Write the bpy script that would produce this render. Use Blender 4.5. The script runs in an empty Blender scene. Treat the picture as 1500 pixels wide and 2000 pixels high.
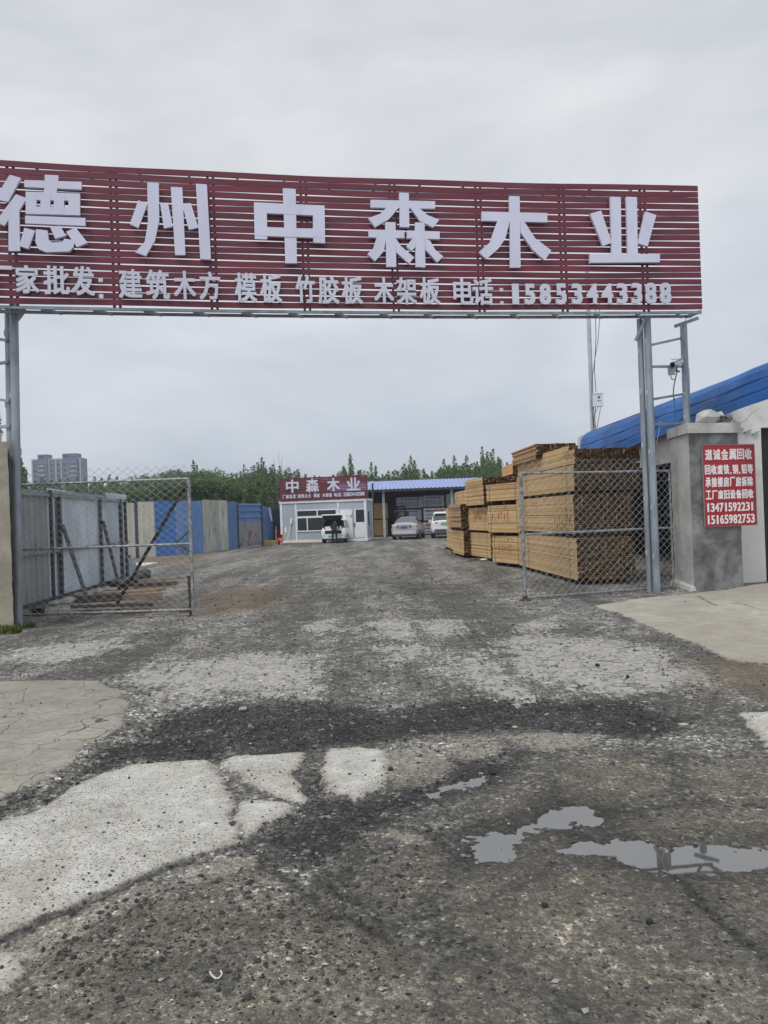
import bpy, math, random
import numpy as np
from mathutils import Vector, Matrix, noise as mnoise

sc = bpy.context.scene
COL = sc.collection
PI = math.pi
random.seed(7)
RNG = np.random.default_rng(11)

# ------------------------------------------------------------------ camera
EYE = 1.6
ROLL = math.radians(2.06)
PITCH = math.radians(0.27)
cam_d = bpy.data.cameras.new('camera')
cam_d.sensor_fit = 'HORIZONTAL'
cam_d.sensor_width = 36.0
cam_d.lens = 36.0
cam_d.clip_start = 0.05
cam_d.clip_end = 4000.0
cam = bpy.data.objects.new('camera', cam_d)
COL.objects.link(cam)
CM = (Matrix.Rotation(PI / 2 + PITCH, 4, 'X') @ Matrix.Rotation(-ROLL, 4, 'Z'))
cam.matrix_world = Matrix.Translation((0, 0, EYE)) @ CM
sc.camera = cam
CR = CM.to_3x3()

# ------------------------------------------------------------------ sky, sun, exposure
world = bpy.data.worlds.new('World')
sc.world = world
world.use_nodes = True
SUN_EL, SUN_AZ = math.radians(58), math.radians(215)


def build_world():
    nt = world.node_tree
    nt.nodes.clear()
    N, L = nt.nodes.new, nt.links.new
    out = N('ShaderNodeOutputWorld')
    bg = N('ShaderNodeBackground')
    bg.inputs['Strength'].default_value = 0.1
    sky = N('ShaderNodeTexSky')
    sky.sky_type = 'NISHITA'
    sky.sun_disc = False
    sky.sun_elevation = SUN_EL
    sky.sun_rotation = SUN_AZ
    tc = N('ShaderNodeTexCoord')
    mp = N('ShaderNodeMapping')
    mp.inputs['Scale'].default_value = (1.0, 1.0, 2.6)
    L(tc.outputs['Generated'], mp.inputs['Vector'])
    n1 = N('ShaderNodeTexNoise')
    n1.inputs['Scale'].default_value = 2.3
    n1.inputs['Detail'].default_value = 7
    n1.inputs['Roughness'].default_value = 0.55
    n1.inputs['Distortion'].default_value = 0.3
    L(mp.outputs['Vector'], n1.inputs['Vector'])
    r1 = N('ShaderNodeValToRGB')
    e = r1.color_ramp.elements
    e[0].position = 0.36
    e[0].color = (4.45, 4.70, 5.02, 1)
    e[1].position = 0.64
    e[1].color = (6.05, 6.15, 6.25, 1)
    L(n1.outputs['Fac'], r1.inputs['Fac'])
    # the low sky is a little bluer and darker than the cloud deck overhead
    sep = N('ShaderNodeSeparateXYZ')
    L(tc.outputs['Generated'], sep.inputs[0])
    mr = N('ShaderNodeMapRange')
    mr.inputs['From Min'].default_value = 0.0
    mr.inputs['From Max'].default_value = 0.42
    L(sep.outputs['Z'], mr.inputs['Value'])
    low = N('ShaderNodeMix')
    low.data_type = 'RGBA'
    low.blend_type = 'MULTIPLY'
    low.inputs[0].default_value = 1.0
    rl = N('ShaderNodeValToRGB')
    e = rl.color_ramp.elements
    e[0].position = 0.0
    e[0].color = (0.86, 0.91, 1.0, 1)
    e[1].position = 1.0
    e[1].color = (1.02, 1.02, 1.02, 1)
    L(mr.outputs['Result'], rl.inputs['Fac'])
    L(r1.outputs['Color'], low.inputs[6])
    L(rl.outputs['Color'], low.inputs[7])
    mx = N('ShaderNodeMix')
    mx.data_type = 'RGBA'
    mx.inputs[0].default_value = 0.93
    L(sky.outputs['Color'], mx.inputs[6])
    L(low.outputs[2], mx.inputs[7])
    L(mx.outputs[2], bg.inputs['Color'])
    L(bg.outputs[0], out.inputs[0])


build_world()
sun_d = bpy.data.lights.new('sun', 'SUN')
sun_d.energy = 1.5
sun_d.angle = math.radians(24)
sun_d.color = (1.0, 0.98, 0.95)
sun = bpy.data.objects.new('sun', sun_d)
COL.objects.link(sun)
# Nishita: rotation 0 puts the sun towards +Y, turning clockwise seen from above
sdir = Vector((math.sin(SUN_AZ) * math.cos(SUN_EL), math.cos(SUN_AZ) * math.cos(SUN_EL), math.sin(SUN_EL)))
sun.rotation_euler = sdir.to_track_quat('Z', 'Y').to_euler()
sun.location = (0, 0, 60)
sc.view_settings.view_transform = 'Standard'
sc.view_settings.look = 'None'
sc.view_settings.exposure = 0.45
sc.view_settings.gamma = 1.0
sc.render.engine = 'CYCLES'
sc.cycles.use_denoising = True
sc.cycles.max_bounces = 5
sc.cycles.transparent_max_bounces = 6
sc.cycles.volume_bounces = 0
sc.cycles.caustics_reflective = False
sc.cycles.caustics_refractive = False

# ------------------------------------------------------------------ helpers
F = 1500.0


def ray(x, y):
    return CR @ Vector(((x - 750) / F, -(y - 1000) / F, -1.0))


def P(x, y, d):
    r = ray(x, y)
    t = d / r.y
    return Vector((r.x * t, d, EYE + r.z * t))


def G(x, y, z=0.0):
    r = ray(x, y)
    t = (z - EYE) / r.z
    return Vector((r.x * t, r.y * t, z))


class Wall:
    """a vertical plane through A along a horizontal direction; off > 0 is towards the viewer"""

    def __init__(s, A, B):
        s.A = Vector((A[0], A[1], 0))
        d = Vector((B[0] - A[0], B[1] - A[1], 0))
        s.len = d.length
        s.d = d.normalized()
        s.n = Vector((s.d.y, -s.d.x, 0))

    def uz(s, px, py, off=0.0):
        r = ray(px, py)
        A = s.A + s.n * off
        t = A.dot(s.n) / (r.x * s.n.x + r.y * s.n.y)
        p = Vector((r.x * t, r.y * t, 0))
        return (p - s.A).dot(s.d), EYE + r.z * t

    def pt(s, u, z, off=0.0):
        p = s.A + s.d * u + s.n * off
        return Vector((p.x, p.y, z))


WM = {}


class MB:
    def __init__(s):
        s.v, s.f, s.m, s.r = [], [], [], []

    def face(s, pts, m=0, r=0.5):
        i = len(s.v)
        s.v += [tuple(p) for p in pts]
        s.f.append(tuple(range(i, i + len(pts))))
        s.m.append(m)
        s.r.append(r)

    def hexa(s, c, m=0, r=0.5, ms=None):
        """8 corners: bottom 0-3 counter-clockwise from above, top 4-7; ms = material per face (bottom, top, sides)"""
        i = len(s.v)
        s.v += [tuple(p) for p in c]
        for k, q in enumerate(((3, 2, 1, 0), (4, 5, 6, 7), (0, 1, 5, 4), (1, 2, 6, 5), (2, 3, 7, 6), (3, 0, 4, 7))):
            s.f.append(tuple(i + a for a in q))
            s.m.append(ms[k] if ms else m)
            s.r.append(r)

    def box(s, x0, x1, y0, y1, z0, z1, m=0, r=0.5, M=None, ms=None):
        c = [Vector(p) for p in ((x0, y0, z0), (x1, y0, z0), (x1, y1, z0), (x0, y1, z0),
                                 (x0, y0, z1), (x1, y0, z1), (x1, y1, z1), (x0, y1, z1))]
        if M is not None:
            c = [M @ p for p in c]
        s.hexa(c, m, r, ms)

    def wbox(s, w, u0, u1, z0, z1, o0, o1, m=0, r=0.5):
        """box on a Wall, from offset o0 (back) to o1 (front)"""
        s.hexa([w.pt(u0, z0, o1), w.pt(u1, z0, o1), w.pt(u1, z0, o0), w.pt(u0, z0, o0),
                w.pt(u0, z1, o1), w.pt(u1, z1, o1), w.pt(u1, z1, o0), w.pt(u0, z1, o0)], m, r)

    def tube(s, a, b, r0, r1=None, n=8, m=0, r=0.5, caps=True, rot=0.0):
        a, b = Vector(a), Vector(b)
        if r1 is None:
            r1 = r0
        d = (b - a).normalized()
        x = d.orthogonal().normalized() if abs(d.z) < 0.9 else Vector((1, 0, 0))
        x = (x - d * x.dot(d)).normalized()
        y = d.cross(x)
        i = len(s.v)
        for p, q in ((a, r0), (b, r1)):
            for k in range(n):
                t = 2 * PI * k / n + rot
                s.v.append(tuple(p + (x * math.cos(t) + y * math.sin(t)) * q))
        for k in range(n):
            k2 = (k + 1) % n
            s.f.append((i + k, i + k2, i + n + k2, i + n + k))
            s.m.append(m)
            s.r.append(r)
        if caps:
            s.f.append(tuple(i + k for k in reversed(range(n))))
            s.f.append(tuple(i + n + k for k in range(n)))
            s.m += [m, m]
            s.r += [r, r]

    def bar(s, a, b, w, h, m=0, r=0.5):
        """square bar"""
        a, b = Vector(a), Vector(b)
        d = (b - a).normalized()
        x = d.cross(Vector((0, 0, 1)))
        if x.length < 1e-3:
            x = Vector((1, 0, 0))
        x.normalize()
        y = x.cross(d)
        c = []
        for sx, sy in ((-1, -1), (1, -1), (1, 1), (-1, 1)):
            c.append(x * sx * w / 2 + y * sy * h / 2)
        s.hexa([a + c[0], a + c[1], b + c[1], b + c[0], a + c[3], a + c[2], b + c[2], b + c[3]], m, r)

    def path(s, pts, rad, n=5, m=0, r=0.5):
        pts = [Vector(p) for p in pts]
        for a, b in zip(pts, pts[1:]):
            if (b - a).length > 1e-5:
                s.tube(a, b, rad, n=n, m=m, r=r, caps=False)

    def lathe(s, c, axis, prof, n=16, m=0, r=0.5):
        """profile of (along, radius) round an axis"""
        c, d = Vector(c), Vector(axis).normalized()
        x = d.orthogonal().normalized()
        y = d.cross(x)
        i = len(s.v)
        for t, q in prof:
            for k in range(n):
                an = 2 * PI * k / n
                s.v.append(tuple(c + d * t + (x * math.cos(an) + y * math.sin(an)) * q))
        for j in range(len(prof) - 1):
            for k in range(n):
                k2 = (k + 1) % n
                s.f.append((i + j * n + k, i + j * n + k2, i + (j + 1) * n + k2, i + (j + 1) * n + k))
                s.m.append(m)
                s.r.append(r)

    def prism(s, front, back, m=0, r=0.5):
        n = len(front)
        i = len(s.v)
        s.v += [tuple(p) for p in front] + [tuple(p) for p in back]
        s.f.append(tuple(range(i, i + n)))
        s.f.append(tuple(i + n + k for k in reversed(range(n))))
        for k in range(n):
            k2 = (k + 1) % n
            s.f.append((i + k2, i + k, i + n + k, i + n + k2))
        s.m += [m] * (n + 2)
        s.r += [r] * (n + 2)

    def add(s, verts, faces, m=0, r=0.5):
        i = len(s.v)
        s.v += [tuple(p) for p in verts]
        for f in faces:
            s.f.append(tuple(i + a for a in f))
            s.m.append(m)
            s.r.append(r)

    def build(s, name, mats, parent=None, smooth=False, bevel=0.0, subsurf=0, origin=None):
        if not isinstance(mats, (list, tuple)):
            mats = [mats]
        me = bpy.data.meshes.new(name)
        V = np.array(s.v, dtype=np.float64).reshape(-1, 3)
        if parent is not None:
            W = np.array(WM[parent.name])
        else:
            if origin is None:
                origin = (V[:, 0].mean(), V[:, 1].mean(), V[:, 2].min())
            W = np.array(Matrix.Translation(origin))
        Wi = np.linalg.inv(W)
        Vl = V @ Wi[:3, :3].T + Wi[:3, 3]
        me.from_pydata(Vl.tolist(), [], s.f)
        for q in mats:
            me.materials.append(q)
        me.polygons.foreach_set('material_index', s.m)
        at = me.attributes.new('rnd', 'FLOAT', 'FACE')
        at.data.foreach_set('value', s.r)
        if smooth:
            me.polygons.foreach_set('use_smooth', [True] * len(s.f))
        me.update()
        o = bpy.data.objects.new(name, me)
        COL.objects.link(o)
        if parent is not None:
            o.parent = parent
        else:
            o.location = origin
        WM[o.name] = Matrix(W.tolist())
        if bevel:
            b = o.modifiers.new('bevel', 'BEVEL')
            b.width = bevel
            b.segments = 2
            b.limit_method = 'ANGLE'
            b.angle_limit = math.radians(40)
        if subsurf:
            b = o.modifiers.new('sub', 'SUBSURF')
            b.levels = b.render_levels = subsurf
        return o


def tag(o, label=None, cat=None, group=None, kind=None):
    if label:
        o['label'] = label
    if cat:
        o['category'] = cat
    if group:
        o['group'] = group
    if kind:
        o['kind'] = kind
    return o


def thing(name, loc, label, cat, group=None, rz=0.0):
    o = bpy.data.objects.new(name, None)
    COL.objects.link(o)
    o.empty_display_size = 0.2
    o.location = loc
    o.rotation_euler = (0, 0, rz)
    WM[o.name] = Matrix.Translation(loc) @ Matrix.Rotation(rz, 4, 'Z')
    return tag(o, label, cat, group)


def copy_thing(o, loc, rz=None, scale=None):
    c = o.copy()
    COL.objects.link(c)
    c.location = loc
    if rz is not None:
        c.rotation_euler = (0, 0, rz)
    if scale is not None:
        c.scale = scale
    for ch in o.children:
        d = ch.copy()
        COL.objects.link(d)
        d.parent = c
        for g in ch.children:
            e = g.copy()
            COL.objects.link(e)
            e.parent = d
    return c


# ------------------------------------------------------------------ materials
class NT:
    def __init__(s, name):
        s.mat = bpy.data.materials.new(name)
        s.mat.use_nodes = True
        s.t = s.mat.node_tree
        s.bsdf = s.t.nodes['Principled BSDF']
        s.out = s.t.nodes['Material Output']

    def n(s, typ, **kw):
        q = s.t.nodes.new('ShaderNode' + typ)
        for k, v in kw.items():
            if hasattr(q, k) and not k[0].isupper():
                setattr(q, k, v)
            else:
                q.inputs[k.replace('_', ' ')].default_value = v
        return q

    def l(s, a, b):
        s.t.links.new(a, b)

    def val(s, x, sock):
        if hasattr(x, 'is_linked') or hasattr(x, 'links'):
            s.l(x, sock)
        else:
            sock.default_value = x

    def mix(s, fac, a, b, typ='MIX'):
        q = s.t.nodes.new('ShaderNodeMix')
        q.data_type = 'RGBA'
        q.blend_type = typ
        s.val(fac, q.inputs[0])
        for x, k in ((a, 6), (b, 7)):
            if isinstance(x, tuple):
                q.inputs[k].default_value = (*x[:3], 1)
            else:
                s.l(x, q.inputs[k])
        return q.outputs[2]

    def math(s, op, a, b=0.0, c=None, clamp=False):
        q = s.t.nodes.new('ShaderNodeMath')
        q.operation = op
        q.use_clamp = clamp
        s.val(a, q.inputs[0])
        s.val(b, q.inputs[1])
        if c is not None:
            s.val(c, q.inputs[2])
        return q.outputs[0]

    def smooth(s, x, lo, hi, a=0.0, b=1.0):
        q = s.t.nodes.new('ShaderNodeMapRange')
        q.interpolation_type = 'SMOOTHSTEP'
        s.l(x, q.inputs['Value'])
        q.inputs['From Min'].default_value = lo
        q.inputs['From Max'].default_value = hi
        q.inputs['To Min'].default_value = a
        q.inputs['To Max'].default_value = b
        return q.outputs['Result']

    def noise(s, vec, scale, detail=4.0, rough=0.55, dist=0.0):
        q = s.t.nodes.new('ShaderNodeTexNoise')
        q.inputs['Scale'].default_value = scale
        q.inputs['Detail'].default_value = detail
        q.inputs['Roughness'].default_value = rough
        q.inputs['Distortion'].default_value = dist
        s.l(vec, q.inputs['Vector'])
        return q.outputs['Fac']

    def vor(s, vec, scale, feature='F1', rand=1.0):
        q = s.t.nodes.new('ShaderNodeTexVoronoi')
        q.feature = feature
        q.inputs['Scale'].default_value = scale
        q.inputs['Randomness'].default_value = rand
        s.l(vec, q.inputs['Vector'])
        return q

    def obj(s, scale=(1, 1, 1)):
        tc = s.t.nodes.new('ShaderNodeTexCoord')
        if scale == (1, 1, 1):
            return tc.outputs['Object']
        mp = s.t.nodes.new('ShaderNodeMapping')
        mp.inputs['Scale'].default_value = scale
        s.l(tc.outputs['Object'], mp.inputs['Vector'])
        return mp.outputs['Vector']

    def attr(s, name):
        q = s.t.nodes.new('ShaderNodeAttribute')
        q.attribute_name = name
        return q.outputs['Fac']

    def bump(s, h, strength, dist=0.01):
        q = s.t.nodes.new('ShaderNodeBump')
        q.inputs['Strength'].default_value = strength
        q.inputs['Distance'].default_value = dist
        s.l(h, q.inputs['Height'])
        s.l(q.outputs['Normal'], s.bsdf.inputs['Normal'])

    def set(s, col=None, rough=None, metal=None, spec=None):
        for x, k in ((col, 'Base Color'), (rough, 'Roughness'), (metal, 'Metallic'), (spec, 'Specular IOR Level')):
            if x is None:
                continue
            if isinstance(x, tuple):
                s.bsdf.inputs[k].default_value = (*x[:3], 1)
            else:
                s.val(x, s.bsdf.inputs[k])
        return s.mat


def sc3(c, k):
    return tuple(min(1.0, a * k) for a in c)


def mat(name, col, rough=0.6, metal=0.0, var=0.18, scale=3.0, dirt=None, dirt_amt=0.4, dirt_scale=1.3,
        stretch=(1, 1, 1), bump=0.0, bump_scale=40.0, rnd=0.0, spec=0.5):
    m = NT(name)
    v = m.obj(stretch)
    a = m.noise(v, scale, 5)
    c = m.mix(m.smooth(a, 0.3, 0.7), sc3(col, 1 - var), sc3(col, 1 + var))
    if dirt is not None:
        d = m.noise(v, dirt_scale, 8, 0.7, 0.4)
        c = m.mix(m.smooth(d, 0.5, 0.72, 0, dirt_amt), c, dirt)
    if rnd:
        r = m.attr('rnd')
        c = m.mix(1.0, c, m.mix(r, (1 - rnd,) * 3, (1 + rnd,) * 3), 'MULTIPLY')
    m.set(c, rough, metal, spec)
    if bump:
        m.bump(m.noise(m.obj(), bump_scale, 4), bump, 0.01)
    return m.mat


M = {}
M['galv'] = mat('galvanised steel', (0.30, 0.335, 0.375), 0.5, 0.45, 0.2, 5, (0.12, 0.12, 0.13), 0.35, 2.0, (1, 1, 0.35))
M['galv_light'] = mat('bright galvanised wire', (0.42, 0.43, 0.43), 0.55, 0.25, 0.2, 6)
M['galv_rail'] = mat('weathered galvanised rail', (0.27, 0.28, 0.29), 0.5, 0.4, 0.5, 16, (0.5, 0.5, 0.5), 0.5, 9.0)
M['steel_dark'] = mat('dark painted steel', (0.055, 0.06, 0.07), 0.6, 0.2, 0.3, 6, (0.13, 0.07, 0.04), 0.4, 4)
M['rust'] = mat('rusty pipe', (0.05, 0.035, 0.028), 0.75, 0.1, 0.4, 9, (0.12, 0.06, 0.035), 0.6, 5)
M['red_slat'] = mat('dark red painted slats', (0.138, 0.017, 0.034), 0.42, 0.0, 0.15, 1.2, (0.13, 0.045, 0.055), 0.4, 1.5, (1, 1, 4), rnd=0.10)
M['letter'] = mat('white plastic letter face', (0.61, 0.61, 0.735), 0.5, 0, 0.05, 1.0, (0.47, 0.46, 0.53), 0.35, 2.2, (1, 1, 0.4))
M['letter_small'] = mat('pale grey plastic letter', (0.57, 0.58, 0.67), 0.5, 0, 0.05, 1.0, (0.42, 0.42, 0.48), 0.3, 3.0)
M['white_paint'] = mat('white paint', (0.72, 0.74, 0.77), 0.5, 0, 0.05, 2, (0.5, 0.5, 0.48), 0.3)
M['print_white'] = mat('white print', (0.80, 0.78, 0.78), 0.5, 0, 0.03, 2)
M['notice_red'] = mat('red notice sheet', (0.36, 0.012, 0.022), 0.4, 0, 0.06, 2, (0.28, 0.03, 0.03), 0.3)
M['cabin_panel'] = mat('grey blue cabin panel', (0.36, 0.41, 0.46), 0.45, 0.0, 0.05, 1.2)
M['black'] = mat('black', (0.012, 0.012, 0.013), 0.6, 0, 0.2, 5)
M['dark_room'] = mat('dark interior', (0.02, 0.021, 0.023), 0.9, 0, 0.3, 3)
M['rubber'] = mat('tyre rubber', (0.018, 0.018, 0.019), 0.8, 0, 0.2, 9)
M['blue_roof'] = mat('blue roof sheet', (0.27, 0.35, 0.60), 0.5, 0.0, 0.08, 1.0)
M['blue_fascia'] = mat('deep blue sheet', (0.012, 0.105, 0.36), 0.5, 0.0, 0.3, 1.6, (0.06, 0.17, 0.42), 0.7, 2.2, (1, 0.25, 1), spec=0.25)
M['plaster'] = mat('white plaster', (0.74, 0.73, 0.70), 0.85, 0, 0.06, 2, (0.36, 0.34, 0.30), 0.45, 1.4, bump=0.3)
M['plank'] = mat('weathered plank', (0.30, 0.21, 0.12), 0.8, 0, 0.3, 4, (0.10, 0.08, 0.06), 0.5, 3, (1, 1, 1), rnd=0.3)
M['plank_dark'] = mat('dark wet plank', (0.06, 0.047, 0.037), 0.8, 0, 0.35, 5, (0.13, 0.10, 0.07), 0.5, 3)
M['brick'] = mat('brick', (0.15, 0.075, 0.05), 0.9, 0, 0.3, 14, (0.2, 0.18, 0.15), 0.4, 6, bump=0.4)
M['stone'] = mat('pale stone', (0.36, 0.345, 0.31), 0.9, 0, 0.2, 14, bump=0.5)
M['stone_dark'] = mat('black slag stone', (0.02, 0.02, 0.021), 0.8, 0, 0.3, 20, bump=0.5)
M['car_white'] = mat('white car paint', (0.74, 0.75, 0.77), 0.22, 0.0, 0.02, 1)
M['car_silver'] = mat('silver car paint', (0.52, 0.51, 0.50), 0.25, 0.4, 0.04, 1)
M['glass'] = mat('dark tinted glass', (0.012, 0.015, 0.018), 0.08, 0, 0.1, 1)
M['glass_car'] = mat('car glass', (0.07, 0.075, 0.08), 0.07, 0, 0.1, 1, spec=0.8)
M['lamp_red'] = mat('red lamp lens', (0.20, 0.012, 0.016), 0.25, 0, 0.1, 6)
M['lamp_clear'] = mat('clear lamp lens', (0.55, 0.45, 0.42), 0.2, 0, 0.1, 6)
M['plate_blue'] = mat('blue number plate', (0.02, 0.10, 0.42), 0.4, 0, 0.05, 4)
M['plate_green'] = mat('green number plate', (0.16, 0.36, 0.24), 0.4, 0, 0.05, 4)
M['rim'] = mat('alloy rim', (0.45, 0.45, 0.46), 0.35, 0.7, 0.1, 4)
M['cloth_black'] = mat('black cloth', (0.014, 0.014, 0.016), 0.95, 0, 0.3, 12)
M['skin'] = mat('skin', (0.42, 0.26, 0.19), 0.6, 0, 0.1, 10)
M['hair'] = mat('black hair', (0.015, 0.013, 0.012), 0.6, 0, 0.2, 30)
M['red_plastic'] = mat('red painted metal', (0.42, 0.035, 0.015), 0.5, 0, 0.15, 5)
M['orange'] = mat('orange painted tube', (0.55, 0.14, 0.04), 0.5, 0, 0.15, 5)
M['osb'] = mat('raw board', (0.36, 0.235, 0.10), 0.8, 0, 0.2, 9, (0.22, 0.14, 0.06), 0.4, 5)
M['ply_side'] = mat('plywood edge', (0.45, 0.31, 0.13), 0.8, 0, 0.1, 30, stretch=(0.2, 0.2, 4))
M['wrap'] = mat('white packing sheet', (0.86, 0.87, 0.88), 0.6, 0, 0.08, 2, (0.38, 0.40, 0.42), 0.3, 1.4)
M['wrap_shaded'] = mat('shaded white packing sheet', (0.72, 0.74, 0.77), 0.6, 0, 0.12, 2, (0.5, 0.51, 0.52), 0.5, 1.4)  # white wrap under the roof, its shade put into a greyer colour
M['ink_red'] = mat('red print', (0.45, 0.05, 0.05), 0.6, 0, 0.1, 8)
M['ink_dark'] = mat('dark print', (0.08, 0.085, 0.10), 0.6, 0, 0.1, 8)
M['ink_blue'] = mat('blue print', (0.05, 0.16, 0.50), 0.6, 0, 0.1, 8)
M['crayon_red'] = mat('red crayon', (0.42, 0.085, 0.04), 0.8, 0, 0.2, 14)
M['crayon_blue'] = mat('blue grey crayon', (0.12, 0.15, 0.16), 0.8, 0, 0.2, 14)
M['strap'] = mat('packing strap', (0.20, 0.19, 0.12), 0.5, 0, 0.1, 8)
M['cable'] = mat('cable', (0.05, 0.052, 0.056), 0.6, 0, 0.1, 8)
M['cable_white'] = mat('white cable', (0.55, 0.55, 0.54), 0.6, 0, 0.1, 8)
M['cream'] = mat('cream plastic', (0.50, 0.49, 0.44), 0.5, 0, 0.08, 6)
M['pole_conc'] = mat('pole concrete', (0.46, 0.47, 0.48), 0.85, 0, 0.12, 3)
M['bark'] = mat('poplar bark', (0.14, 0.135, 0.12), 0.9, 0, 0.3, 8)
M['twig'] = mat('bare twig', (0.16, 0.15, 0.14), 0.9, 0, 0.2, 8)
M['plastic_white'] = mat('white plastic', (0.66, 0.66, 0.64), 0.5, 0, 0.1, 8)


def leaf_mat(name, c1, c2):
    m = NT(name)
    r = m.attr('rnd')
    n = m.noise(m.obj(), 0.7, 3)
    c = m.mix(m.math('ADD', m.math('MULTIPLY', r, 0.7), m.math('MULTIPLY', n, 0.3)), c1, c2)
    m.set(c, 0.6, 0, 0.25)
    m.bsdf.inputs['Transmission Weight'].default_value = 0.0
    # thin leaves let some light through
    tr = m.n('BsdfTranslucent')
    m.l(c, tr.inputs['Color'])
    ad = m.n('MixShader')
    ad.inputs[0].default_value = 0.3
    m.l(m.bsdf.outputs[0], ad.inputs[1])
    m.l(tr.outputs[0], ad.inputs[2])
    m.l(ad.outputs[0], m.out.inputs[0])
    return m.mat


M['leaf'] = leaf_mat('poplar leaves', (0.066, 0.125, 0.046), (0.205, 0.285, 0.125))
M['leaf_bush'] = leaf_mat('bush leaves', (0.058, 0.115, 0.043), (0.175, 0.25, 0.11))
M['grass'] = leaf_mat('weed leaves', (0.06, 0.10, 0.02), (0.16, 0.20, 0.06))


def wood_mat(name, c1, c2, stain):
    m = NT(name)
    r = m.attr('rnd')
    v = m.obj((5, 0.6, 5))
    g = m.noise(v, 6, 6, 0.6, 0.6)
    c = m.mix(r, c1, c2)
    c = m.mix(m.smooth(g, 0.42, 0.72, 0, 0.35), c, sc3(c1, 0.62))
    k = m.noise(m.obj((1, 0.5, 1)), 9, 2)
    c = m.mix(m.smooth(k, 0.70, 0.76, 0, 0.55), c, stain)
    w = m.noise(m.obj(), 1.2, 4)
    c = m.mix(m.smooth(w, 0.5, 0.75, 0, 0.3), c, sc3(c1, 0.75))
    m.set(c, 0.75, 0, 0.3)
    m.bump(g, 0.15, 0.005)
    return m.mat


M['wood'] = wood_mat('sawn pine side', (0.56, 0.36, 0.165), (0.77, 0.535, 0.28), (0.30, 0.17, 0.075))
M['wood_red'] = wood_mat('reddish sawn pine side', (0.42, 0.245, 0.13), (0.58, 0.37, 0.21), (0.22, 0.10, 0.05))


def end_mat():
    m = NT('weathered end grain')
    r = m.attr('rnd')
    v = m.obj()
    ri = m.noise(v, 26, 3)
    big = m.noise(v, 1.5, 4)
    c = m.mix(r, (0.040, 0.027, 0.016), (0.175, 0.110, 0.052))
    c = m.mix(m.smooth(big, 0.45, 0.65, 0, 0.55), c, (0.055, 0.04, 0.028))
    c = m.mix(m.smooth(ri, 0.35, 0.7, 0, 0.4), c, (0.03, 0.02, 0.013))
    return m.set(c, 0.9, 0, 0.2)


M['wood_end'] = end_mat()


def concrete_mat(name, c1, c2, stain, amt=0.6):
    m = NT(name)
    v = m.obj()
    a = m.noise(v, 1.6, 7, 0.65, 0.5)
    b = m.noise(v, 9, 6, 0.7)
    c = m.mix(m.smooth(a, 0.33, 0.68), c1, c2)
    c = m.mix(m.smooth(b, 0.5, 0.75, 0, amt), c, stain)
    f = m.noise(v, 60, 4)
    c = m.mix(m.smooth(f, 0.55, 0.75, 0, 0.3), c, sc3(stain, 0.8))
    m.set(c, 0.9, 0, 0.2)
    m.bump(m.math('ADD', m.math('MULTIPLY', b, 1.0), m.math('MULTIPLY', f, 0.35)), 0.5, 0.02)
    return m.mat


M['pillar'] = concrete_mat('rendered pillar concrete', (0.44, 0.43, 0.405), (0.58, 0.57, 0.54), (0.33, 0.32, 0.30), 0.5)
M['pillar_dark'] = concrete_mat('dark front render', (0.10, 0.102, 0.103), (0.29, 0.288, 0.282), (0.075, 0.077, 0.078), 0.6)  # darker mottled colour for the front face of the right pillar
M['pillar_warm'] = concrete_mat('old yellowish concrete', (0.28, 0.255, 0.20), (0.38, 0.35, 0.285), (0.22, 0.20, 0.15), 0.5)


def sheet_mat(name, col, stain, amt, streak=(6, 6, 0.7), rough=0.5, spec=0.4, lo=0.5, hi=0.72):
    """painted steel hoarding with runs and scuffs"""
    m = NT(name)
    s = m.noise(m.obj(streak), 2.0, 6, 0.65)
    b = m.noise(m.obj(), 0.9, 5, 0.6, 0.5)
    c = m.mix(m.smooth(b, 0.35, 0.7), sc3(col, 0.88), sc3(col, 1.1))
    c = m.mix(m.smooth(s, lo, hi, 0, amt), c, stain)
    r = m.attr('rnd')
    c = m.mix(1.0, c, m.mix(r, (0.84,) * 3, (1.14,) * 3), 'MULTIPLY')
    return m.set(c, rough, 0.05, spec)


M['sheet_grey'] = sheet_mat('galvanised hoarding sheet', (0.66, 0.74, 0.82), (0.48, 0.55, 0.62), 0.5)
M['sheet_old'] = sheet_mat('stained galvanised sheet', (0.37, 0.40, 0.41), (0.13, 0.13, 0.135), 0.75)
M['sheet_beige'] = sheet_mat('faded cream hoarding sheet', (0.60, 0.58, 0.50), (0.42, 0.34, 0.28), 0.5)
M['sheet_blue'] = sheet_mat('blue hoarding sheet', (0.045, 0.20, 0.58), (0.10, 0.27, 0.60), 0.5)
M['sheet_blue_faded'] = sheet_mat('faded blue hoarding sheet', (0.11, 0.22, 0.46), (0.26, 0.36, 0.52), 0.6)
M['sheet_blue_dark'] = sheet_mat('dark slate blue sheet', (0.035, 0.055, 0.10), (0.08, 0.10, 0.15), 0.5)
M['sheet_worn'] = sheet_mat('peeling cream over blue sheet', (0.54, 0.52, 0.45), (0.14, 0.27, 0.50), 0.85, (3, 3, 0.35), lo=0.55, hi=0.6)
M['sheet_scrap'] = sheet_mat('scuffed bare steel sheet', (0.25, 0.27, 0.29), (0.06, 0.065, 0.07), 0.85, (1.6, 1.6, 1.0), lo=0.55, hi=0.66)


# ------------------------------------------------------------------ lettering
_glyphs = {}


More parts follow.
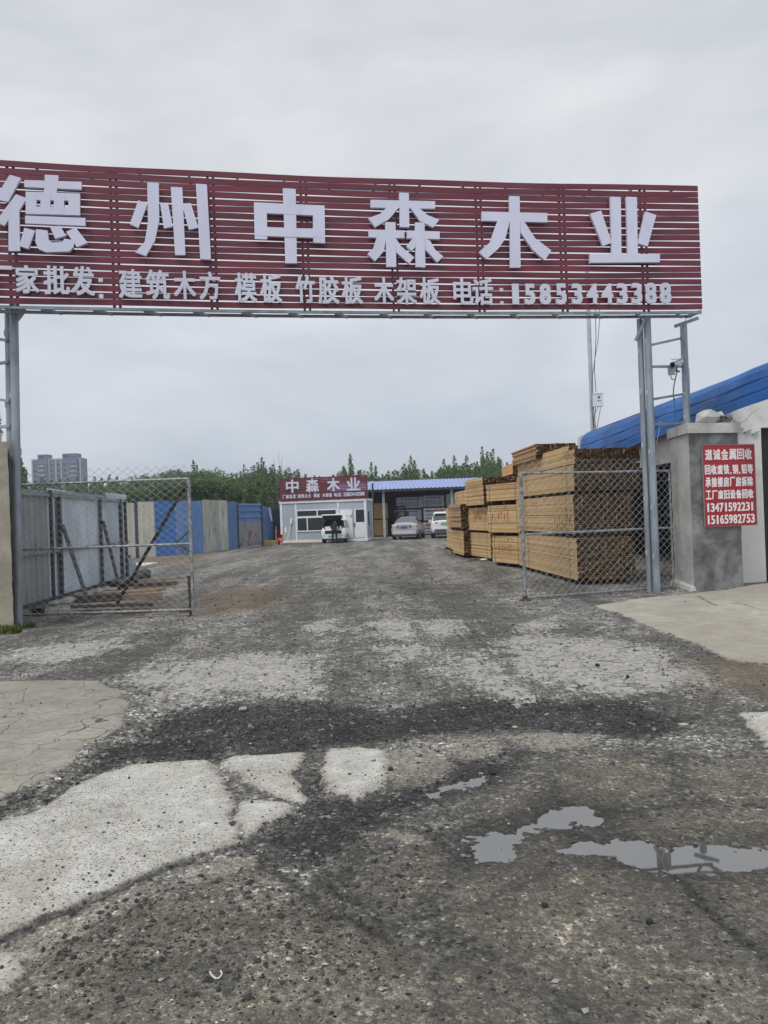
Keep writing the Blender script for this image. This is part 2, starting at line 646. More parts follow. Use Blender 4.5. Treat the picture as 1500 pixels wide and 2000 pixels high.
def glyph(ch):
    if ch in _glyphs:
        return _glyphs[ch]
    c = bpy.data.curves.new('glyph', 'FONT')
    c.body = ch
    c.extrude = 0.5
    c.resolution_u = 3
    o = bpy.data.objects.new('glyph', c)
    COL.objects.link(o)
    bpy.context.view_layer.update()
    dg = bpy.context.evaluated_depsgraph_get()
    me = bpy.data.meshes.new_from_object(o.evaluated_get(dg))
    V = np.array([v.co[:] for v in me.vertices]).reshape(-1, 3)
    Fs = [tuple(p.vertices) for p in me.polygons]
    bpy.data.objects.remove(o)
    bpy.data.curves.remove(c)
    bpy.data.meshes.remove(me)
    lo, hi = V.min(0), V.max(0)
    V[:, :2] = (V[:, :2] - (lo[:2] + hi[:2]) / 2) / np.maximum(hi[:2] - lo[:2], 1e-6)
    _glyphs[ch] = (V, Fs)
    return _glyphs[ch]


def put_glyph(mb, ch, c, tx, w, h, thick, bold=0.0, nrm=None, m=0):
    """letter centred at c on a wall with horizontal axis tx; nrm points at the viewer"""
    up = Vector((0, 0, 1))
    if ch in ':：':
        q = w
        for k in (-0.36, 0.30):
            cc = c + up * h * k
            pts = [cc + tx * sx * q / 2 + up * sz * q / 2 for sx, sz in ((-1, -1), (1, -1), (1, 1), (-1, 1))]
            mb.prism([p + nrm * thick for p in pts], pts, m)
        return
    V, Fs = glyph(ch)
    b = bold
    offs = [(0, 0)] if b <= 0 else [(-b, -b), (b, b), (-b, b), (b, -b), (0, 0)]
    T, U, N = np.array(tx), np.array(up), np.array(nrm)
    for i, (ox, oz) in enumerate(offs):
        W = (np.array(c) + np.outer(V[:, 0] * (w - 2 * b) + ox, T) + np.outer(V[:, 1] * (h - 2 * b) + oz, U)
             + np.outer((V[:, 2] + 0.5) * (thick + 0.0004 * i * max(1, thick * 60)), N))
        mb.add(W.tolist(), Fs, m)

# ------------------------------------------------------------------ ground
def vnoise(x, y, seed=0):
    xi, yi = np.floor(x), np.floor(y)
    xf, yf = x - xi, y - yi
    xi, yi = xi.astype(np.int64), yi.astype(np.int64)

    def h(a, b):
        n = (a * 374761393 + b * 668265263 + seed * 974634777) & 0xFFFFFFFF
        n = ((n ^ (n >> 13)) * 1274126177) & 0xFFFFFFFF
        n = n ^ (n >> 16)
        return (n & 0xFFFF) / 65535.0
    u, v = xf * xf * (3 - 2 * xf), yf * yf * (3 - 2 * yf)
    return (h(xi, yi) * (1 - u) + h(xi + 1, yi) * u) * (1 - v) + (h(xi, yi + 1) * (1 - u) + h(xi + 1, yi + 1) * u) * v


def fbm(x, y, lam, octv=4, seed=0, gain=0.5):
    s, a, t = 0.0, 1.0, 0.0
    f = 1.0 / lam
    for k in range(octv):
        s = s + a * vnoise(x * f + 17.3 * k, y * f - 9.1 * k, seed + k)
        t += a
        a *= gain
        f *= 2.03
    return s / t


def gpoly(px):
    return np.array([G(x, y)[:2] for x, y in px])


def sdf(X, Y, poly):
    """signed distance, positive inside"""
    d = np.full(X.shape, 1e9)
    ins = np.zeros(X.shape, bool)
    n = len(poly)
    for i in range(n):
        ax, ay = poly[i]
        bx, by = poly[(i + 1) % n]
        ex, ey = bx - ax, by - ay
        t = np.clip(((X - ax) * ex + (Y - ay) * ey) / (ex * ex + ey * ey + 1e-12), 0, 1)
        d = np.minimum(d, (X - ax - t * ex) ** 2 + (Y - ay - t * ey) ** 2)
        c = ((ay > Y) != (by > Y)) & (X < (bx - ax) * (Y - ay) / (by - ay + 1e-12) + ax)
        ins ^= c
    d = np.sqrt(d)
    return np.where(ins, d, -d)


def sdf_all(X, Y, polys, pad=0.6):
    out = np.full(X.shape, -9.0)
    for p in polys:
        q = gpoly(p)
        lo, hi = q.min(0) - pad, q.max(0) + pad
        k = (X > lo[0]) & (X < hi[0]) & (Y > lo[1]) & (Y < hi[1])
        if k.any():
            out[k] = np.maximum(out[k], sdf(X[k], Y[k], q))
    return out


def line_dist(X, Y, lines, pad=0.4):
    out = np.full(X.shape, 9.0)
    for ln in lines:
        q = gpoly(ln)
        for a, b in zip(q, q[1:]):
            lo, hi = np.minimum(a, b) - pad, np.maximum(a, b) + pad
            k = (X > lo[0]) & (X < hi[0]) & (Y > lo[1]) & (Y < hi[1])
            if not k.any():
                continue
            e = b - a
            t = np.clip(((X[k] - a[0]) * e[0] + (Y[k] - a[1]) * e[1]) / (e @ e + 1e-12), 0, 1)
            out[k] = np.minimum(out[k], np.hypot(X[k] - a[0] - t * e[0], Y[k] - a[1] - t * e[1]))
    return out


SLAB_LEFT = [(-500, 1335), (0, 1331), (95, 1329), (185, 1332), (235, 1352), (250, 1380), (235, 1420), (190, 1450), (150, 1482),
             (100, 1520), (0, 1556), (-250, 1640), (-700, 1700)]
SLAB_RIGHT = [(1160, 1184), (1230, 1172), (1330, 1161), (1420, 1152), (1500, 1138), (1900, 1110), (2300, 1240), (1700, 1305), (1500, 1299),
              (1450, 1293), (1400, 1275), (1330, 1245), (1270, 1225), (1210, 1201)]
WHITE = [
    [(-400, 1700), (0, 1604), (60, 1588), (128, 1543), (200, 1511), (262, 1495), (400, 1485), (420, 1512), (440, 1536), (454, 1570), (447, 1600),
     (463, 1640), (400, 1672), (320, 1700), (200, 1750), (100, 1795), (0, 1842), (-400, 1990)],
    [(428, 1492), (445, 1479), (520, 1474), (590, 1471), (585, 1490), (562, 1510), (590, 1542), (598, 1560), (588, 1570), (540, 1555), (490, 1538), (448, 1506)],
    [(620, 1500), (640, 1464), (700, 1461), (750, 1470), (760, 1500), (750, 1535), (690, 1561), (650, 1545), (625, 1525)],
    [(470, 1568), (520, 1566), (560, 1572), (575, 1585), (520, 1608), (470, 1637), (457, 1600)],
    [(1437, 1393), (1500, 1391), (1800, 1400), (1800, 1560), (1500, 1462), (1470, 1430)],
    [(-300, 1900), (0, 1862), (40, 1868), (42, 1895), (0, 1935), (-300, 2000)],
]
WORN = [
    [(250, 1338), (300, 1300), (420, 1290), (540, 1275), (600, 1290), (622, 1350), (590, 1345), (540, 1360), (450, 1350), (370, 1371), (330, 1348)],
    [(600, 1218), (650, 1212), (655, 1232), (610, 1236)],
    [(722, 1216), (770, 1212), (800, 1222), (780, 1246), (735, 1240)],
    [(815, 1218), (860, 1208), (903, 1212), (906, 1238), (860, 1244)],
    [(750, 1265), (815, 1262), (850, 1285), (780, 1290)],
    [(865, 1280), (910, 1278), (960, 1300), (1000, 1330), (1008, 1358), (950, 1352), (900, 1312)],
    [(980, 1255), (1050, 1240), (1150, 1245), (1260, 1258), (1300, 1290), (1385, 1328), (1300, 1346), (1150, 1354), (1060, 1332), (1000, 1290)],
    [(0, 1280), (80, 1262), (220, 1250), (260, 1262), (150, 1285), (60, 1298)],
    [(1010, 1218), (1085, 1205), (1090, 1222), (1040, 1232)],
]
DARK = [
    [(240, 1440), (330, 1385), (480, 1372), (620, 1366), (760, 1384), (880, 1362), (1020, 1362), (1200, 1365), (1300, 1380), (1350, 1420), (1250, 1440), (1170, 1430),
     (1000, 1425), (880, 1440), (640, 1456), (590, 1466), (420, 1480), (250, 1490), (120, 1535), (0, 1580), (-200, 1660), (-200, 1620), (100, 1530)],
    [(460, 1640), (520, 1612), (600, 1575), (600, 1540), (610, 1490), (625, 1545), (700, 1565), (850, 1525), (900, 1490), (1000, 1470), (1010, 1500),
     (830, 1560), (760, 1600), (640, 1680), (700, 1740), (600, 1720), (510, 1690)],
]
DIRT = [
    [(380, 1165), (430, 1150), (530, 1145), (570, 1160), (540, 1185), (460, 1200), (385, 1205)],
    [(1380, 1290), (1500, 1300), (1700, 1330), (1600, 1360), (1420, 1350), (1360, 1325)],
    [(235, 1090), (300, 1086), (420, 1082), (380, 1100), (280, 1108)],
]
PALE = [
    [(742, 1478), (760, 1466), (850, 1456), (892, 1500), (840, 1522), (775, 1540), (748, 1512)],
    [(880, 1447), (950, 1443), (985, 1460), (960, 1480), (900, 1480)],
    [(988, 1438), (1060, 1430), (1167, 1436), (1150, 1456), (1080, 1472), (1020, 1456)],
    [(330, 1738), (420, 1684), (485, 1678), (502, 1692), (440, 1712), (380, 1735)],
    [(0, 1858), (150, 1786), (300, 1726), (330, 1740), (200, 1800), (60, 1880)],
    [(690, 1618), (760, 1622), (835, 1648), (800, 1652), (720, 1636)],
]
PLATES = [
    [(770, 1565), (830, 1550), (960, 1510), (1040, 1478), (1075, 1500), (1060, 1545), (1000, 1580), (930, 1600), (860, 1605), (790, 1590)],
    [(1090, 1480), (1200, 1478), (1300, 1500), (1310, 1540), (1230, 1570), (1130, 1572), (1085, 1545)],
    [(1340, 1500), (1440, 1480), (1600, 1510), (1600, 1550), (1440, 1565), (1340, 1545)],
    [(520, 1652), (600, 1625), (700, 1615), (800, 1632), (860, 1670), (870, 1710), (800, 1760), (700, 1740), (600, 1702)],
    [(1180, 1602), (1300, 1580), (1420, 1575), (1600, 1590), (1600, 1650), (1400, 1652), (1250, 1644)],
    [(880, 1800), (960, 1765), (1100, 1690), (1250, 1700), (1330, 1755), (1430, 1846), (1530, 1930), (1600, 2080), (1180, 2080), (1130, 1970), (1010, 1896)],
    [(1345, 1722), (1500, 1700), (1700, 1740), (1700, 1960), (1490, 1856)],
    [(862, 1886), (930, 1880), (1020, 1930), (1075, 2000), (1060, 2080), (858, 2080)],
    [(-400, 2020), (0, 1880), (200, 1800), (420, 1722), (512, 1702), (640, 1772), (760, 1830), (836, 1872), (842, 2080), (-400, 2080)],
    [(1010, 1640), (1100, 1625), (1200, 1690), (1080, 1690), (960, 1750), (890, 1780), (890, 1720)],
]
SLAG = [
    [(150, 1800), (300, 1740), (520, 1700), (700, 1640), (860, 1670), (860, 1720), (760, 1800), (760, 1900), (500, 1960), (200, 1960), (60, 1900)],
]
CRACKS = [
    [(-50, 1862), (0, 1842), (100, 1797), (200, 1752), (320, 1702), (400, 1675), (465, 1650), (500, 1672), (505, 1690)],
    [(500, 1690), (560, 1722), (640, 1775), (700, 1800), (760, 1840)],
    [(1290, 1690), (1330, 1730), (1370, 1780), (1430, 1830), (1500, 1885), (1600, 1950)],
    [(560, 1212), (640, 1206), (760, 1205), (860, 1198)],
    [(1360, 1165), (1400, 1185), (1440, 1180), (1500, 1195)],
]
OLD = [
    [(-600, 1830), (0, 1850), (200, 1775), (480, 1690), (520, 1700), (700, 1760), (850, 1640), (930, 1560), (1080, 1480), (1300, 1470), (1500, 1480),
     (2200, 1560), (2400, 2400), (-1200, 2400)],
]
PUDDLES = [
    [(930, 1625), (975, 1617), (1005, 1618), (1040, 1600), (1075, 1582), (1110, 1574), (1150, 1580), (1172, 1596), (1120, 1600), (1060, 1608), (1012, 1630),
     (1000, 1640), (985, 1662), (950, 1672), (935, 1650)],
    [(1105, 1654), (1160, 1644), (1190, 1640), (1250, 1648), (1300, 1658), (1400, 1656), (1500, 1658), (1600, 1668), (1500, 1680), (1462, 1694), (1440, 1700), (1400, 1702),
     (1380, 1703), (1350, 1702), (1322, 1699), (1290, 1692), (1250, 1684), (1190, 1670)],
    [(838, 1545), (856, 1534), (900, 1520), (942, 1507), (955, 1508), (936, 1518), (880, 1534)],
]
WET = [
    [(900, 1890), (980, 1880), (1060, 1915), (1140, 1985), (1150, 2030), (1060, 2020), (1000, 1960), (930, 1925)],
    [(860, 1560), (1000, 1490), (1200, 1560), (1500, 1600), (1600, 1760), (1350, 1790), (1150, 1740), (960, 1800), (860, 1720)],
    [(700, 1800), (900, 1840), (1100, 1940), (1300, 1960), (1300, 2050), (1000, 2050), (800, 1900)],
]
WATER_Z = -0.015


def height(X, Y):
    """ground height and the material fields"""
    wx = (fbm(X, Y, 0.5, 4, 3) - 0.5) * 0.22 + (fbm(X, Y, 0.09, 3, 13) - 0.5) * 0.07
    wy = (fbm(X, Y, 0.5, 4, 5) - 0.5) * 0.22 + (fbm(X, Y, 0.09, 3, 15) - 0.5) * 0.07
    Xw, Yw = X + wx, Y + wy
    Xs, Ys = X + wx * 0.45, Y + wy * 0.45
    a = {}
    a['f_white'] = sdf_all(Xs, Ys, WHITE)
    a['f_worn'] = sdf_all(Xw, Yw, WORN)
    a['f_left'] = sdf_all(Xs, Ys, [SLAB_LEFT], 3)
    a['f_right'] = sdf_all(Xs, Ys, [SLAB_RIGHT], 3)
    a['f_dark'] = sdf_all(Xw, Yw, DARK)
    a['f_dirt'] = sdf_all(Xw, Yw, DIRT, 2)
    a['f_old'] = sdf_all(Xw, Yw, OLD, 2)
    a['f_pale'] = sdf_all(Xs, Ys, PALE)
    a['f_plate'] = sdf_all(Xs, Ys, PLATES, 1.0)
    a['f_slag'] = sdf_all(Xw, Yw, SLAG, 1.0)
    a['f_wet'] = sdf_all(Xw, Yw, WET, 1.0)
    cr = line_dist(X + wx * 0.35, Y + wy * 0.35, CRACKS)
    pud = sdf_all(X + wx * 0.3, Y + wy * 0.3, PUDDLES, 1.2)
    a['f_pud'] = pud
    a['f_crack'] = cr
    near = np.clip((26 - Y) / 14, 0, 1)
    z = (fbm(X, Y, 4.0, 3, 21) - 0.5) * 0.03
    step = lambda d, w: np.clip(d / w * 0.5 + 0.5, 0, 1)
    white, left, right, dark = step(a['f_white'], 0.022), step(a['f_left'], 0.04), step(a['f_right'], 0.06), step(a['f_dark'], 0.15)
    hard = np.maximum(np.maximum(white, left), right)
    grit = (fbm(X, Y, 0.10, 4, 31, 0.62) - 0.5) * 0.026 + (fbm(X, Y, 0.022, 2, 41) - 0.5) * 0.007
    smooth = (fbm(X, Y, 0.3, 4, 51) - 0.5) * 0.008
    old = step(a['f_old'], 0.2)
    z = z + near * (grit * (1 - hard) * (0.55 + 0.75 * dark) * (1 - 0.35 * old) + smooth)
    z = z + near * (0.014 * white + 0.014 * left + 0.02 * right - 0.02 * dark * (1 - hard))
    z = z - near * 0.014 * np.clip(1 - cr / 0.02, 0, 1) * 0.5
    # basins that hold the puddles
    b = np.clip(1.35 + pud / 0.30, 0, 1)
    zt = WATER_Z + np.clip(-0.0025 - 0.10 * pud, -0.014, 0.016) + grit * 0.50 + (fbm(X, Y, 0.07, 4, 61) - 0.5) * 0.014
    z = z * (1 - b) + zt * b
    z = np.where((pud > -2.0) & (pud < -0.10), np.maximum(z, WATER_Z + 0.004 + 0.3 * np.abs(grit)), z)
    return z, a


def ground_material():
    m = NT('yard ground')
    tc = m.n('TexCoord')
    v = tc.outputs['Object']
    A = {k: m.attr(k) for k in ('f_white', 'f_worn', 'f_left', 'f_right', 'f_dark', 'f_dirt', 'f_old', 'f_wet', 'f_crack', 'f_pud', 'f_pale', 'f_plate', 'f_slag')}
    n_big = m.noise(v, 0.35, 6, 0.6, 0.5)
    n_mid = m.noise(v, 2.2, 6, 0.65, 0.3)
    n_fin = m.noise(v, 14, 5, 0.7)
    n_grit = m.noise(v, 75, 3, 0.7)
    sw = m.n('VectorMath', operation='MULTIPLY_ADD')
    swn = m.n('TexNoise')
    swn.inputs['Scale'].default_value = 48
    swn.inputs['Detail'].default_value = 3
    m.l(v, swn.inputs['Vector'])
    m.l(swn.outputs['Color'], sw.inputs[0])
    sw.inputs[1].default_value = (0.030, 0.030, 0.030)
    m.l(v, sw.inputs[2])
    vs = sw.outputs[0]
    v1 = m.vor(vs, 55)
    v2 = m.vor(vs, 130)
    v3 = m.vor(vs, 24)

    def edge(f, k_mid, k_fin, w):
        x = m.math('ADD', A[f], m.math('MULTIPLY', m.math('SUBTRACT', n_mid, 0.5), k_mid))
        x = m.math('ADD', x, m.math('MULTIPLY', m.math('SUBTRACT', n_fin, 0.5), k_fin))
        return m.smooth(x, -w, w)

    # stone-by-stone brightness, mean about 1, kept contrasty at every scale
    def cells(vn, lo, hi, p_lt, lt, p_dk, dk):
        q = m.n('SeparateColor')
        m.l(vn.outputs['Color'], q.inputs[0])
        x = m.math('MULTIPLY_ADD', q.outputs[0], hi - lo, lo)
        is_l = m.math('GREATER_THAN', q.outputs[1], 1 - p_lt)
        is_d = m.math('GREATER_THAN', q.outputs[2], 1 - p_dk)
        x = m.math('ADD', m.math('MULTIPLY', x, m.math('SUBTRACT', 1.0, is_l)), m.math('MULTIPLY', is_l, lt))
        x = m.math('ADD', m.math('MULTIPLY', x, m.math('SUBTRACT', 1.0, is_d)), m.math('MULTIPLY', is_d, dk))
        return x, q
    v12 = m.vor(v, 12)
    x1, sepc = cells(v1, 0.45, 1.45, 0.05, 2.7, 0.12, 0.22)
    x2, sp2 = cells(v2, 0.6, 1.4, 0.04, 2.0, 0.08, 0.35)
    x3, sp3 = cells(v3, 0.68, 1.32, 0.03, 2.0, 0.05, 0.4)
    nA = m.smooth(m.noise(v, 6, 12, 0.88), 0.42, 0.58, 0.50, 1.45)
    nB = m.smooth(m.noise(v, 1.5, 10, 0.78, 0.5), 0.40, 0.60, 0.62, 1.35)
    nC = m.smooth(m.noise(v, 26, 6, 0.85), 0.40, 0.60, 0.55, 1.45)
    fine = m.math('MULTIPLY', m.math('MULTIPLY', x1, x3), nC)
    fine2 = m.math('MULTIPLY', m.math('MULTIPLY', x2, x1), nC)

    def lit(base, val):
        """scale a base colour by a scalar pattern"""
        q = m.n('VectorMath', operation='SCALE')
        if isinstance(base, tuple):
            q.inputs[0].default_value = base
        else:
            m.l(base, q.inputs[0])
        m.val(val, q.inputs['Scale'])
        return q.outputs[0]
    # driven lanes run along the yard
    vl = m.n('Mapping')
    vl.inputs['Scale'].default_value = (1.0, 0.15, 1.0)
    m.l(v, vl.inputs['Vector'])
    lane = m.smooth(m.noise(vl.outputs[0], 0.8, 8, 0.70, 0.3), 0.40, 0.60, 0.58, 1.5)
    # loose chippings over tar
    pat_g = m.math('MULTIPLY', m.math('MULTIPLY', fine, nA), m.math('MULTIPLY', nB, lane))
    c_g = lit((0.188, 0.180, 0.164), m.math('MULTIPLY_ADD', pat_g, 0.74, 0.22))
    # deep dark chippings
    pat_d = m.math('MULTIPLY', m.math('MULTIPLY', x1, x2), m.math('MULTIPLY', nC, nB))
    c_d = lit((0.044, 0.043, 0.043), m.math('MULTIPLY_ADD', pat_d, 0.8, 0.15))
    c_d = m.mix(m.math('GREATER_THAN', sp3.outputs[1], 0.985), c_d, (0.22, 0.215, 0.20))
    fd = edge('f_dark', 0.55, 0.45, 0.16)
    col = m.mix(m.math('MULTIPLY', fd, 0.92), c_g, c_d)
    # old worn concrete with exposed stones
    tint = m.mix(sepc.outputs[1], (0.186, 0.171, 0.141), (0.214, 0.188, 0.142))
    tint = m.mix(sp3.outputs[2], tint, (0.184, 0.173, 0.150))
    pat_o = m.math('MULTIPLY_ADD', m.math('MULTIPLY', m.math('MULTIPLY', fine2, nA), nB), 0.50, 0.50)
    mort = m.smooth(v1.outputs['Distance'], 0.35, 0.75, 1.12, 0.72)
    c_o = lit(tint, m.math('MULTIPLY', pat_o, mort))
    sl_d = m.math('SUBTRACT', m.smooth(n_mid, 0.35, 0.65, 0.93, 0.66), m.smooth(A['f_slag'], -0.2, 0.2, 0.0, 0.42))
    slag = m.math('MULTIPLY', m.smooth(v3.outputs['Distance'], 0.17, 0.32, 1, 0), m.math('GREATER_THAN', sp3.outputs[0], sl_d))
    slag2 = m.math('MULTIPLY', m.smooth(v1.outputs['Distance'], 0.24, 0.40, 1, 0), m.math('GREATER_THAN', sepc.outputs[0], m.math('ADD', sl_d, 0.02)))
    slag = m.math('MAXIMUM', slag, slag2)
    c_o = m.mix(slag, c_o, (0.024, 0.024, 0.023))
    # patches where the tar still clings
    tar = m.smooth(m.noise(v, 1.1, 9, 0.72, 0.9), 0.52, 0.60)
    c_o = m.mix(m.math('MULTIPLY', tar, 0.45), c_o, lit((0.100, 0.096, 0.087), m.math('MULTIPLY_ADD', m.math('MULTIPLY', fine, nA), 0.6, 0.35)))
    # joints between the broken plates are filled with dark chippings
    c_j = lit((0.098, 0.094, 0.086), m.math('MULTIPLY_ADD', m.math('MULTIPLY', fine, nA), 0.7, 0.28))
    c_o = m.mix(m.math('MULTIPLY_ADD', edge('f_plate', 0.20, 0.22, 0.05), 0.85, 0.15), c_j, c_o)
    col = m.mix(m.math('MULTIPLY', edge('f_old', 1.1, 0.5, 0.25), m.smooth(A['f_dark'], -0.05, 0.25, 1, 0.15)), col, c_o)
    c_p = lit((0.30, 0.278, 0.235), m.math('MULTIPLY_ADD', m.math('MULTIPLY', fine2, nA), 0.35, 0.62))
    c_p = m.mix(m.math('MULTIPLY', m.smooth(v1.outputs['Distance'], 0.26, 0.40, 0.9, 0), m.math('GREATER_THAN', sepc.outputs[0], 0.62)), c_p, (0.05, 0.048, 0.043))
    c_p = m.mix(m.math('MULTIPLY', m.smooth(v3.outputs['Distance'], 0.15, 0.25, 0.9, 0), m.math('GREATER_THAN', sp3.outputs[0], 0.68)), c_p, (0.04, 0.039, 0.036))
    col = m.mix(m.math('MULTIPLY', edge('f_pale', 0.16, 0.26, 0.02), 0.9), col, c_p)
    # thin patches where the pale base shows between the chippings
    rag = m.noise(vl.outputs[0], 9, 8, 0.8, 0.4)
    w_b = m.math('ADD', m.math('MULTIPLY', A['f_worn'], 0.9), m.math('ADD', m.math('MULTIPLY', m.math('SUBTRACT', n_mid, 0.47), 1.3),
                                                          m.math('ADD', m.math('MULTIPLY', m.math('SUBTRACT', rag, 0.5), 1.7), m.math('MULTIPLY', m.math('SUBTRACT', n_fin, 0.5), 1.5))))
    wv = m.n('VectorMath', operation='MULTIPLY_ADD')
    wn = m.n('TexNoise')
    wn.inputs['Scale'].default_value = 4.0
    wn.inputs['Detail'].default_value = 5
    m.l(v, wn.inputs['Vector'])
    m.l(wn.outputs['Color'], wv.inputs[0])
    wv.inputs[1].default_value = (0.5, 0.5, 0.5)
    m.l(v, wv.inputs[2])
    crk = m.vor(wv.outputs[0], 3.4, 'DISTANCE_TO_EDGE')
    crkm = m.smooth(crk.outputs['Distance'], 0.012, 0.06)
    w_m = m.math('MULTIPLY', m.smooth(w_b, -0.03, 0.05), m.math('MULTIPLY_ADD', crkm, 0.8, 0.2))
    c_w = lit((0.395, 0.380, 0.350), m.math('MULTIPLY_ADD', m.math('MULTIPLY', nC, x3), 0.35, 0.65))
    col = m.mix(m.math('MULTIPLY', w_m, 0.97), col, c_w)
    # white cement slabs, pitted and speckled with slag
    c_c = m.mix(m.smooth(n_mid, 0.3, 0.7), (0.40, 0.385, 0.348), (0.525, 0.513, 0.475))
    c_c = m.mix(m.smooth(m.noise(v, 1.1, 6, 0.65, 0.8), 0.50, 0.66, 0, 0.55), c_c, (0.345, 0.31, 0.255))
    pit = m.math('MULTIPLY_ADD', m.math('MULTIPLY', nC, m.math('MULTIPLY', x2, nA)), 0.30, 0.70)
    c_c = lit(c_c, m.math('MINIMUM', pit, 1.12))
    dens = m.smooth(m.noise(v, 1.7, 5, 0.65), 0.34, 0.64, 0.93, 0.42)
    c_c = m.mix(m.math('MULTIPLY', m.smooth(v1.outputs['Distance'], 0.26, 0.38, 0.9, 0), m.math('GREATER_THAN', sepc.outputs[0], dens)), c_c, (0.10, 0.092, 0.078))
    v5 = m.vor(vs, 85)
    sp5 = m.n('SeparateColor')
    m.l(v5.outputs['Color'], sp5.inputs[0])
    c_c = m.mix(m.math('MULTIPLY', m.smooth(v5.outputs['Distance'], 0.3, 0.42, 0.85, 0), m.math('GREATER_THAN', sp5.outputs[0], dens)), c_c, (0.15, 0.137, 0.115))
    c_c = m.mix(m.math('MULTIPLY', m.smooth(v3.outputs['Distance'], 0.12, 0.2, 1, 0), m.math('GREATER_THAN', sp3.outputs[0], 0.80)), c_c, (0.04, 0.039, 0.037))
    e_w = edge('f_white', 0.12, 0.16, 0.010)
    c_c = m.mix(m.smooth(m.math('ADD', A['f_white'], m.math('MULTIPLY', m.math('SUBTRACT', n_fin, 0.5), 0.25)), 0.0, 0.07, 0.5, 0), c_c, (0.25, 0.23, 0.19))
    col = m.mix(e_w, col, c_c)
    # cracked beige slab on the left, plain apron on the right
    warp = m.n('VectorMath', operation='MULTIPLY_ADD')
    nn = m.n('TexNoise')
    nn.inputs['Scale'].default_value = 2.5
    m.l(v, nn.inputs['Vector'])
    m.l(nn.outputs['Color'], warp.inputs[0])
    warp.inputs[1].default_value = (0.5, 0.5, 0.5)
    m.l(v, warp.inputs[2])
    k1 = m.vor(warp.outputs[0], 2.2, 'DISTANCE_TO_EDGE')
    k2 = m.vor(warp.outputs[0], 5.2, 'DISTANCE_TO_EDGE')
    kk = m.math('MINIMUM', m.smooth(k1.outputs['Distance'], 0.002, 0.016), m.smooth(k2.outputs['Distance'], 0.003, 0.025, 0.55, 1.0))
    c_l = m.mix(m.smooth(n_mid, 0.3, 0.7), (0.245, 0.231, 0.193), (0.335, 0.319, 0.275))
    c_l = m.mix(m.smooth(n_big, 0.4, 0.62, 0, 0.5), c_l, (0.245, 0.228, 0.19))
    c_l = lit(c_l, m.math('MULTIPLY_ADD', m.math('MULTIPLY', nC, nA), 0.16, 0.86))
    c_r = m.mix(m.smooth(n_mid, 0.3, 0.7), (0.33, 0.305, 0.26), (0.43, 0.405, 0.35))
    c_r = m.mix(m.smooth(n_big, 0.42, 0.6, 0, 0.5), c_r, (0.27, 0.245, 0.20))
    c_r = lit(c_r, m.math('MULTIPLY_ADD', m.math('MULTIPLY', nC, nA), 0.14, 0.88))
    c_lc = m.mix(kk, (0.085, 0.078, 0.06), c_l)
    c_rc = m.mix(m.smooth(k1.outputs['Distance'], 0.002, 0.010, 0.55, 1), (0.13, 0.115, 0.09), c_r)
    col = m.mix(edge('f_left', 0.16, 0.2, 0.02), col, c_lc)
    col = m.mix(edge('f_right', 0.25, 0.2, 0.025), col, c_rc)
    # brown earth
    c_e = m.mix(n_fin, (0.11, 0.082, 0.055), (0.24, 0.18, 0.12))
    col = m.mix(m.math('MULTIPLY', edge('f_dirt', 1.2, 0.6, 0.5), 0.7), col, c_e)
    # open joints
    cm_ = m.smooth(m.math('ADD', A['f_crack'], m.math('MULTIPLY', m.math('SUBTRACT', n_fin, 0.5), 0.05)), 0.008, 0.04, 0.72, 0)
    col = m.mix(cm_, col, lit((0.05, 0.048, 0.043), x1))
    # damp stays dark and shiny
    wet = m.math('MAXIMUM', m.smooth(m.math('ADD', A['f_pud'], m.math('MULTIPLY', m.math('SUBTRACT', n_fin, 0.5), 0.3)), -0.42, -0.04), m.math('MULTIPLY', edge('f_wet', 0.8, 0.4, 0.35), 0.5))
    col = m.mix(wet, col, m.mix(1.0, col, (0.50, 0.50, 0.50), 'MULTIPLY'))
    rough = m.math('MULTIPLY_ADD', wet, -0.45, 0.93)
    m.set(col, rough, 0.0, 0.28)
    # relief: each chipping is a bump, pale slabs are smoother
    hard = m.math('MAXIMUM', m.math('MAXIMUM', edge('f_white', 0.1, 0.1, 0.04), edge('f_left', 0.1, 0.1, 0.05)), edge('f_right', 0.1, 0.1, 0.05))
    bh = m.math('ADD', m.math('MULTIPLY', m.smooth(v1.outputs['Distance'], 0.0, 0.7, 1, 0), 0.7), m.math('MULTIPLY', n_grit, 0.6))
    bh = m.math('MULTIPLY', bh, m.math('MULTIPLY_ADD', hard, -0.72, 1.0))
    m.bump(bh, 0.9, 0.012)
    return m.mat


M['ground'] = ground_material()


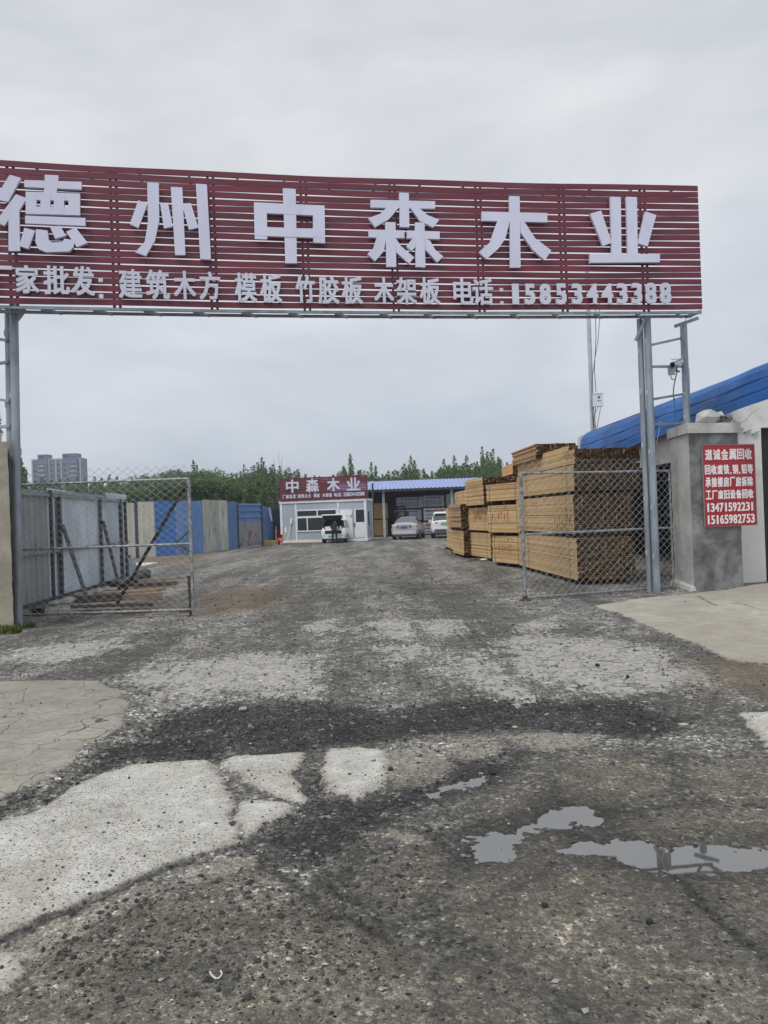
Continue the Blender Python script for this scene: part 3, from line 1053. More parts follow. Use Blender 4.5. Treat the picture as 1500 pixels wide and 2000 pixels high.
def build_ground():
    rows = [-8.0, -4.0, -1.5, 0.0, 0.8]
    y = 1.4
    while y < 700:
        rows.append(y)
        y += max(0.011, y * y / 1229.0 * 0.95) if y < 60 else y * 0.06
    rows.append(900.0)
    Yr = np.array(rows)
    nc = 640
    s = np.linspace(-1, 1, nc)
    s = np.concatenate([[-6, -3, -1.8, -1.3], s, [1.3, 1.8, 3, 6]])
    half = 0.62 * np.maximum(Yr, 1.2) + 0.9
    X = half[:, None] * s[None, :]
    Y = np.repeat(Yr[:, None], len(s), 1)
    Z, A = height(X, Y)
    nr, ncol = X.shape
    co = np.stack([X, Y, Z], -1).reshape(-1, 3)
    idx = np.arange(nr * ncol).reshape(nr, ncol)
    quads = np.stack([idx[:-1, :-1], idx[:-1, 1:], idx[1:, 1:], idx[1:, :-1]], -1).reshape(-1, 4)

    def fmean(f):
        return (f[:-1, :-1] + f[:-1, 1:] + f[1:, 1:] + f[1:, :-1]).reshape(-1) / 4
    owner = np.zeros(len(quads), int)
    owner[fmean(A['f_left']) > 0] = 1
    owner[fmean(A['f_right']) > 0] = 2
    for k, nm in enumerate(('ground', 'cracked_concrete_slab', 'concrete_apron')):
        q = quads[owner == k]
        used, inv = np.unique(q.ravel(), return_inverse=True)
        me = bpy.data.meshes.new(nm)
        me.vertices.add(len(used))
        me.vertices.foreach_set('co', co[used].ravel())
        me.loops.add(len(inv))
        me.loops.foreach_set('vertex_index', inv.astype(np.int32))
        me.polygons.add(len(q))
        me.polygons.foreach_set('loop_start', np.arange(0, len(inv), 4, dtype=np.int32))
        me.polygons.foreach_set('use_smooth', np.ones(len(q), bool))
        for a_, f in A.items():
            at = me.attributes.new(a_, 'FLOAT', 'POINT')
            at.data.foreach_set('value', np.clip(f, -9, 9).reshape(-1)[used].astype(np.float32))
        me.update(calc_edges=True)
        me.validate()
        me.materials.append(M['ground'])
        o = bpy.data.objects.new(nm, me)
        COL.objects.link(o)
        tag(o, kind='structure')


build_ground()

# standing water: level sheets that the ground rises through
m = NT('puddle water')
m.set((0.07, 0.067, 0.06), 0.02, 0.0, 0.5)
m.bsdf.inputs['IOR'].default_value = 3.1
m.bump(m.noise(m.obj(), 9, 2), 0.004, 0.01)
M['water'] = m.mat
def hull(pts):
    pts = sorted(map(tuple, pts))

    def half(it):
        h = []
        for p in it:
            while len(h) > 1 and (h[-1][0] - h[-2][0]) * (p[1] - h[-2][1]) - (h[-1][1] - h[-2][1]) * (p[0] - h[-2][0]) <= 0:
                h.pop()
            h.append(p)
        return h
    lo, hi = half(pts), half(pts[::-1])
    return lo[:-1] + hi[:-1]


for q in PUDDLES:
    g = gpoly(q)
    grown = [(p[0] + 0.12 * math.cos(t), p[1] + 0.12 * math.sin(t)) for p in g for t in np.arange(0, 6.28, 0.785)]
    mb = MB()
    mb.face([(x, y, WATER_Z) for x, y in hull(grown)])
    tag(mb.build('puddle', M['water']), kind='structure')


def gz(x, y):
    return float(height(np.array([[x]]), np.array([[y]]))[0][0, 0])


# loose chippings lying on the yard
ICO_V, ICO_F = None, None


def ico():
    t = (1 + 5 ** 0.5) / 2
    v = np.array([(-1, t, 0), (1, t, 0), (-1, -t, 0), (1, -t, 0), (0, -1, t), (0, 1, t), (0, -1, -t), (0, 1, -t),
                  (t, 0, -1), (t, 0, 1), (-t, 0, -1), (-t, 0, 1)]) / math.sqrt(1 + t * t)
    f = np.array([(0, 11, 5), (0, 5, 1), (0, 1, 7), (0, 7, 10), (0, 10, 11), (1, 5, 9), (5, 11, 4), (11, 10, 2), (10, 7, 6), (7, 1, 8),
                  (3, 9, 4), (3, 4, 2), (3, 2, 6), (3, 6, 8), (3, 8, 9), (4, 9, 5), (2, 4, 11), (6, 2, 10), (8, 6, 7), (9, 8, 1)])
    return v, f


def build_chippings():
    n0 = 190000
    Y = 2.2 + RNG.random(n0) ** 1.1 * 24
    X = (RNG.random(n0) * 2 - 1) * (0.58 * Y + 0.3)
    z, A = height(X[None], Y[None])
    z = z[0]
    A = {k: a[0] for k, a in A.items()}
    hard = np.maximum(np.maximum(A['f_white'], A['f_left']), A['f_right'])
    p = np.full(n0, 0.30)
    p = np.where(A['f_dark'] > -0.05, 0.9, p)
    p = np.where(A['f_old'] > 0, 0.18, p)
    p = np.where(A['f_slag'] > 0, 0.55, p)
    p = np.where(A['f_worn'] > -0.05, 0.10, p)
    p = np.where(hard > 0.03, 0.10, p)
    p = np.where(A['f_left'] > 0, 0.008, p)
    p = np.where(A['f_right'] > 0, 0.006, p)
    p = np.where(A['f_pud'] > -0.02, 0.05, p)
    p = p * np.clip((27 - Y) / 18, 0.0, 1.0)
    k = RNG.random(n0) < p
    X, Y, z = X[k], Y[k], z[k]
    dark = (hard[k] > 0.02)
    n = len(X)
    v = np.array([(1, 0, 0), (-1, 0, 0), (0, 1, 0), (0, -1, 0), (0, 0, 1), (0, 0, -1)], float)
    f = np.array([(0, 2, 4), (2, 1, 4), (1, 3, 4), (3, 0, 4), (2, 0, 5), (1, 2, 5), (3, 1, 5), (0, 3, 5)])
    size = (0.0022 + RNG.random(n) ** 5 * 0.013) * (0.8 + 0.06 * Y)
    size *= np.where(dark, 0.75, 1.0)
    jit = 1 + (RNG.random((n, 6, 1)) - 0.5) * 0.7
    st = 0.6 + RNG.random((n, 1, 3)) * 0.8
    st[:, :, 2] *= 0.7
    an = RNG.random(n) * 6.28
    V = v[None] * jit * st
    ca, sa = np.cos(an)[:, None], np.sin(an)[:, None]
    V = np.stack([V[..., 0] * ca - V[..., 1] * sa, V[..., 0] * sa + V[..., 1] * ca, V[..., 2]], -1) * size[:, None, None]
    V += np.stack([X, Y, z + size * 0.3], -1)[:, None, :]
    Fc = (f[None] + (np.arange(n) * 6)[:, None, None]).reshape(-1, 3)
    me = bpy.data.meshes.new('loose_chippings')
    me.from_pydata(V.reshape(-1, 3).tolist(), [], Fc.tolist())
    r = RNG.random(n)
    r = np.where(A['f_dark'][k] > -0.05, r * 0.8, 0.35 + 0.6 * r)
    r = np.where((A['f_slag'][k] > 0), r * 0.35, r)
    r = np.where(dark, r * 0.45, r)
    r = np.where(RNG.random(n) < 0.03, 0.98, r)
    at = me.attributes.new('rnd', 'FLOAT', 'FACE')
    at.data.foreach_set('value', np.repeat(r, 8).astype(np.float32))
    mm = NT('chipping stone')
    rr = mm.attr('rnd')
    ramp = mm.n('ValToRGB')
    e = ramp.color_ramp.elements
    e[0].position = 0.0
    e[0].color = (0.028, 0.028, 0.029, 1)
    e[1].position = 1.0
    e[1].color = (0.36, 0.345, 0.315, 1)
    for pos, c in ((0.45, 0.06), (0.75, 0.14), (0.93, 0.2)):
        q = e.new(pos)
        q.color = (c, c * 0.98, c * 0.94, 1)
    mm.l(rr, ramp.inputs[0])
    mm.set(ramp.outputs[0], 0.85, 0, 0.3)
    me.materials.append(mm.mat)
    o = bpy.data.objects.new('loose_chippings', me)
    COL.objects.link(o)
    tag(o, kind='stuff')


build_chippings()


def stone(px, py, size, mt, name, label, cat, flat=0.6, seed=1, group=None):
    c = G(px, py)
    v, f = ico()
    r = random.Random(seed)
    mb = MB()
    z = gz(c.x, c.y)
    vv = [Vector(a) * (0.75 + 0.5 * r.random()) for a in v]
    mb.add([(c.x + a.x * size, c.y + a.y * size * 0.8, z + size * flat * 0.5 + a.z * size * flat) for a in vv], f.tolist())
    o = mb.build(name, mt, subsurf=1)
    return tag(o, label, cat, group)


stone(475, 1384, 0.05, M['stone'], 'stone', 'pale stone lying on the dark gravel left of the middle, biggest pale one there', 'stone', seed=3, group='loose stones on the yard')
stone(763, 1507, 0.024, M['stone_dark'], 'stone', 'small black lump of slag on the speckled pale slab in the middle', 'stone', 0.8, 4, 'loose stones on the yard')
stone(963, 1507, 0.024, M['stone_dark'], 'stone', 'black lump of slag at the far tip of the narrow wet streak', 'stone', 0.6, 5, 'loose stones on the yard')
stone(1167, 1302, 0.032, M['stone_dark'], 'stone', 'dark stone on the wide worn pale patch right of the middle, nearer the gate', 'stone', 0.8, 6, 'loose stones on the yard')
stone(1226, 1325, 0.030, M['stone_dark'], 'stone', 'dark stone on the wide worn pale patch, nearer the camera and to the right', 'stone', 0.7, 7, 'loose stones on the yard')
stone(1268, 1804, 0.02, M['stone_dark'], 'stone', 'black pebble between the big puddle and the bottom right corner', 'stone', 0.8, 8, 'loose stones on the yard')
stone(1063, 1773, 0.02, M['stone_dark'], 'stone', 'black crumbly pebble below the small puddle, left of the big one', 'stone', 0.8, 9, 'loose stones on the yard')
stone(1006, 1419, 0.03, M['stone'], 'stone', 'pale flat chip on the dark gravel band right of the middle', 'stone', 0.4, 10, 'loose stones on the yard')
stone(1335, 1414, 0.05, M['stone'], 'stone', 'long pale sliver on the dark gravel near the right edge', 'stone', 0.25, 12, 'loose stones on the yard')
mb = MB()
pts = [G(410, 1903), G(412, 1908), G(416, 1913), G(423, 1917), G(430, 1915), G(434, 1908), G(431, 1902)]
mb.path([(p.x, p.y, gz(p.x, p.y) + 0.006) for p in pts], 0.0028, 6)
tag(mb.build('plastic_strip', M['plastic_white']), 'thin curled white plastic strip lying on the worn concrete', 'litter')

# ------------------------------------------------------------------ gateway with the big sign
Ht, Hb = 7.47, 5.17
knots = []
for x, y in ((0, 313), (437, 335), (750, 348.5), (920, 355), (1363, 362)):
    r = ray(x, y)
    t = (Ht - EYE) / r.z
    knots.append((r.x * t, r.y * t))
kx = np.array([k[0] for k in knots])
ky = np.array([k[1] for k in knots])
cf = np.polyfit(kx, ky, 2)
X_END = kx[-1]
X_START = -7.35


def plan(x):
    return float(np.polyval(cf, x))


def ptan(x):
    s = 2 * cf[0] * x + cf[1]
    return Vector((1, s, 0)).normalized()


def sgn(x, z, off=0.0):
    t = ptan(x)
    n = Vector((t.y, -t.x, 0))
    return Vector((x, plan(x), z)) + n * off


def S(px, py, off=0.0):
    """where the line of sight through a pixel meets the bowed sign"""
    r = ray(px, py)
    Y = 13.0
    for _ in range(40):
        X = r.x / r.y * Y
        t = ptan(X)
        Y = Y + 0.7 * (plan(X) - off / t.x - Y)
    k = Y / r.y
    return Vector((r.x * k, Y, EYE + r.z * k))


base_left = G(37, 1217)
base_right = G(1280, 1156)
gate = thing('entrance_gateway', (0, 13.4, 0), 'tall steel entrance gateway carrying a wide dark red slatted sign with large pale characters', 'gateway')
NS = 26
xs = np.linspace(X_START, X_END, NS + 1)
mb = MB()
NSL = 20
pitch = (Ht - Hb) / NSL
for k in range(NSL):
    z1 = Ht - k * pitch
    z0 = z1 - pitch * 0.82
    rr = random.random()
    for a, b in zip(xs, xs[1:]):
        wv0 = 0.006 * math.sin(a * 1.7 + k * 2.1)
        wv1 = 0.006 * math.sin(b * 1.7 + k * 2.1)
        mb.hexa([sgn(a, z0 + wv0, 0), sgn(b, z0 + wv1, 0), sgn(b, z0 + wv1, -0.022), sgn(a, z0 + wv0, -0.022),
                 sgn(a, z1 + wv0, 0), sgn(b, z1 + wv1, 0), sgn(b, z1 + wv1, -0.022), sgn(a, z1 + wv0, -0.022)], 0, rr)
mb.build('sign_slats', M['red_slat'], gate)
# frame behind the slats
x = X_START + 0.05
i = 0
while x < X_END + 0.02:
    for dx in (-0.045, 0.045):
        if x + dx < X_END:
            mb = MB()
            mb.bar(sgn(x + dx, Hb - 0.02, -0.045), sgn(x + dx, Ht + 0.0, -0.045), 0.035, 0.04)
            mb.build('sign_upright', M['steel_dark'], gate)
    x += 1.53
    i += 1
DEP = 0.40
for z, of in ((Hb - 0.01, -DEP), (Ht - 0.06, -DEP), (Hb - 0.03, -0.05)):
    mb = MB()
    for a, b in zip(xs, xs[1:]):
        mb.bar(sgn(a, z, of), sgn(b, z, of), 0.045, 0.045)
    mb.build('truss_chord', M['galv'], gate)
x = X_START + 0.4
while x < X_END:
    mb = MB()
    a = sgn(x, Hb - 0.04, -0.07)
    b = sgn(min(x + 0.25, X_END - 0.02), Hb - 0.03, -DEP + 0.02)
    mb.bar(a, b, 0.04, 0.04)
    mb.build('truss_strut', M['galv'], gate)
    mb = MB()
    mb.bar(sgn(x, Ht - 0.06, -0.06), sgn(x, Ht - 0.06, -DEP + 0.02), 0.035, 0.035)
    mb.build('truss_strut', M['galv'], gate)
    x += 0.78
mb = MB()
mb.bar(sgn(X_END - 0.03, Hb - 0.02, -0.02), sgn(X_END - 0.10, Hb - 0.02, -DEP), 0.05, 0.05)
mb.build('truss_strut', M['galv'], gate)


def pole(a, b, r, label=None):
    mb = MB()
    mb.tube(a, b, r, n=14)
    # welded seam blobs
    rr = random.Random(int(a[0] * 100))
    for k in range(5):
        t = 0.12 + 0.19 * k + rr.random() * 0.05
        p = Vector(a).lerp(Vector(b), t) + Vector((-r * 0.8, -r * 0.55, 0))
        v, f = ico()
        mb.add([(p.x + q[0] * 0.022, p.y + q[1] * 0.02, p.z + q[2] * 0.07) for q in v], f.tolist(), 1)
    return mb.build('column', [M['galv'], M['galv_light']], gate, smooth=False)


def plumb(px_bot, py_bot, z1, back=0.0):
    p = G(px_bot, py_bot)
    return p


# right legs: two front tubes, one rear tube standing on the masonry pillar
zc = Hb - 0.06
pR = P(1283, 1156, 14.30)
pR1 = Vector((pR.x, pR.y, 0))
top = S(1264.5, 625, -0.3)
pole((pR1.x, pR1.y, -0.1), (pR1.x + 0.005, pR1.y, zc), 0.068)
pole((pR1.x - 0.098, pR1.y + 0.10, -0.1), (pR1.x - 0.098, pR1.y + 0.10, zc), 0.055)
q = P(1333, 640, 14.9)
pR3 = Vector((q.x + 0.02, 14.9, 0))
pole((pR3.x, pR3.y, 3.02), (pR3.x, pR3.y, zc), 0.066)
for k, (y0, y1) in enumerate(((674, 661), (716, 716), (780, 770), (829, 826))):
    a = P(1274, y0, pR1.y + 0.02)
    b = P(1328, y1, pR3.y)
    mb = MB()
    mb.bar(Vector((pR1.x + 0.06, pR1.y + 0.02, a.z)), Vector((pR3.x - 0.06, pR3.y, b.z)), 0.045, 0.045)
    mb.build('ladder_rung', M['galv'], gate)
mb = MB()
mb.bar(Vector((pR1.x - 0.22, pR1.y, zc - 0.42)), Vector((pR1.x - 0.03, pR1.y - 0.1, zc)), 0.05, 0.05)
mb.build('gusset', M['galv'], gate)
mb = MB()
mb.bar(Vector((pR3.x - 0.30, pR3.y - 0.35, zc - 0.12)), Vector((pR3.x + 0.16, pR3.y - 0.3, zc + 0.03)), 0.06, 0.06)
mb.build('gusset', M['galv'], gate)
mb = MB()
a = sgn(X_END - 0.12, Hb - 0.03, -0.4)
mb.path([a, a + Vector((-0.01, 0.2, -0.5)), Vector((pR3.x + 0.08, pR3.y, Hb - 0.95)), Vector((pR3.x + 0.07, pR3.y, Hb - 1.6))], 0.006)
mb.build('cable', M['cable_white'], gate)
# left legs
pL = P(36, 1220, 12.75)
LN = 0.10   # the left legs lean a little
zl = P(27, 596, 12.75).z
pole((pL.x, pL.y, -0.1), (pL.x + LN, pL.y, zl), 0.070)
pole((pL.x - 0.135, pL.y + 0.10, -0.1), (pL.x - 0.135 + LN, pL.y + 0.10, zl), 0.062)
pole((pL.x - 0.75, pL.y + 0.3, -0.1), (pL.x - 0.75 + LN, pL.y + 0.3, zl), 0.066)
for y in (668, 710, 786, 834):
    a = P(10, y, pL.y + 0.1)
    dz = 0.14 if y in (668, 786) else 0.0
    mb = MB()
    mb.bar(Vector((pL.x - 0.10 + LN * 0.8, pL.y + 0.0, a.z)), Vector((pL.x - 0.70 + LN * 0.8, pL.y + 0.22, a.z + dz)), 0.045, 0.045)
    mb.build('ladder_rung', M['galv'], gate)
mb = MB()
q0 = Vector((pL.x + LN + 0.05, pL.y, zl - 0.02))
mb.prism([q0 + Vector((0, -0.03, -0.05)), q0 + Vector((0, -0.03, -0.26)), q0 + Vector((0.16, -0.05, -0.07))],
         [q0 + Vector((0, 0.03, -0.05)), q0 + Vector((0, 0.03, -0.26)), q0 + Vector((0.16, 0.03, -0.07))])
mb.build('gusset', M['galv'], gate)

# big characters: strokes measured on the sign face
Z1 = lambda p: (p[0] / 2, 280 + p[1] / 2)
Z2 = lambda p: (700 + p[0] / 2, 320 + p[1] / 2)
BIG = [
    (Z1, [[(38, 122), (82, 135), (32, 228), (0, 222), (-14, 205)], [(62, 198), (105, 215), (75, 262), (78, 420), (33, 420), (33, 300), (15, 322), (-15, 303)],
          [(95, 143), (318, 150), (318, 180), (95, 170)], [(175, 122), (228, 125), (220, 200), (172, 198)],
          [(100, 188), (312, 196), (312, 224), (100, 220)], [(100, 246), (312, 248), (312, 281), (100, 275)],
          [(100, 190), (142, 192), (142, 274), (100, 274)], [(158, 192), (196, 193), (196, 276), (158, 276)],
          [(210, 194), (250, 195), (250, 278), (210, 277)], [(267, 195), (312, 196), (312, 280), (267, 279)],
          [(98, 282), (333, 291), (333, 322), (98, 312)],
          [(95, 330), (137, 340), (110, 412), (75, 400)],
          [(140, 335), (185, 340), (190, 378), (205, 387), (245, 385), (250, 372), (290, 378), (287, 405), (270, 422), (180, 425), (150, 412), (138, 385)],
          [(195, 325), (235, 322), (258, 360), (215, 372)], [(258, 345), (295, 328), (342, 388), (300, 405)]]),
    (Z1, [[(540, 222), (577, 235), (540, 330), (507, 315)],
          [(575, 152), (620, 155), (622, 300), (605, 380), (570, 440), (528, 425), (565, 385), (578, 310)],
          [(625, 230), (657, 237), (675, 325), (640, 332)], [(667, 170), (712, 172), (724, 436), (684, 436)],
          [(710, 235), (745, 233), (775, 328), (738, 337)], [(765, 157), (808, 160), (824, 454), (782, 452)]]),
    (Z1, [[(1105, 175), (1155, 178), (1160, 468), (1115, 468)], [(992, 230), (1268, 243), (1268, 283), (992, 270)],
          [(992, 232), (1042, 237), (1044, 375), (995, 373)], [(1222, 242), (1268, 244), (1270, 390), (1224, 387)],
          [(994, 325), (1269, 335), (1270, 370), (994, 360)]]),
    (Z2, [[(48, 140), (300, 146), (300, 175), (48, 170)], [(160, 112), (197, 114), (199, 247), (162, 246)],
          [(115, 165), (160, 168), (120, 215), (65, 247), (38, 212), (85, 195)], [(200, 168), (235, 170), (270, 200), (316, 218), (292, 248), (240, 222)],
          [(40, 256), (180, 260), (180, 290), (40, 287)], [(105, 227), (145, 228), (148, 402), (110, 402)],
          [(72, 285), (108, 288), (100, 340), (65, 380), (35, 352), (58, 330)], [(146, 290), (165, 320), (218, 365), (198, 390), (148, 345)],
          [(190, 260), (318, 264), (318, 294), (190, 290)], [(222, 228), (258, 230), (262, 404), (224, 402)],
          [(212, 290), (224, 290), (222, 325), (208, 340), (187, 322)], [(260, 290), (280, 300), (300, 335), (332, 362), (308, 384), (262, 335)]]),
    (Z2, [[(482, 186), (738, 192), (738, 228), (482, 222)], [(590, 125), (630, 127), (634, 405), (594, 405)],
          [(545, 218), (592, 220), (575, 290), (548, 330), (500, 372), (470, 345), (515, 305)],
          [(632, 220), (650, 228), (690, 290), (754, 338), (728, 377), (680, 335), (634, 268)]]),
    (Z2, [[(905, 195), (948, 182), (990, 308), (955, 320)], [(985, 128), (1025, 130), (1028, 356), (990, 356)],
          [(1047, 128), (1088, 130), (1092, 356), (1053, 356)], [(1122, 186), (1164, 200), (1130, 322), (1092, 310)],
          [(905, 352), (1178, 352), (1178, 384), (905, 386)]]),
]
for fn, strokes in BIG:
    mb = MB()
    for i, st in enumerate(strokes):
        px = [fn(p) for p in st]
        # keep every outline turning the same way
        a2 = sum(px[k][0] * px[(k + 1) % len(px)][1] - px[(k + 1) % len(px)][0] * px[k][1] for k in range(len(px)))
        if a2 > 0:
            px = px[::-1]
        fr = [S(x, y, 0.105 + 0.0016 * i) for x, y in px]
        bk = []
        for p in fr:
            t = ptan(p.x)
            bk.append(p - Vector((t.y, -t.x, 0)) * (0.06 + 0.0016 * i))
        mb.prism(fr, bk)
    mb.build('sign_character', M['letter'], gate)

# second line
ROW2 = [(Z1, '厂', 12, 76, 480, 598), (Z1, '家', 108, 92, 478, 588), (Z1, '批', 222, 102, 480, 592), (Z1, '发', 325, 92, 482, 596), (Z1, ':', 395, 17, 516, 612),
        (Z1, '建', 510, 92, 493, 607), (Z1, '筑', 617, 92, 496, 611), (Z1, '木', 722, 86, 500, 612), (Z1, '方', 820, 82, 503, 613),
        (Z1, '模', 960, 86, 508, 620), (Z1, '板', 1058, 86, 511, 623), (Z1, '竹', 1192, 76, 516, 625), (Z1, '胶', 1283, 82, 520, 629), (Z1, '板', 1375, 82, 520, 629),
        (Z2, '木', 99, 77, 443, 549), (Z2, '架', 187, 79, 445, 551), (Z2, '板', 278, 79, 446, 551), (Z2, '电', 408, 77, 448, 552), (Z2, '话', 485, 80, 450, 553), (Z2, ':', 558, 13, 478, 556),
        (Z2, '1', 612, 26, 470, 551), (Z2, '5', 668, 42, 470, 551), (Z2, '8', 728, 44, 470, 551), (Z2, '5', 790, 42, 469, 551), (Z2, '3', 852, 42, 469, 550), (Z2, '4', 912, 45, 469, 549),
        (Z2, '4', 970, 45, 469, 548), (Z2, '3', 1028, 42, 468, 548), (Z2, '3', 1085, 42, 467, 548), (Z2, '8', 1140, 44, 466, 548), (Z2, '8', 1197, 44, 466, 547)]
for fn, ch, cx, w, y0, y1 in ROW2:
    a = S(*fn((cx - w / 2, (y0 + y1) / 2)), 0.05)
    b = S(*fn((cx + w / 2, (y0 + y1) / 2)), 0.05)
    t_ = S(*fn((cx, y0)), 0.05)
    b_ = S(*fn((cx, y1)), 0.05)
    c = S(*fn((cx, (y0 + y1) / 2)), 0.05)
    tx = ptan(c.x)
    mb = MB()
    wd = (b - a).length
    put_glyph(mb, ch, c, tx, wd, t_.z - b_.z, 0.03, 0.0 if ch == ':' else (0.010 if not ch.isdigit() else (0.016 if ch != '1' else 0.004)), Vector((tx.y, -tx.x, 0)))
    mb.build('sign_character', M['letter_small'], gate)

# ------------------------------------------------------------------ chain link gate leaves
def gate_leaf(w, u0, u1, z0, zm, z1, ztop, label, post_u, posts, dia=(0.162, 0.122)):
    o = thing('chain_link_gate', w.pt(u0, 0), label, 'gate', 'chain link gate leaves', math.atan2(w.d.y, w.d.x))
    for pu, pz0, pz1, rad in posts:
        mb = MB()
        mb.tube(w.pt(pu, pz0), w.pt(pu, pz1), rad, n=10)
        mb.build('end_post', M['galv_rail'], o)
    for z in (z0, zm, z1):
        mb = MB()
        mb.tube(w.pt(u0, z), w.pt(u1, z + 0.0), 0.021, n=8)
        mb.build('rail', M['galv_rail'], o)
    mb = MB()
    dw, dh = dia
    rad = 0.0030
    lo, hi = z0, ztop
    H = hi - lo
    W_ = u1 - u0
    sl = dh / dw
    for sgn_ in (1, -1):
        k = 0
        n0 = int(H / dh) + 2
        n1 = int(W_ / dw) + 2
        for k in range(-n0, n1 + 1):
            ub = u0 + k * dw if sgn_ > 0 else u0 + k * dw + 0.0
            # z = lo + sl*(u-ub) for rising wires, mirrored for falling ones
            if sgn_ > 0:
                ua, ue = max(u0, ub), min(u1, ub + H / sl)
                f = lambda u: lo + sl * (u - ub)
            else:
                ua, ue = max(u0, ub), min(u1, ub + H / sl)
                f = lambda u: hi - sl * (u - ub)
            if ue - ua < 0.02:
                continue
            # slight sag and bend so that no two wires run quite true
            n = max(2, int((ue - ua) / 0.5))
            pts = []
            for q in range(n + 1):
                u = ua + (ue - ua) * q / n
                z = f(u)
                jx = 0.008 * math.sin(z * 5 + u * 3) + 0.006 * math.sin(u * 11)
                pts.append(w.pt(min(max(u + jx, u0), u1), z, 0.026 + 0.004 * sgn_ + 0.012 * math.sin(u * 2.3 + z)))
            mb.path(pts, rad, 4)
    mb.build('wire_mesh', M['galv_light'], o)
    return o


wl = Wall(G(37, 1214), G(378, 1203))
ua, _ = wl.uz(35, 1100)
ub, _ = wl.uz(372, 1100)
_, zb_ = wl.uz(200, 1196)
_, zm_ = wl.uz(200, 1068)
_, zt_ = wl.uz(200, 941)
_, zx_ = wl.uz(200, 914)
gate_leaf(wl, ua, ub, zb_, zm_, zt_, zx_, 'chain link gate leaf on the left, in front of the grey sheet hoarding', ub,
          [(ub + 0.02, 0.0, zt_ + 0.02, 0.032), (ua + 0.02, zb_, zt_, 0.022)])
wr = Wall(G(1027, 1173), G(1318, 1150))
ua2, _ = wr.uz(1022, 1060)
ub2, _ = wr.uz(1314, 1060)
_, zb2 = wr.uz(1170, 1157)
_, zm2 = wr.uz(1170, 1037)
_, zt2 = wr.uz(1170, 922)
_, zx2 = wr.uz(1170, 896)
gate_leaf(wr, ua2, ub2, zb2, zm2, zt2, zx2, 'chain link gate leaf on the right, in front of the big lumber stack', ub2,
          [(ua2, 0.0, zt2 + 0.02, 0.032), (ub2 - 0.02, zb2, zt2, 0.022)], (0.150, 0.138))
mb = MB()
p = wr.pt(ua2, 0)
mb.lathe((p.x, p.y, gz(p.x, p.y) - 0.01), (0, 0, 1), [(0, 0.12), (0.03, 0.11), (0.05, 0.05), (0.09, 0.04)], 10)
tag(mb.build('post_foot', M['rust']), 'rusty round foot under the free post of the right gate leaf', 'foot plate')
# leaning prop behind the left leaf
a = P(362, 948, wl.pt(ub, 0).y + 0.12)
b = G(228, 1180)
mb = MB()
mb.tube(b, a, 0.034, n=8)
tag(mb.build('prop_pole', M['rust']), 'rusty brown pole leaning diagonally behind the left gate leaf', 'pole')
mb = MB()
p = wl.pt(ub, 0)
mb.bar((p.x - 0.035, p.y + 0.07, 0.0), (p.x - 0.06, p.y + 0.09, 0.68), 0.05, 0.03)
tag(mb.build('short_stake', M['rust']), 'short dark stake standing against the free post of the left gate leaf', 'stake')

# ------------------------------------------------------------------ pillars, notice, building on the right
def rough_solid(mb_, amp, seed, cuts=3):
    pass


def masonry(name, corners, z0, z1, mats, label, cat, amp=0.02, cap=None):
    """a battered block of masonry subdivided and roughened"""
    o = thing(name, (sum(c[0] for c in corners) / 4, sum(c[1] for c in corners) / 4, z0), label, cat)

    def shell(cs, za, zb, mi_front, nm, nz):
        mb = MB()
        n = 10
        # sides as grids
        for k in range(4):
            A_, B_ = Vector((*cs[k], 0)), Vector((*cs[(k + 1) % 4], 0))
            for i in range(n):
                for j in range(nz):
                    q = []
                    for di, dj in ((0, 0), (1, 0), (1, 1), (0, 1)):
                        p = A_.lerp(B_, (i + di) / n)
                        p.z = za + (zb - za) * (j + dj) / nz
                        q.append(p)
                    mb.face(q, mi_front if k == 0 else 0)
        for i in range(n):
            for j in range(n):
                q = []
                for di, dj in ((0, 0), (1, 0), (1, 1), (0, 1)):
                    a_ = Vector((*cs[0], zb)).lerp(Vector((*cs[1], zb)), (i + di) / n)
                    b_ = Vector((*cs[3], zb)).lerp(Vector((*cs[2], zb)), (i + di) / n)
                    q.append(a_.lerp(b_, (j + dj) / n))
                mb.face(q, 0)
        cx, cy = sum(c[0] for c in cs) / 4, sum(c[1] for c in cs) / 4
        out = []
        for p in mb.v:
            p = Vector(p)
            e = mnoise.noise(p * 3.1) * amp + mnoise.noise(p * 11) * amp * 0.4
            d = Vector((p.x - cx, p.y - cy, 0.0))
            d = d.normalized() * e
            d.z = e * 0.5 if p.z > zb - 1e-4 else 0
            out.append(tuple(p + d))
        mb.v = out
        ob = mb.build(nm, mats, o, smooth=False)
        return ob
    shell(corners, z0, z1, 1, 'shaft', 24)
    if cap:
        shell(cap[0], cap[1], cap[2], 0, 'cap', 4)
    return o


fr0 = G(1356, 1153)
wp = Wall(fr0, fr0 + Vector((1.0, 0.24, 0)))
uR, _ = wp.uz(1446, 990)
dn = -wp.n
ql = P(1313, 990, fr0.y + 1.05)
cs = [wp.pt(0, 0), wp.pt(uR, 0), wp.pt(uR, 0) + dn * 1.05, wp.pt(0, 0) + dn * 1.05]
# the left flank leans out a little, as the photograph shows
cs[3] = Vector((ql.x, ql.y, 0))
_, zcap0 = wp.uz(1400, 846)
_, zcap1 = wp.uz(1400, 826)
e = 0.045
capc = [wp.pt(-e, 0, e), wp.pt(uR + e, 0, e), cs[2] + Vector((e, e, 0)), cs[3] + Vector((-e, e, 0))]
masonry('masonry_pillar', [(c.x, c.y) for c in cs], -0.05, zcap0, [M['pillar'], M['pillar_dark']],
        'square grey rendered masonry pillar beside the right gate, carrying a red notice', 'pillar', 0.018,
        ([(c.x, c.y) for c in capc], zcap0, zcap1))
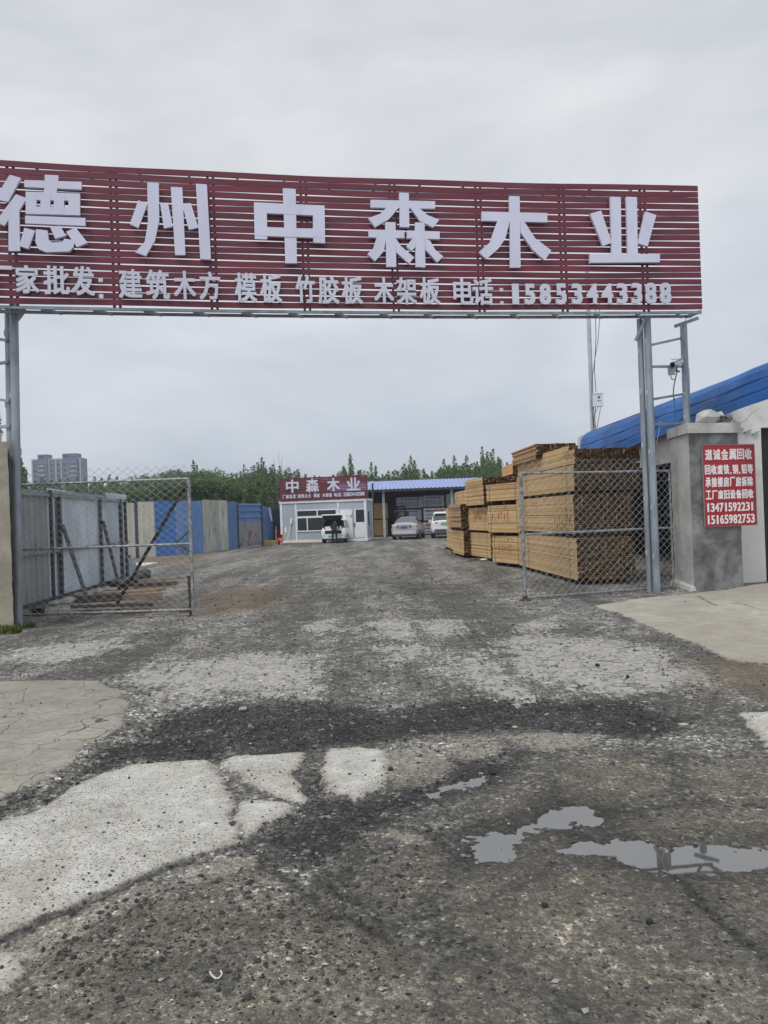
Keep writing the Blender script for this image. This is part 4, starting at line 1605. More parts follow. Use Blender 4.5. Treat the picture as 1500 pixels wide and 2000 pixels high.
# plinth lump
mb = MB()
c0 = wp.pt(-0.05, 0, 0.06)
mb.hexa([wp.pt(-0.12, -0.03, 0.05), wp.pt(0.03, -0.03, 0.05), cs[3] + Vector((0.05, 0, -0.03)), cs[3] + Vector((-0.12, 0, -0.03)),
         wp.pt(-0.08, 0.09, 0.03), wp.pt(0.01, 0.07, 0.03), cs[3] + Vector((0.05, 0, 0.13)), cs[3] + Vector((-0.09, 0, 0.11))])
tag(mb.build('mortar_skirt', M['pillar'], bevel=0.03), 'low lump of mortar round the foot of the right pillar', 'mortar')

# broken block on top
v, f = ico()
mb = MB()
ctr = wp.pt(uR * 0.72, zcap1, -0.30)
r_ = random.Random(5)
for (du, sx, sz, sd) in ((-0.13, 0.30, 0.17, 2), (0.20, 0.22, 0.17, 9)):
    r_.seed(sd)
    pts = []
    for a_ in v:
        k = 0.85 + 0.35 * r_.random()
        p = ctr + wp.d * (du + a_[0] * sx * k) + wp.n * (a_[1] * 0.2 * k)
        p.z = zcap1 + 0.13 + max(-0.13, a_[2] * sz * k)
        pts.append(tuple(p))
    mb.add(pts, f.tolist())
rock = mb.build('concrete_rubble', M['pillar'], bevel=0.012)
tag(rock, 'broken lump of concrete resting on top of the right pillar', 'rubble')
mb = MB()
for k in range(3):
    pts = []
    for j in range(7):
        t = j / 6
        q = ctr + wp.d * (0.16 + 0.16 * math.cos(2.6 * t + k)) + wp.n * (0.20 + 0.01 * k)
        q.z = zcap1 + 0.03 + 0.09 * math.sin(3.0 * t + 0.4 * k) ** 2 + 0.015 * k
        pts.append(q)
    mb.path(pts, 0.010)
tag(mb.build('wire_scrap', M['cable']), 'dark tangle of wire lying against the concrete lump on the pillar', 'wire')
mb = MB()
a_ = ctr + wp.d * 0.12 + wp.n * 0.26
pts = []
for k in range(9):
    p = a_ + wp.d * (0.09 * k)
    p.z = zcap1 + 0.12 - 0.11 * math.sin(min(k, 6) * 0.5) + 0.045 * max(0, k - 4)
    pts.append(p)
mb.path(pts, 0.007)
tag(mb.build('loose_cable', M['cream']), 'pale cable hanging over the right pillar top towards the white wall', 'cable')

# red notice on the pillar
N5 = lambda x, y: (1340 + x / 4.762, 740 + y / 4.762)
o_ = 0.045
u0, z1 = wp.uz(*N5(150, 616), o_)
u1, _ = wp.uz(*N5(646, 980), o_)
_, z0 = wp.uz(*N5(165, 1378), o_)
note = thing('notice_board', wp.pt((u0 + u1) / 2, z0, o_), 'red notice board with six rows of white writing fixed to the right pillar', 'sign')
mb = MB()
mb.wbox(wp, u0, u1, z0, z1, o_ - 0.022, o_)
mb.build('sheet', M['notice_red'], note)
mb = MB()
mb.wbox(wp, u0 - 0.008, u0, z0, z1, o_ - 0.024, o_ + 0.004)
mb.wbox(wp, u0, u1, z1, z1 + 0.006, o_ - 0.024, o_ + 0.004)
mb.wbox(wp, u0, u1, z0 - 0.006, z0, o_ - 0.024, o_ + 0.004)
mb.wbox(wp, u1, u1 + 0.006, z0, z1, o_ - 0.024, o_ + 0.004)
mb.build('edge_trim', M['galv'], note)


def text_rows(w, off, rows, parent, bold, thick, mt, name='lettering'):
    for txt, u0, u1, z0, z1 in rows:
        mb = MB()
        wide = [0.42 if c in ',，:：' else (0.56 if c.isascii() else 1.0) for c in txt]
        tot = sum(wide)
        t = 0.0
        for c, wd in zip(txt, wide):
            cw = (u1 - u0) * wd / tot
            cu = u0 + (u1 - u0) * (t + wd / 2) / tot
            t += wd
            if c == ' ':
                continue
            h = z1 - z0
            if c in ',，':
                put_glyph(mb, ',', w.pt(cu, z0 + h * 0.08, off), w.d, cw * 0.45, h * 0.28, thick, bold * 0.5, w.n)
            elif c == ':':
                put_glyph(mb, ':', w.pt(cu, (z0 + z1) / 2, off), w.d, cw * 0.4, h, thick, 0, w.n)
            elif c == '1':
                put_glyph(mb, c, w.pt(cu, (z0 + z1) / 2, off), w.d, cw * 0.42, h, thick, bold * 0.25, w.n)
            else:
                put_glyph(mb, c, w.pt(cu, (z0 + z1) / 2, off), w.d, cw * 0.9, h, thick, bold, w.n)
        mb.build(name, mt, parent)


rows = []
for txt, x0, x1, y0, y1 in (('道诚金属回收', 172, 614, 652, 752), ('回收废铁,铜,铝等', 170, 624, 796, 886), ('承接楼房厂房拆除', 176, 624, 912, 1002),
                            ('工厂废旧设备回收', 180, 628, 1032, 1116), ('13471592231', 184, 634, 1150, 1232), ('15165982753', 188, 640, 1262, 1346)):
    ym = (y0 + y1) / 2
    a_, _ = wp.uz(*N5(x0, ym), o_)
    b_, _ = wp.uz(*N5(x1, ym), o_)
    _, zt = wp.uz(*N5((x0 + x1) / 2, y0), o_)
    _, zb = wp.uz(*N5((x0 + x1) / 2, y1), o_)
    rows.append((txt, a_, b_, zb, zt))
text_rows(wp, o_ + 0.001, rows, note, 0.0055, 0.003, M['print_white'])

# white walled shed with a blue sheet eave
bd = thing('white_walled_shed', (8.5, 18, 0), 'white plastered shed with a deep blue sheet eave and dark doorway behind the right pillar', 'building')
wf = Wall((6.95, 15.3), (13.0, 16.1))
uD, _ = wf.uz(1492, 1000)
_, zd = wf.uz(1493, 835)
mb = MB()
mb.wbox(wf, 0, uD, -0.05, 3.75, -0.25, 0)
mb.wbox(wf, uD, uD + 1.1, zd, 3.75, -0.25, 0)
mb.wbox(wf, uD + 1.1, 6.0, -0.05, 3.75, -0.25, 0)
mb.build('front_wall', M['plaster'], bd)
mb = MB()
mb.wbox(wf, uD, uD + 1.1, -0.02, zd, -0.23, -0.12)
mb.build('door', M['black'], bd)
mb = MB()
SX = 6.85
mb.box(SX, SX + 0.2, 15.6, 26, 2.62, 3.42)
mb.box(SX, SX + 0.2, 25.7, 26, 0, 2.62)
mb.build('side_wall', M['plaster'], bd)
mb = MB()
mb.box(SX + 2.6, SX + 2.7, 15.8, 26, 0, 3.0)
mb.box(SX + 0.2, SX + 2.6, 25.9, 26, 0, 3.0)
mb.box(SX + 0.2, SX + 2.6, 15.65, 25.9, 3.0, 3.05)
mb.build('open_bay', M['dark_room'], bd)  # bay walls near black: the shade of the unlit bay is in their colour
for z in (0.75, 1.35, 1.62, 2.2):
    mb = MB()
    mb.box(SX + 0.1, SX + 0.14, 15.7, 20.0, z, z + 0.035)
    mb.build('storage_rail', M['steel_dark'], bd)
# eave: ribbed sheet running back along the side
prof = [(0.0, 0.0), (0.0, 0.16), (0.035, 0.175), (0.035, 0.20), (0.02, 0.215), (0.06, 0.36), (0.10, 0.375), (0.10, 0.40), (0.085, 0.415), (0.17, 0.56), (0.215, 0.57), (0.26, 0.60), (0.36, 0.66), (0.60, 0.72)]
YA, YB = 11.6, 25.4
q0 = P(1500, 780, 13.0)
q1 = P(1138, 905, 25.0)
dirx = (q1.x - q0.x) / 12.0
dirz = (q1.z - q0.z) / 12.0
mb = MB()
NSEG = 40
wav = [(0.010 * math.sin(k * 0.55) + 0.005 * math.sin(k * 1.7), 0.014 * math.sin(k * 0.33 + 1) + 0.005 * math.sin(k * 1.15)) for k in range(NSEG + 1)]
sh1 = P(1500, 702, 13.0).z - q0.z
sh2 = P(1146, 847, 25.0).z - q1.z


def eave(k, j):
    t = k / NSEG
    y = YA + (YB - YA) * t
    hs = (sh1 + (sh2 - sh1) * (y - 13) / 12) / 0.68
    return Vector((q0.x + dirx * (y - 13) + prof[j][0] * 0.5 + wav[k][0] + 0.004 * math.sin(k * 0.9 + j * 1.3), y, q0.z + dirz * (y - 13) + prof[j][1] * hs + wav[k][1]))


for k in range(NSEG):
    for j in range(len(prof) - 1):
        mb.face([eave(k + 1, j), eave(k, j), eave(k, j + 1), eave(k + 1, j + 1)])
mb.build('eave_sheet', M['blue_fascia'], bd)
mb = MB()
for j0, j1 in ((0, len(prof) - 1),):
    a_, b_ = eave(NSEG, 0), eave(NSEG, len(prof) - 1)
    mb.hexa([a_ + Vector((-0.03, 0.02, -0.1)), a_ + Vector((0.4, 0.02, -0.1)), a_ + Vector((0.4, 0.4, -0.1)), a_ + Vector((-0.03, 0.4, -0.1)),
             b_ + Vector((-0.20, 0.02, -0.1)), b_ + Vector((0.0, 0.02, -0.04)), b_ + Vector((0.0, 0.4, -0.04)), b_ + Vector((-0.20, 0.4, -0.1))])
mb.build('eave_end', M['cream'], bd)
mb = MB()
a_, b_ = eave(0, len(prof) - 1), eave(NSEG, len(prof) - 1)
a_ = eave(12, len(prof) - 1)
mb.face([a_, b_ , b_ + Vector((5.5, 0, 0.9)), a_ + Vector((5.5, 0, 0.9))][::-1])
mb.face([a_ + Vector((0, 0, -.03)), b_ + Vector((0, 0, -.03)), b_ + Vector((5.5, 0, 0.87)), a_ + Vector((5.5, 0, 0.87))])
mb.build('roof', M['blue_fascia'], bd)
mb = MB()
w_ = wf
a_ = w_.pt(0.1, 3.0, 0.01)
for k in range(3):
    mb = MB()
    b_ = w_.pt(0.12 + 0.17 * k, 3.02 - 0.03 * k, 0.03)
    mb.bar(b_, b_ + w_.d * 0.14 + Vector((0, 0, 0.05)), 0.05, 0.025)
    mb.build('cable_clip', M['galv'], bd)

# left pillar, half out of frame
c = G(27, 1234)
cs2 = [(c.x - 1.1, c.y - 0.05), (c.x, c.y), (c.x - 0.42, c.y + 0.8), (c.x - 1.4, c.y + 0.75)]
_z = P(20, 862, c.y).z
masonry('masonry_pillar', cs2, -0.05, _z, [M['pillar_warm'], M['pillar_warm']], 'yellowish concrete pillar at the left edge of the entrance', 'pillar', 0.02,
        ([(c.x - 1.1, c.y - 0.03), (c.x - 0.10, c.y + 0.02), (c.x - 0.5, c.y + 0.7), (c.x - 1.4, c.y + 0.7)], _z, _z + 0.12))

# camera, junction box, cables on the right leg
cb = P(1322, 709, pR3.y - 0.18)
cam_t = thing('security_camera', cb, 'white bullet security camera mounted on the rear column of the gateway', 'camera')
ax = Vector((-0.75, -0.55, -0.28)).normalized()
mb = MB()
mb.lathe(cb - ax * 0.17, ax, [(0, 0.0), (0, 0.046), (0.29, 0.05), (0.30, 0.046), (0.30, 0.0)], 12)
mb.build('housing', M['plastic_white'], cam_t)
mb = MB()
mb.lathe(cb + ax * 0.142, ax, [(0, 0.049), (0.02, 0.051), (0.021, 0.0)], 12)
mb.build('lens_face', M['glass'], cam_t)
mb = MB()
mb.hexa([cb + Vector(p) for p in ((-.16, -.14, .035), (-.1, -.18, .035), (.16, .08, .09), (.1, .12, .09), (-.16, -.14, .05), (-.1, -.18, .05), (.16, .08, .105), (.1, .12, .105))])
mb.build('sunshade', M['plastic_white'], cam_t)
mb = MB()
mb.bar(cb + Vector((0, 0, -0.05)), cb + Vector((0.02, 0.1, -0.13)), 0.03, 0.03)
mb.bar(cb + Vector((0.02, 0.1, -0.13)), cb + Vector((0.10, 0.15, -0.14)), 0.04, 0.03)
mb.build('bracket', M['galv'], cam_t)
jb = P(1311.5, 724, pR3.y - 0.12)
mb = MB()
mb.box(jb.x - 0.065, jb.x + 0.065, jb.y - 0.03, jb.y + 0.03, jb.z - 0.08, jb.z + 0.07)
tag(mb.build('junction_box', M['cream'], bevel=0.006), 'small cream junction box hung from the gateway rung below the security camera', 'box')
mb = MB()
q = lambda x, y: P(x, y, pR3.y - 0.14)
mb.path([q(1322, 718), q(1322, 728), q(1319, 740), q(1316, 755), q(1315, 770), q(1317, 782)], 0.011)
mb.path([q(1310, 731), q(1311, 737), q(1316, 742), q(1321, 735), q(1323, 722)], 0.005)
mb.path([q(1309, 731), q(1311, 740), q(1315, 743)], 0.005)
mb.path([q(1317, 782), q(1319, 800), q(1318, 822)], 0.005)
tag(mb.build('loose_cable', M['cable']), 'dark cables looping down from the security camera along the rear column', 'cable')
mb = MB()
q = lambda x, y: P(x, y, 14.6)
mb.path([q(1290, 822), q(1286, 848), q(1282, 868)], 0.006)
tag(mb.build('loose_cable', M['cable_white']), 'thin pale wire slanting between the front column and the right pillar', 'cable')

# utility pole with meter box behind the shed
PY = 30.0
b_ = P(1160, 900, PY)
t_ = P(1161, 520, PY)
up = thing('utility_pole', (b_.x, PY, 0), 'slender concrete utility pole rising behind the blue eave', 'utility pole')
mb = MB()
mb.tube((b_.x, PY, 0), (b_.x, PY, 11.0), 0.095, 0.075, 14)
mb.build('pole', M['pole_conc'], up, smooth=False)
q = lambda x, y: P(x, y, PY - 0.16)
mb = MB()
mb.path([q(1163, 560), q(1163, 620), q(1164, 660), q(1161, 720), q(1164, 766)], 0.014)
mb.path([q(1170, 560), q(1171, 625), q(1168, 665), q(1162, 700), q(1156, 745), q(1156, 800), q(1159, 838)], 0.012)
mb.path([q(1168, 794), q(1160, 812), q(1159, 828), q(1166, 836), q(1170, 812), q(1173, 795)], 0.012)
mb.path([q(1163, 794), q(1162, 820), q(1164, 842)], 0.012)
mb.build('cable', M['cable'], up)
wb = Wall((P(1158, 781, PY - 0.2).x, PY - 0.2), (P(1178, 781, PY - 0.2).x, PY - 0.2))
_, z1 = wb.uz(1168, 769)
_, z0 = wb.uz(1168, 794)
mbx = thing('meter_box', wb.pt(wb.len / 2, z0), 'white meter box with a small blue emblem fixed to the utility pole', 'meter box')
mb = MB()
mb.wbox(wb, 0, wb.len, z0, z1, -0.13, 0)
mb.build('case', M['white_paint'], mbx, bevel=0.01)
mb = MB()
mb.wbox(wb, wb.len * 0.0, wb.len, z1, z1 + 0.025, -0.14, 0.02)
mb.build('lid', M['white_paint'], mbx)
mb = MB()
mb.lathe(wb.pt(wb.len * 0.6, z0 + (z1 - z0) * 0.72, 0), wb.n, [(0, 0.06), (0.004, 0.055), (0.004, 0)], 16)
mb.build('emblem', M['ink_blue'], mbx)
mb = MB()
for k in range(4):
    mb.wbox(wb, wb.len * (0.42 + 0.1 * k), wb.len * (0.49 + 0.1 * k), z0 + (z1 - z0) * 0.42, z0 + (z1 - z0) * 0.5, 0, 0.004)
mb.build('lettering', M['ink_dark'], mbx)

# ------------------------------------------------------------------ lumber packs
def lumber(near, far, width, z0, z1, label, seed, th=0.045, bw=0.09, wood='wood', straps=(0.14, 0.84), ragged=0.035, bearer=0.0,
           marks=(), seams=(), shift=0.0, rag_side=0.011, strap_mat='strap'):
    rd = random.Random(seed)
    d = Vector((far[0] - near[0], far[1] - near[1], 0))
    L = d.length
    rz = math.atan2(d.y, d.x) - PI / 2
    o = thing('lumber_pack', (near[0], near[1], z0), label, 'lumber pack', 'packs of sawn lumber piled along the right of the yard', rz)
    T = WM[o.name]
    nr = max(1, round((z1 - z0) / th))
    th = (z1 - z0) / nr
    ncol = max(1, round(width / bw))
    bw = width / ncol
    mb = MB()
    for r in range(nr):
        z = r * th
        gap = 0.003 + (0.012 if r in seams else 0.0)
        row_off = (rd.random() - 0.5) * rag_side * 1.4
        for c in range(ncol):
            # the hidden heart of a pack is left as it is: boards run right through
            y0 = (rd.random() - 0.5) * ragged * 2
            y1 = L + (rd.random() - 0.5) * ragged * 2
            if rd.random() < 0.04:
                y0 -= rd.random() * 0.06
            x0 = c * bw + 0.0012 + shift * z
            x1 = (c + 1) * bw - 0.0012 + shift * z
            if c == 0:
                x0 += row_off + (rd.random() - 0.5) * rag_side
            mb.box(x0, x1, y0, y1, z + gap, z + th - 0.001, 0, rd.random(), T, (0, 0, 1, 0, 1, 0))
    mb.build('boards', [M[wood], M['wood_end']], o)
    H = z1 - z0
    for s in straps:
        mb = MB()
        y = L * s
        mb.box(-0.012, -0.008, y - 0.009, y + 0.009, 0.0, H + 0.004, M=T)
        mb.box(-0.012, width + 0.01, y - 0.009, y + 0.009, H + 0.001, H + 0.005, M=T)
        mb.build('strap', M[strap_mat], o)
    if bearer:
        for s in (0.12, 0.5, 0.88):
            mb = MB()
            mb.box(0.03, width - 0.03, L * s - 0.045, L * s + 0.045, -bearer, 0.001, M=T)
            mb.build('bearer', M['plank_dark'], o)
    for kind, yc, zc, w, h, sd in marks:
        r2 = random.Random(sd)
        mb = MB()
        n = max(2, int(w / 0.13))
        for k in range(n):
            yy = L * yc + (k / (n - 1) - 0.5) * w
            # hand drawn figures: a few crayon strokes each
            for _ in range(r2.choice((2, 3, 3, 4))):
                a = Vector((-0.014, yy + (r2.random() - 0.5) * 0.09, H * zc + (r2.random() - 0.5) * h))
                b = a + Vector((0, (r2.random() - 0.5) * 0.10, (r2.random() - 0.3) * h * 0.9))
                b.z = min(max(b.z, 0.02), H - 0.02)
                if (b - a).length > 0.01:
                    mb.bar(T @ a, T @ b, 0.011, 0.011)
        mb.build('marking', M['crayon_red' if kind == 'r' else 'crayon_blue'], o)
    return o


def gnd(px, py, z=0.1):
    p = G(px, py, z)
    return (p.x, p.y)


def zat(px, py, y):
    return P(px, py, y).z


# nearest column, against the gate
An = gnd(1129, 1134)
Af = (An[0] - 0.30, An[1] + 5.15)
yA = An[1]
zz = [zat(1135, y, yA) for y in (1051.7, 1043, 965, 958, 906.5, 905.5, 876)]
WA = P(1241, 1050, yA).x - An[0]
W2 = P(1254, 900, yA).x - An[0]
lumber(An, Af, WA, 0.1, zz[0], 'bottom lumber pack of the nearest column, clean pale side, behind the right gate leaf', 1, bearer=0.1, seams=(9,), straps=(0.10, 0.80))
lumber((An[0] - 0.04, An[1]), (Af[0] - 0.04, Af[1]), WA + 0.04, zz[1], zz[2], 'second lumber pack of the nearest column with red crayon figures on its side', 2, bearer=zz[1] - zz[0], seams=(9,),
       marks=(('r', 0.14, 0.28, 1.25, 0.22, 3), ('r', 0.62, 0.72, 0.35, 0.2, 4), ('r', 0.86, 0.7, 0.4, 0.16, 5), ('b', 0.06, 0.62, 0.25, 0.12, 6), ('b', 0.42, 0.95, 0.3, 0.06, 8)), straps=(0.10, 0.80))
lumber((An[0] + 0.0, An[1] + 0.02), (Af[0] + 0.0, Af[1]), W2, zz[3], zz[4], 'third lumber pack of the nearest column, lying under a thinner pack with grey stamps', 3, bearer=zz[3] - zz[2], straps=(0.10, 0.80))
lumber((An[0] + 0.03, An[1] + 0.03), (Af[0] + 0.03, Af[1]), W2 - 0.03, zz[5] + 0.012, zz[6], 'thin dark ended lumber pack on top of the nearest column, grey stamps near its corner', 4,
       marks=(('b', 0.10, 0.72, 0.32, 0.12, 9), ('b', 0.02, 0.5, 0.2, 0.14, 10)), straps=(0.10, 0.80))
lumber((An[0] + 0.02, An[1] + 0.5), (Af[0] + 0.02, Af[1]), 0.20, zz[6] + 0.003, zz[6] + 0.11, 'narrow stack of a few pale boards lying along the top edge of the nearest column', 5, straps=(), ragged=0.04)
yP = An[1] + 2.6
zp0 = zz[6] + 0.004
zp1 = zat(1046, 867, yP)
p0 = P(1047, 880, yP)
pf = P(1000, 900, Af[1] + 0.1)
lumber((p0.x + 0.0, yP), (pf.x, Af[1] + 0.1), 1.0, zp0, zp1, 'reddish ragged lumber pack highest of all, on the far half of the nearest column', 6, th=0.04, wood='wood_red', ragged=0.10, straps=(0.15,), rag_side=0.03)

# second column
Bn, Bf = gnd(1021, 1103.5), gnd(962.7, 1097)
Bn = (max(Bn[0], 0), max(Bn[1], Af[1] + 0.12))
WB = 1.15
z = [zat(990, y, (Bn[1] + Bf[1]) / 2) for y in (1047, 1042, 986)]
lumber(Bn, Bf, WB, 0.1, z[0], 'bottom lumber pack of the second column with red crayon figures and a grey stamp', 7, bearer=0.1, marks=(('r', 0.55, 0.52, 0.75, 0.2, 11), ('b', 0.35, 0.9, 0.25, 0.1, 12)), seams=(8, 13), straps=(0.1, 0.9))
lumber((Bn[0] - 0.0, Bn[1]), (Bf[0] - 0.1, Bf[1]), WB, z[1] + 0.03, z[2], 'middle lumber pack of the second column with red crayon writing across its side', 8, bearer=0.09, marks=(('r', 0.6, 0.55, 0.9, 0.25, 13), ('b', 0.35, 0.9, 0.3, 0.1, 14)), seams=(6, 14), straps=(0.1, 0.9))
zB3 = [zat(1010, y, Bn[1]) for y in (977, 941)]
lumber(Bn, (Bf[0] - 0.12, Bf[1]), WB, zB3[0] + 0.02, zB3[1], 'upper lumber pack of the second column, lower than the dark ended pack behind it', 9, bearer=0.1, seams=(7,), straps=(0.12, 0.9))

# third column
Cn, Cf = gnd(959.5, 1091), gnd(917.5, 1084)
WC = 1.2
z = [zat(935, y, (Cn[1] + Cf[1]) / 2) for y in (1040.5, 1038.5, 992)]
lumber(Cn, Cf, WC, 0.1, z[0], 'bottom lumber pack of the third column, clean pale side near the white scrap', 10, bearer=0.1, seams=(6,), straps=(0.15, 0.9))
lumber((Cn[0] - 0.06, Cn[1]), (Cf[0] - 0.06, Cf[1]), WC, z[1] + 0.05, z[2], 'middle lumber pack of the third column with faint red crayon writing', 11, bearer=0.06, marks=(('r', 0.45, 0.6, 0.9, 0.3, 15),), straps=(0.12, 0.88))
C3 = P(944.5, 960, Cn[1] - 0.35)
C3f = P(909.5, 966, Cf[1] - 0.3)
zc3 = [zat(951, 985, C3.y), zat(944, 931.5, C3.y)]
lumber((C3.x, C3.y), (C3f.x, C3f.y), WC, zc3[0], zc3[1], 'leaning lumber pack with a dark end face at the top of the third column', 12, ragged=0.05, bearer=0.09, marks=(('r', 0.5, 0.5, 0.5, 0.2, 16),), seams=(6, 14), straps=(0.1, 0.9), shift=-0.03)
D4 = P(1001, 905, Cn[1] + 0.2)
D4f = P(980, 908, Cn[1] + 2.4)
lumber((D4.x, D4.y), (D4f.x, D4f.y), 0.9, zc3[1] + 0.10, zat(1001, 903.5, Cn[1]), 'short pale lumber pack perched high behind the reddish one', 13, bearer=0.09, straps=(0.5,))
# fourth column
Dn, Df = gnd(906.5, 1085), gnd(885.5, 1079)
z = [zat(905, y, Dn[1]) for y in (1037, 1034, 984)]
lumber(Dn, Df, 1.0, 0.1, z[0], 'bottom lumber pack of the fourth column, dark end face in the gap', 14, bearer=0.1, straps=(0.3,), ragged=0.05, seams=(5, 12))
lumber((Dn[0] - 0.06, Dn[1]), (Df[0] - 0.12, Df[1]), 1.0, z[1] + 0.03, z[2], 'knotty reddish lumber pack, upper one of the fourth column', 15, wood='wood_red', bearer=0.08, straps=(0.3,), ragged=0.09, rag_side=0.035, seams=(5, 9, 14), marks=(('r', 0.5, 0.6, 0.5, 0.1, 19),))
# behind: top pack over fourth and fifth columns
E3 = P(910, 965, Dn[1] + 1.0)
E3f = P(888.5, 975, Dn[1] + 4.2)
lumber((E3.x, E3.y), (E3f.x, E3f.y), 1.2, zat(905, 985, E3.y) , zat(910, 957, E3.y), 'pale lumber pack set back on top of the fourth column, near the shed post', 16, bearer=0.08, straps=(0.2, 0.8), ragged=0.04)
En, Ef = gnd(886, 1074.5), gnd(873.5, 1068.5)
z = [zat(882, y, En[1]) for y in (1034, 1031, 1010)]
lumber(En, Ef, 1.0, 0.1, z[0], 'farthest bottom lumber pack, beside the white off road car', 17, bearer=0.1, straps=(0.5,), ragged=0.05)
lumber((En[0], En[1]), (Ef[0], Ef[1]), 1.0, z[1], z[2] + 0.4, 'farthest upper lumber pack, mostly hidden by the knotty one', 18, bearer=0.03, straps=(0.5,), ragged=0.05)

# scraps in front of the lumber
p = G(945, 1096)
mb = MB()
v, f = ico()
r_ = random.Random(3)
mb.add([(p.x + a[0] * 0.17 * (0.7 + r_.random() * 0.6), p.y + a[1] * 0.14, 0.05 + a[2] * 0.05 * (0.6 + r_.random())) for a in v], f.tolist())
tag(mb.build('plastic_bag', M['plastic_white'], subsurf=1), 'crumpled white plastic scrap on the ground beside the lumber', 'litter')
mb = MB()
a, b = G(913, 1097), G(936, 1094)
mb.bar((a.x, a.y, 0.05), (b.x, b.y, 0.05), 0.09, 0.05)
tag(mb.build('plank', M['plank']), 'single short plank lying next to the white plastic scrap', 'plank')
for k, (x0, y0, x1, y1) in enumerate(((871, 1073, 884, 1071), (877, 1079, 888, 1077.5), (880, 1082, 890, 1080.5))):
    a, b = G(x0, y0), G(x1, y1)
    mb = MB()
    mb.bar((a.x, a.y, 0.05), (b.x, b.y, 0.05), 0.1, 0.09)
    tag(mb.build('timber_offcut', M['plank_dark'] if k == 0 else M['plank']), 'offcut of timber lying at the foot of the farthest lumber packs', 'offcut', 'offcuts at the foot of the far lumber')

# ------------------------------------------------------------------ fences on the left
def ribbed(mb, w, u0, u1, z0, z1, off=0.0, pitch=0.20, depth=0.022, horiz=False, m=0, seed=0, ztop=None):
    """trapezoid-ribbed sheet on a wall plane"""
    rd = random.Random(seed)
    fr = ((0, 0), (0.55, 0), (0.65, 1), (0.9, 1))
    if not horiz:
        us = []
        n = max(1, round((u1 - u0) / pitch))
        p_ = (u1 - u0) / n
        for k in range(n):
            us += [(u0 + (k + a) * p_, b) for a, b in fr]
        us.append((u1, 0))
        rr = rd.random()
        for i, ((a, da), (b, db)) in enumerate(zip(us, us[1:])):
            if i % 20 == 0:
                rr = rd.random()
            za = z1 if ztop is None else ztop(a)
            zb = z1 if ztop is None else ztop(b)
            mb.face([w.pt(a, z0, off + da * depth), w.pt(b, z0, off + db * depth), w.pt(b, zb, off + db * depth), w.pt(a, za, off + da * depth)], m, rr)
    else:
        n = max(1, round((z1 - z0) / pitch))
        p_ = (z1 - z0) / n
        zs = []
        for k in range(n):
            zs += [(z0 + (k + a) * p_, b) for a, b in fr]
        zs.append((z1, 0))
        for (a, da), (b, db) in zip(zs, zs[1:]):
            mb.face([w.pt(u0, a, off + da * depth), w.pt(u1, a, off + da * depth), w.pt(u1, b, off + db * depth), w.pt(u0, b, off + db * depth)], m, rd.random())


# near grey hoarding
h0, h1 = G(47, 1187), G(246, 1128)
wh = Wall(h0, h1)
hoard = thing('sheet_hoarding', wh.pt(0, 0), 'grey corrugated sheet hoarding with dark braces behind the left gate leaf', 'fence', None, math.atan2(wh.d.y, wh.d.x))
ul, _ = wh.uz(-120, 1100)
u1_, _ = wh.uz(93, 1060)
u2_, _ = wh.uz(207, 1060)
u3_, _ = wh.uz(246, 1060)
_, zl = wh.uz(70, 957)
_, zm1 = wh.uz(93, 953)
_, zm2 = wh.uz(206, 972)
_, zm3 = wh.uz(240, 966)
mb = MB()
ribbed(mb, wh, ul, u1_, 0.03, zl, 0, 0.30, 0.02, seed=2)
mb.build('stained_sheet', M['sheet_old'], hoard)
mb = MB()
ribbed(mb, wh, u1_ + 0.01, u2_, 0.03, zm1, 0.012, 0.20, 0.03, seed=3, ztop=lambda u: zm1 + (zm2 - zm1) * (u - u1_) / (u2_ - u1_))
mb.build('corrugated_sheet', M['sheet_grey'], hoard)
mb = MB()
ribbed(mb, wh, u2_ - 0.02, u3_, 0.03, zm3, 0.035, 0.20, 0.03, seed=4)
mb.build('corrugated_sheet', M['sheet_grey'], hoard)
for px in (92, 109, 190, 231, 240):
    u, _ = wh.uz(px, 1060)
    mb = MB()
    wd = 0.035 if px == 92 else 0.06
    mb.wbox(wh, u - wd, u + wd, -0.05, zl + (0.02 if px == 92 else -0.05), 0.072, 0.135)
    mb.build('post', M['steel_dark'], hoard)
for z in (1.08, zl - 0.1):
    mb = MB()
    mb.wbox(wh, ul, u3_ - 0.05, z - 0.03, z + 0.03, 0.068, 0.115)
    mb.build('rail', M['galv_rail'], hoard)
mb = MB()
mb.wbox(wh, u1_, u2_, zm2 - 0.02, zm2 + 0.05, 0.046, 0.06)
mb.build('top_trim', M['galv'], hoard)
mb = MB()
mb.wbox(wh, ul, u3_ - 0.1, 0.0, 0.07, 0.068, 0.13)
mb.build('sill_rail', M['steel_dark'], hoard)
u, _ = wh.uz(108, 1060)
tp = wh.pt(u, 0, 0.17)
za = P(107, 1026, tp.y).z
b = G(171, 1173)
mb = MB()
mb.bar((b.x, b.y, 0.02), (tp.x, tp.y, za), 0.07, 0.05)
mb.build('brace', M['steel_dark'], hoard)
u, _ = wh.uz(190, 1060)
tp = wh.pt(u, 0, 0.17)
za = P(190, 1018, tp.y).z
b = P(230, 1134, 20.3)
mb = MB()
mb.bar(b, (tp.x, tp.y, za), 0.07, 0.05)
mb.build('brace', M['steel_dark'], hoard)
mb = MB()
ua_, _ = wh.uz(246, 1120)
p0 = wh.pt(u3_ - 0.15, 0.0, 0.03)
mb.hexa([p0, p0 + Vector((0.55, 0.2, 0.02)), p0 + Vector((0.5, 0.4, 0.02)), p0 + Vector((0, 0.05, 0)), p0 + Vector((0.05, 0, 0.62)), p0 + Vector((0.12, 0.02, 0.6)), p0 + Vector((0.1, 0.06, 0.6)), p0 + Vector((0.05, 0.05, 0.6))])
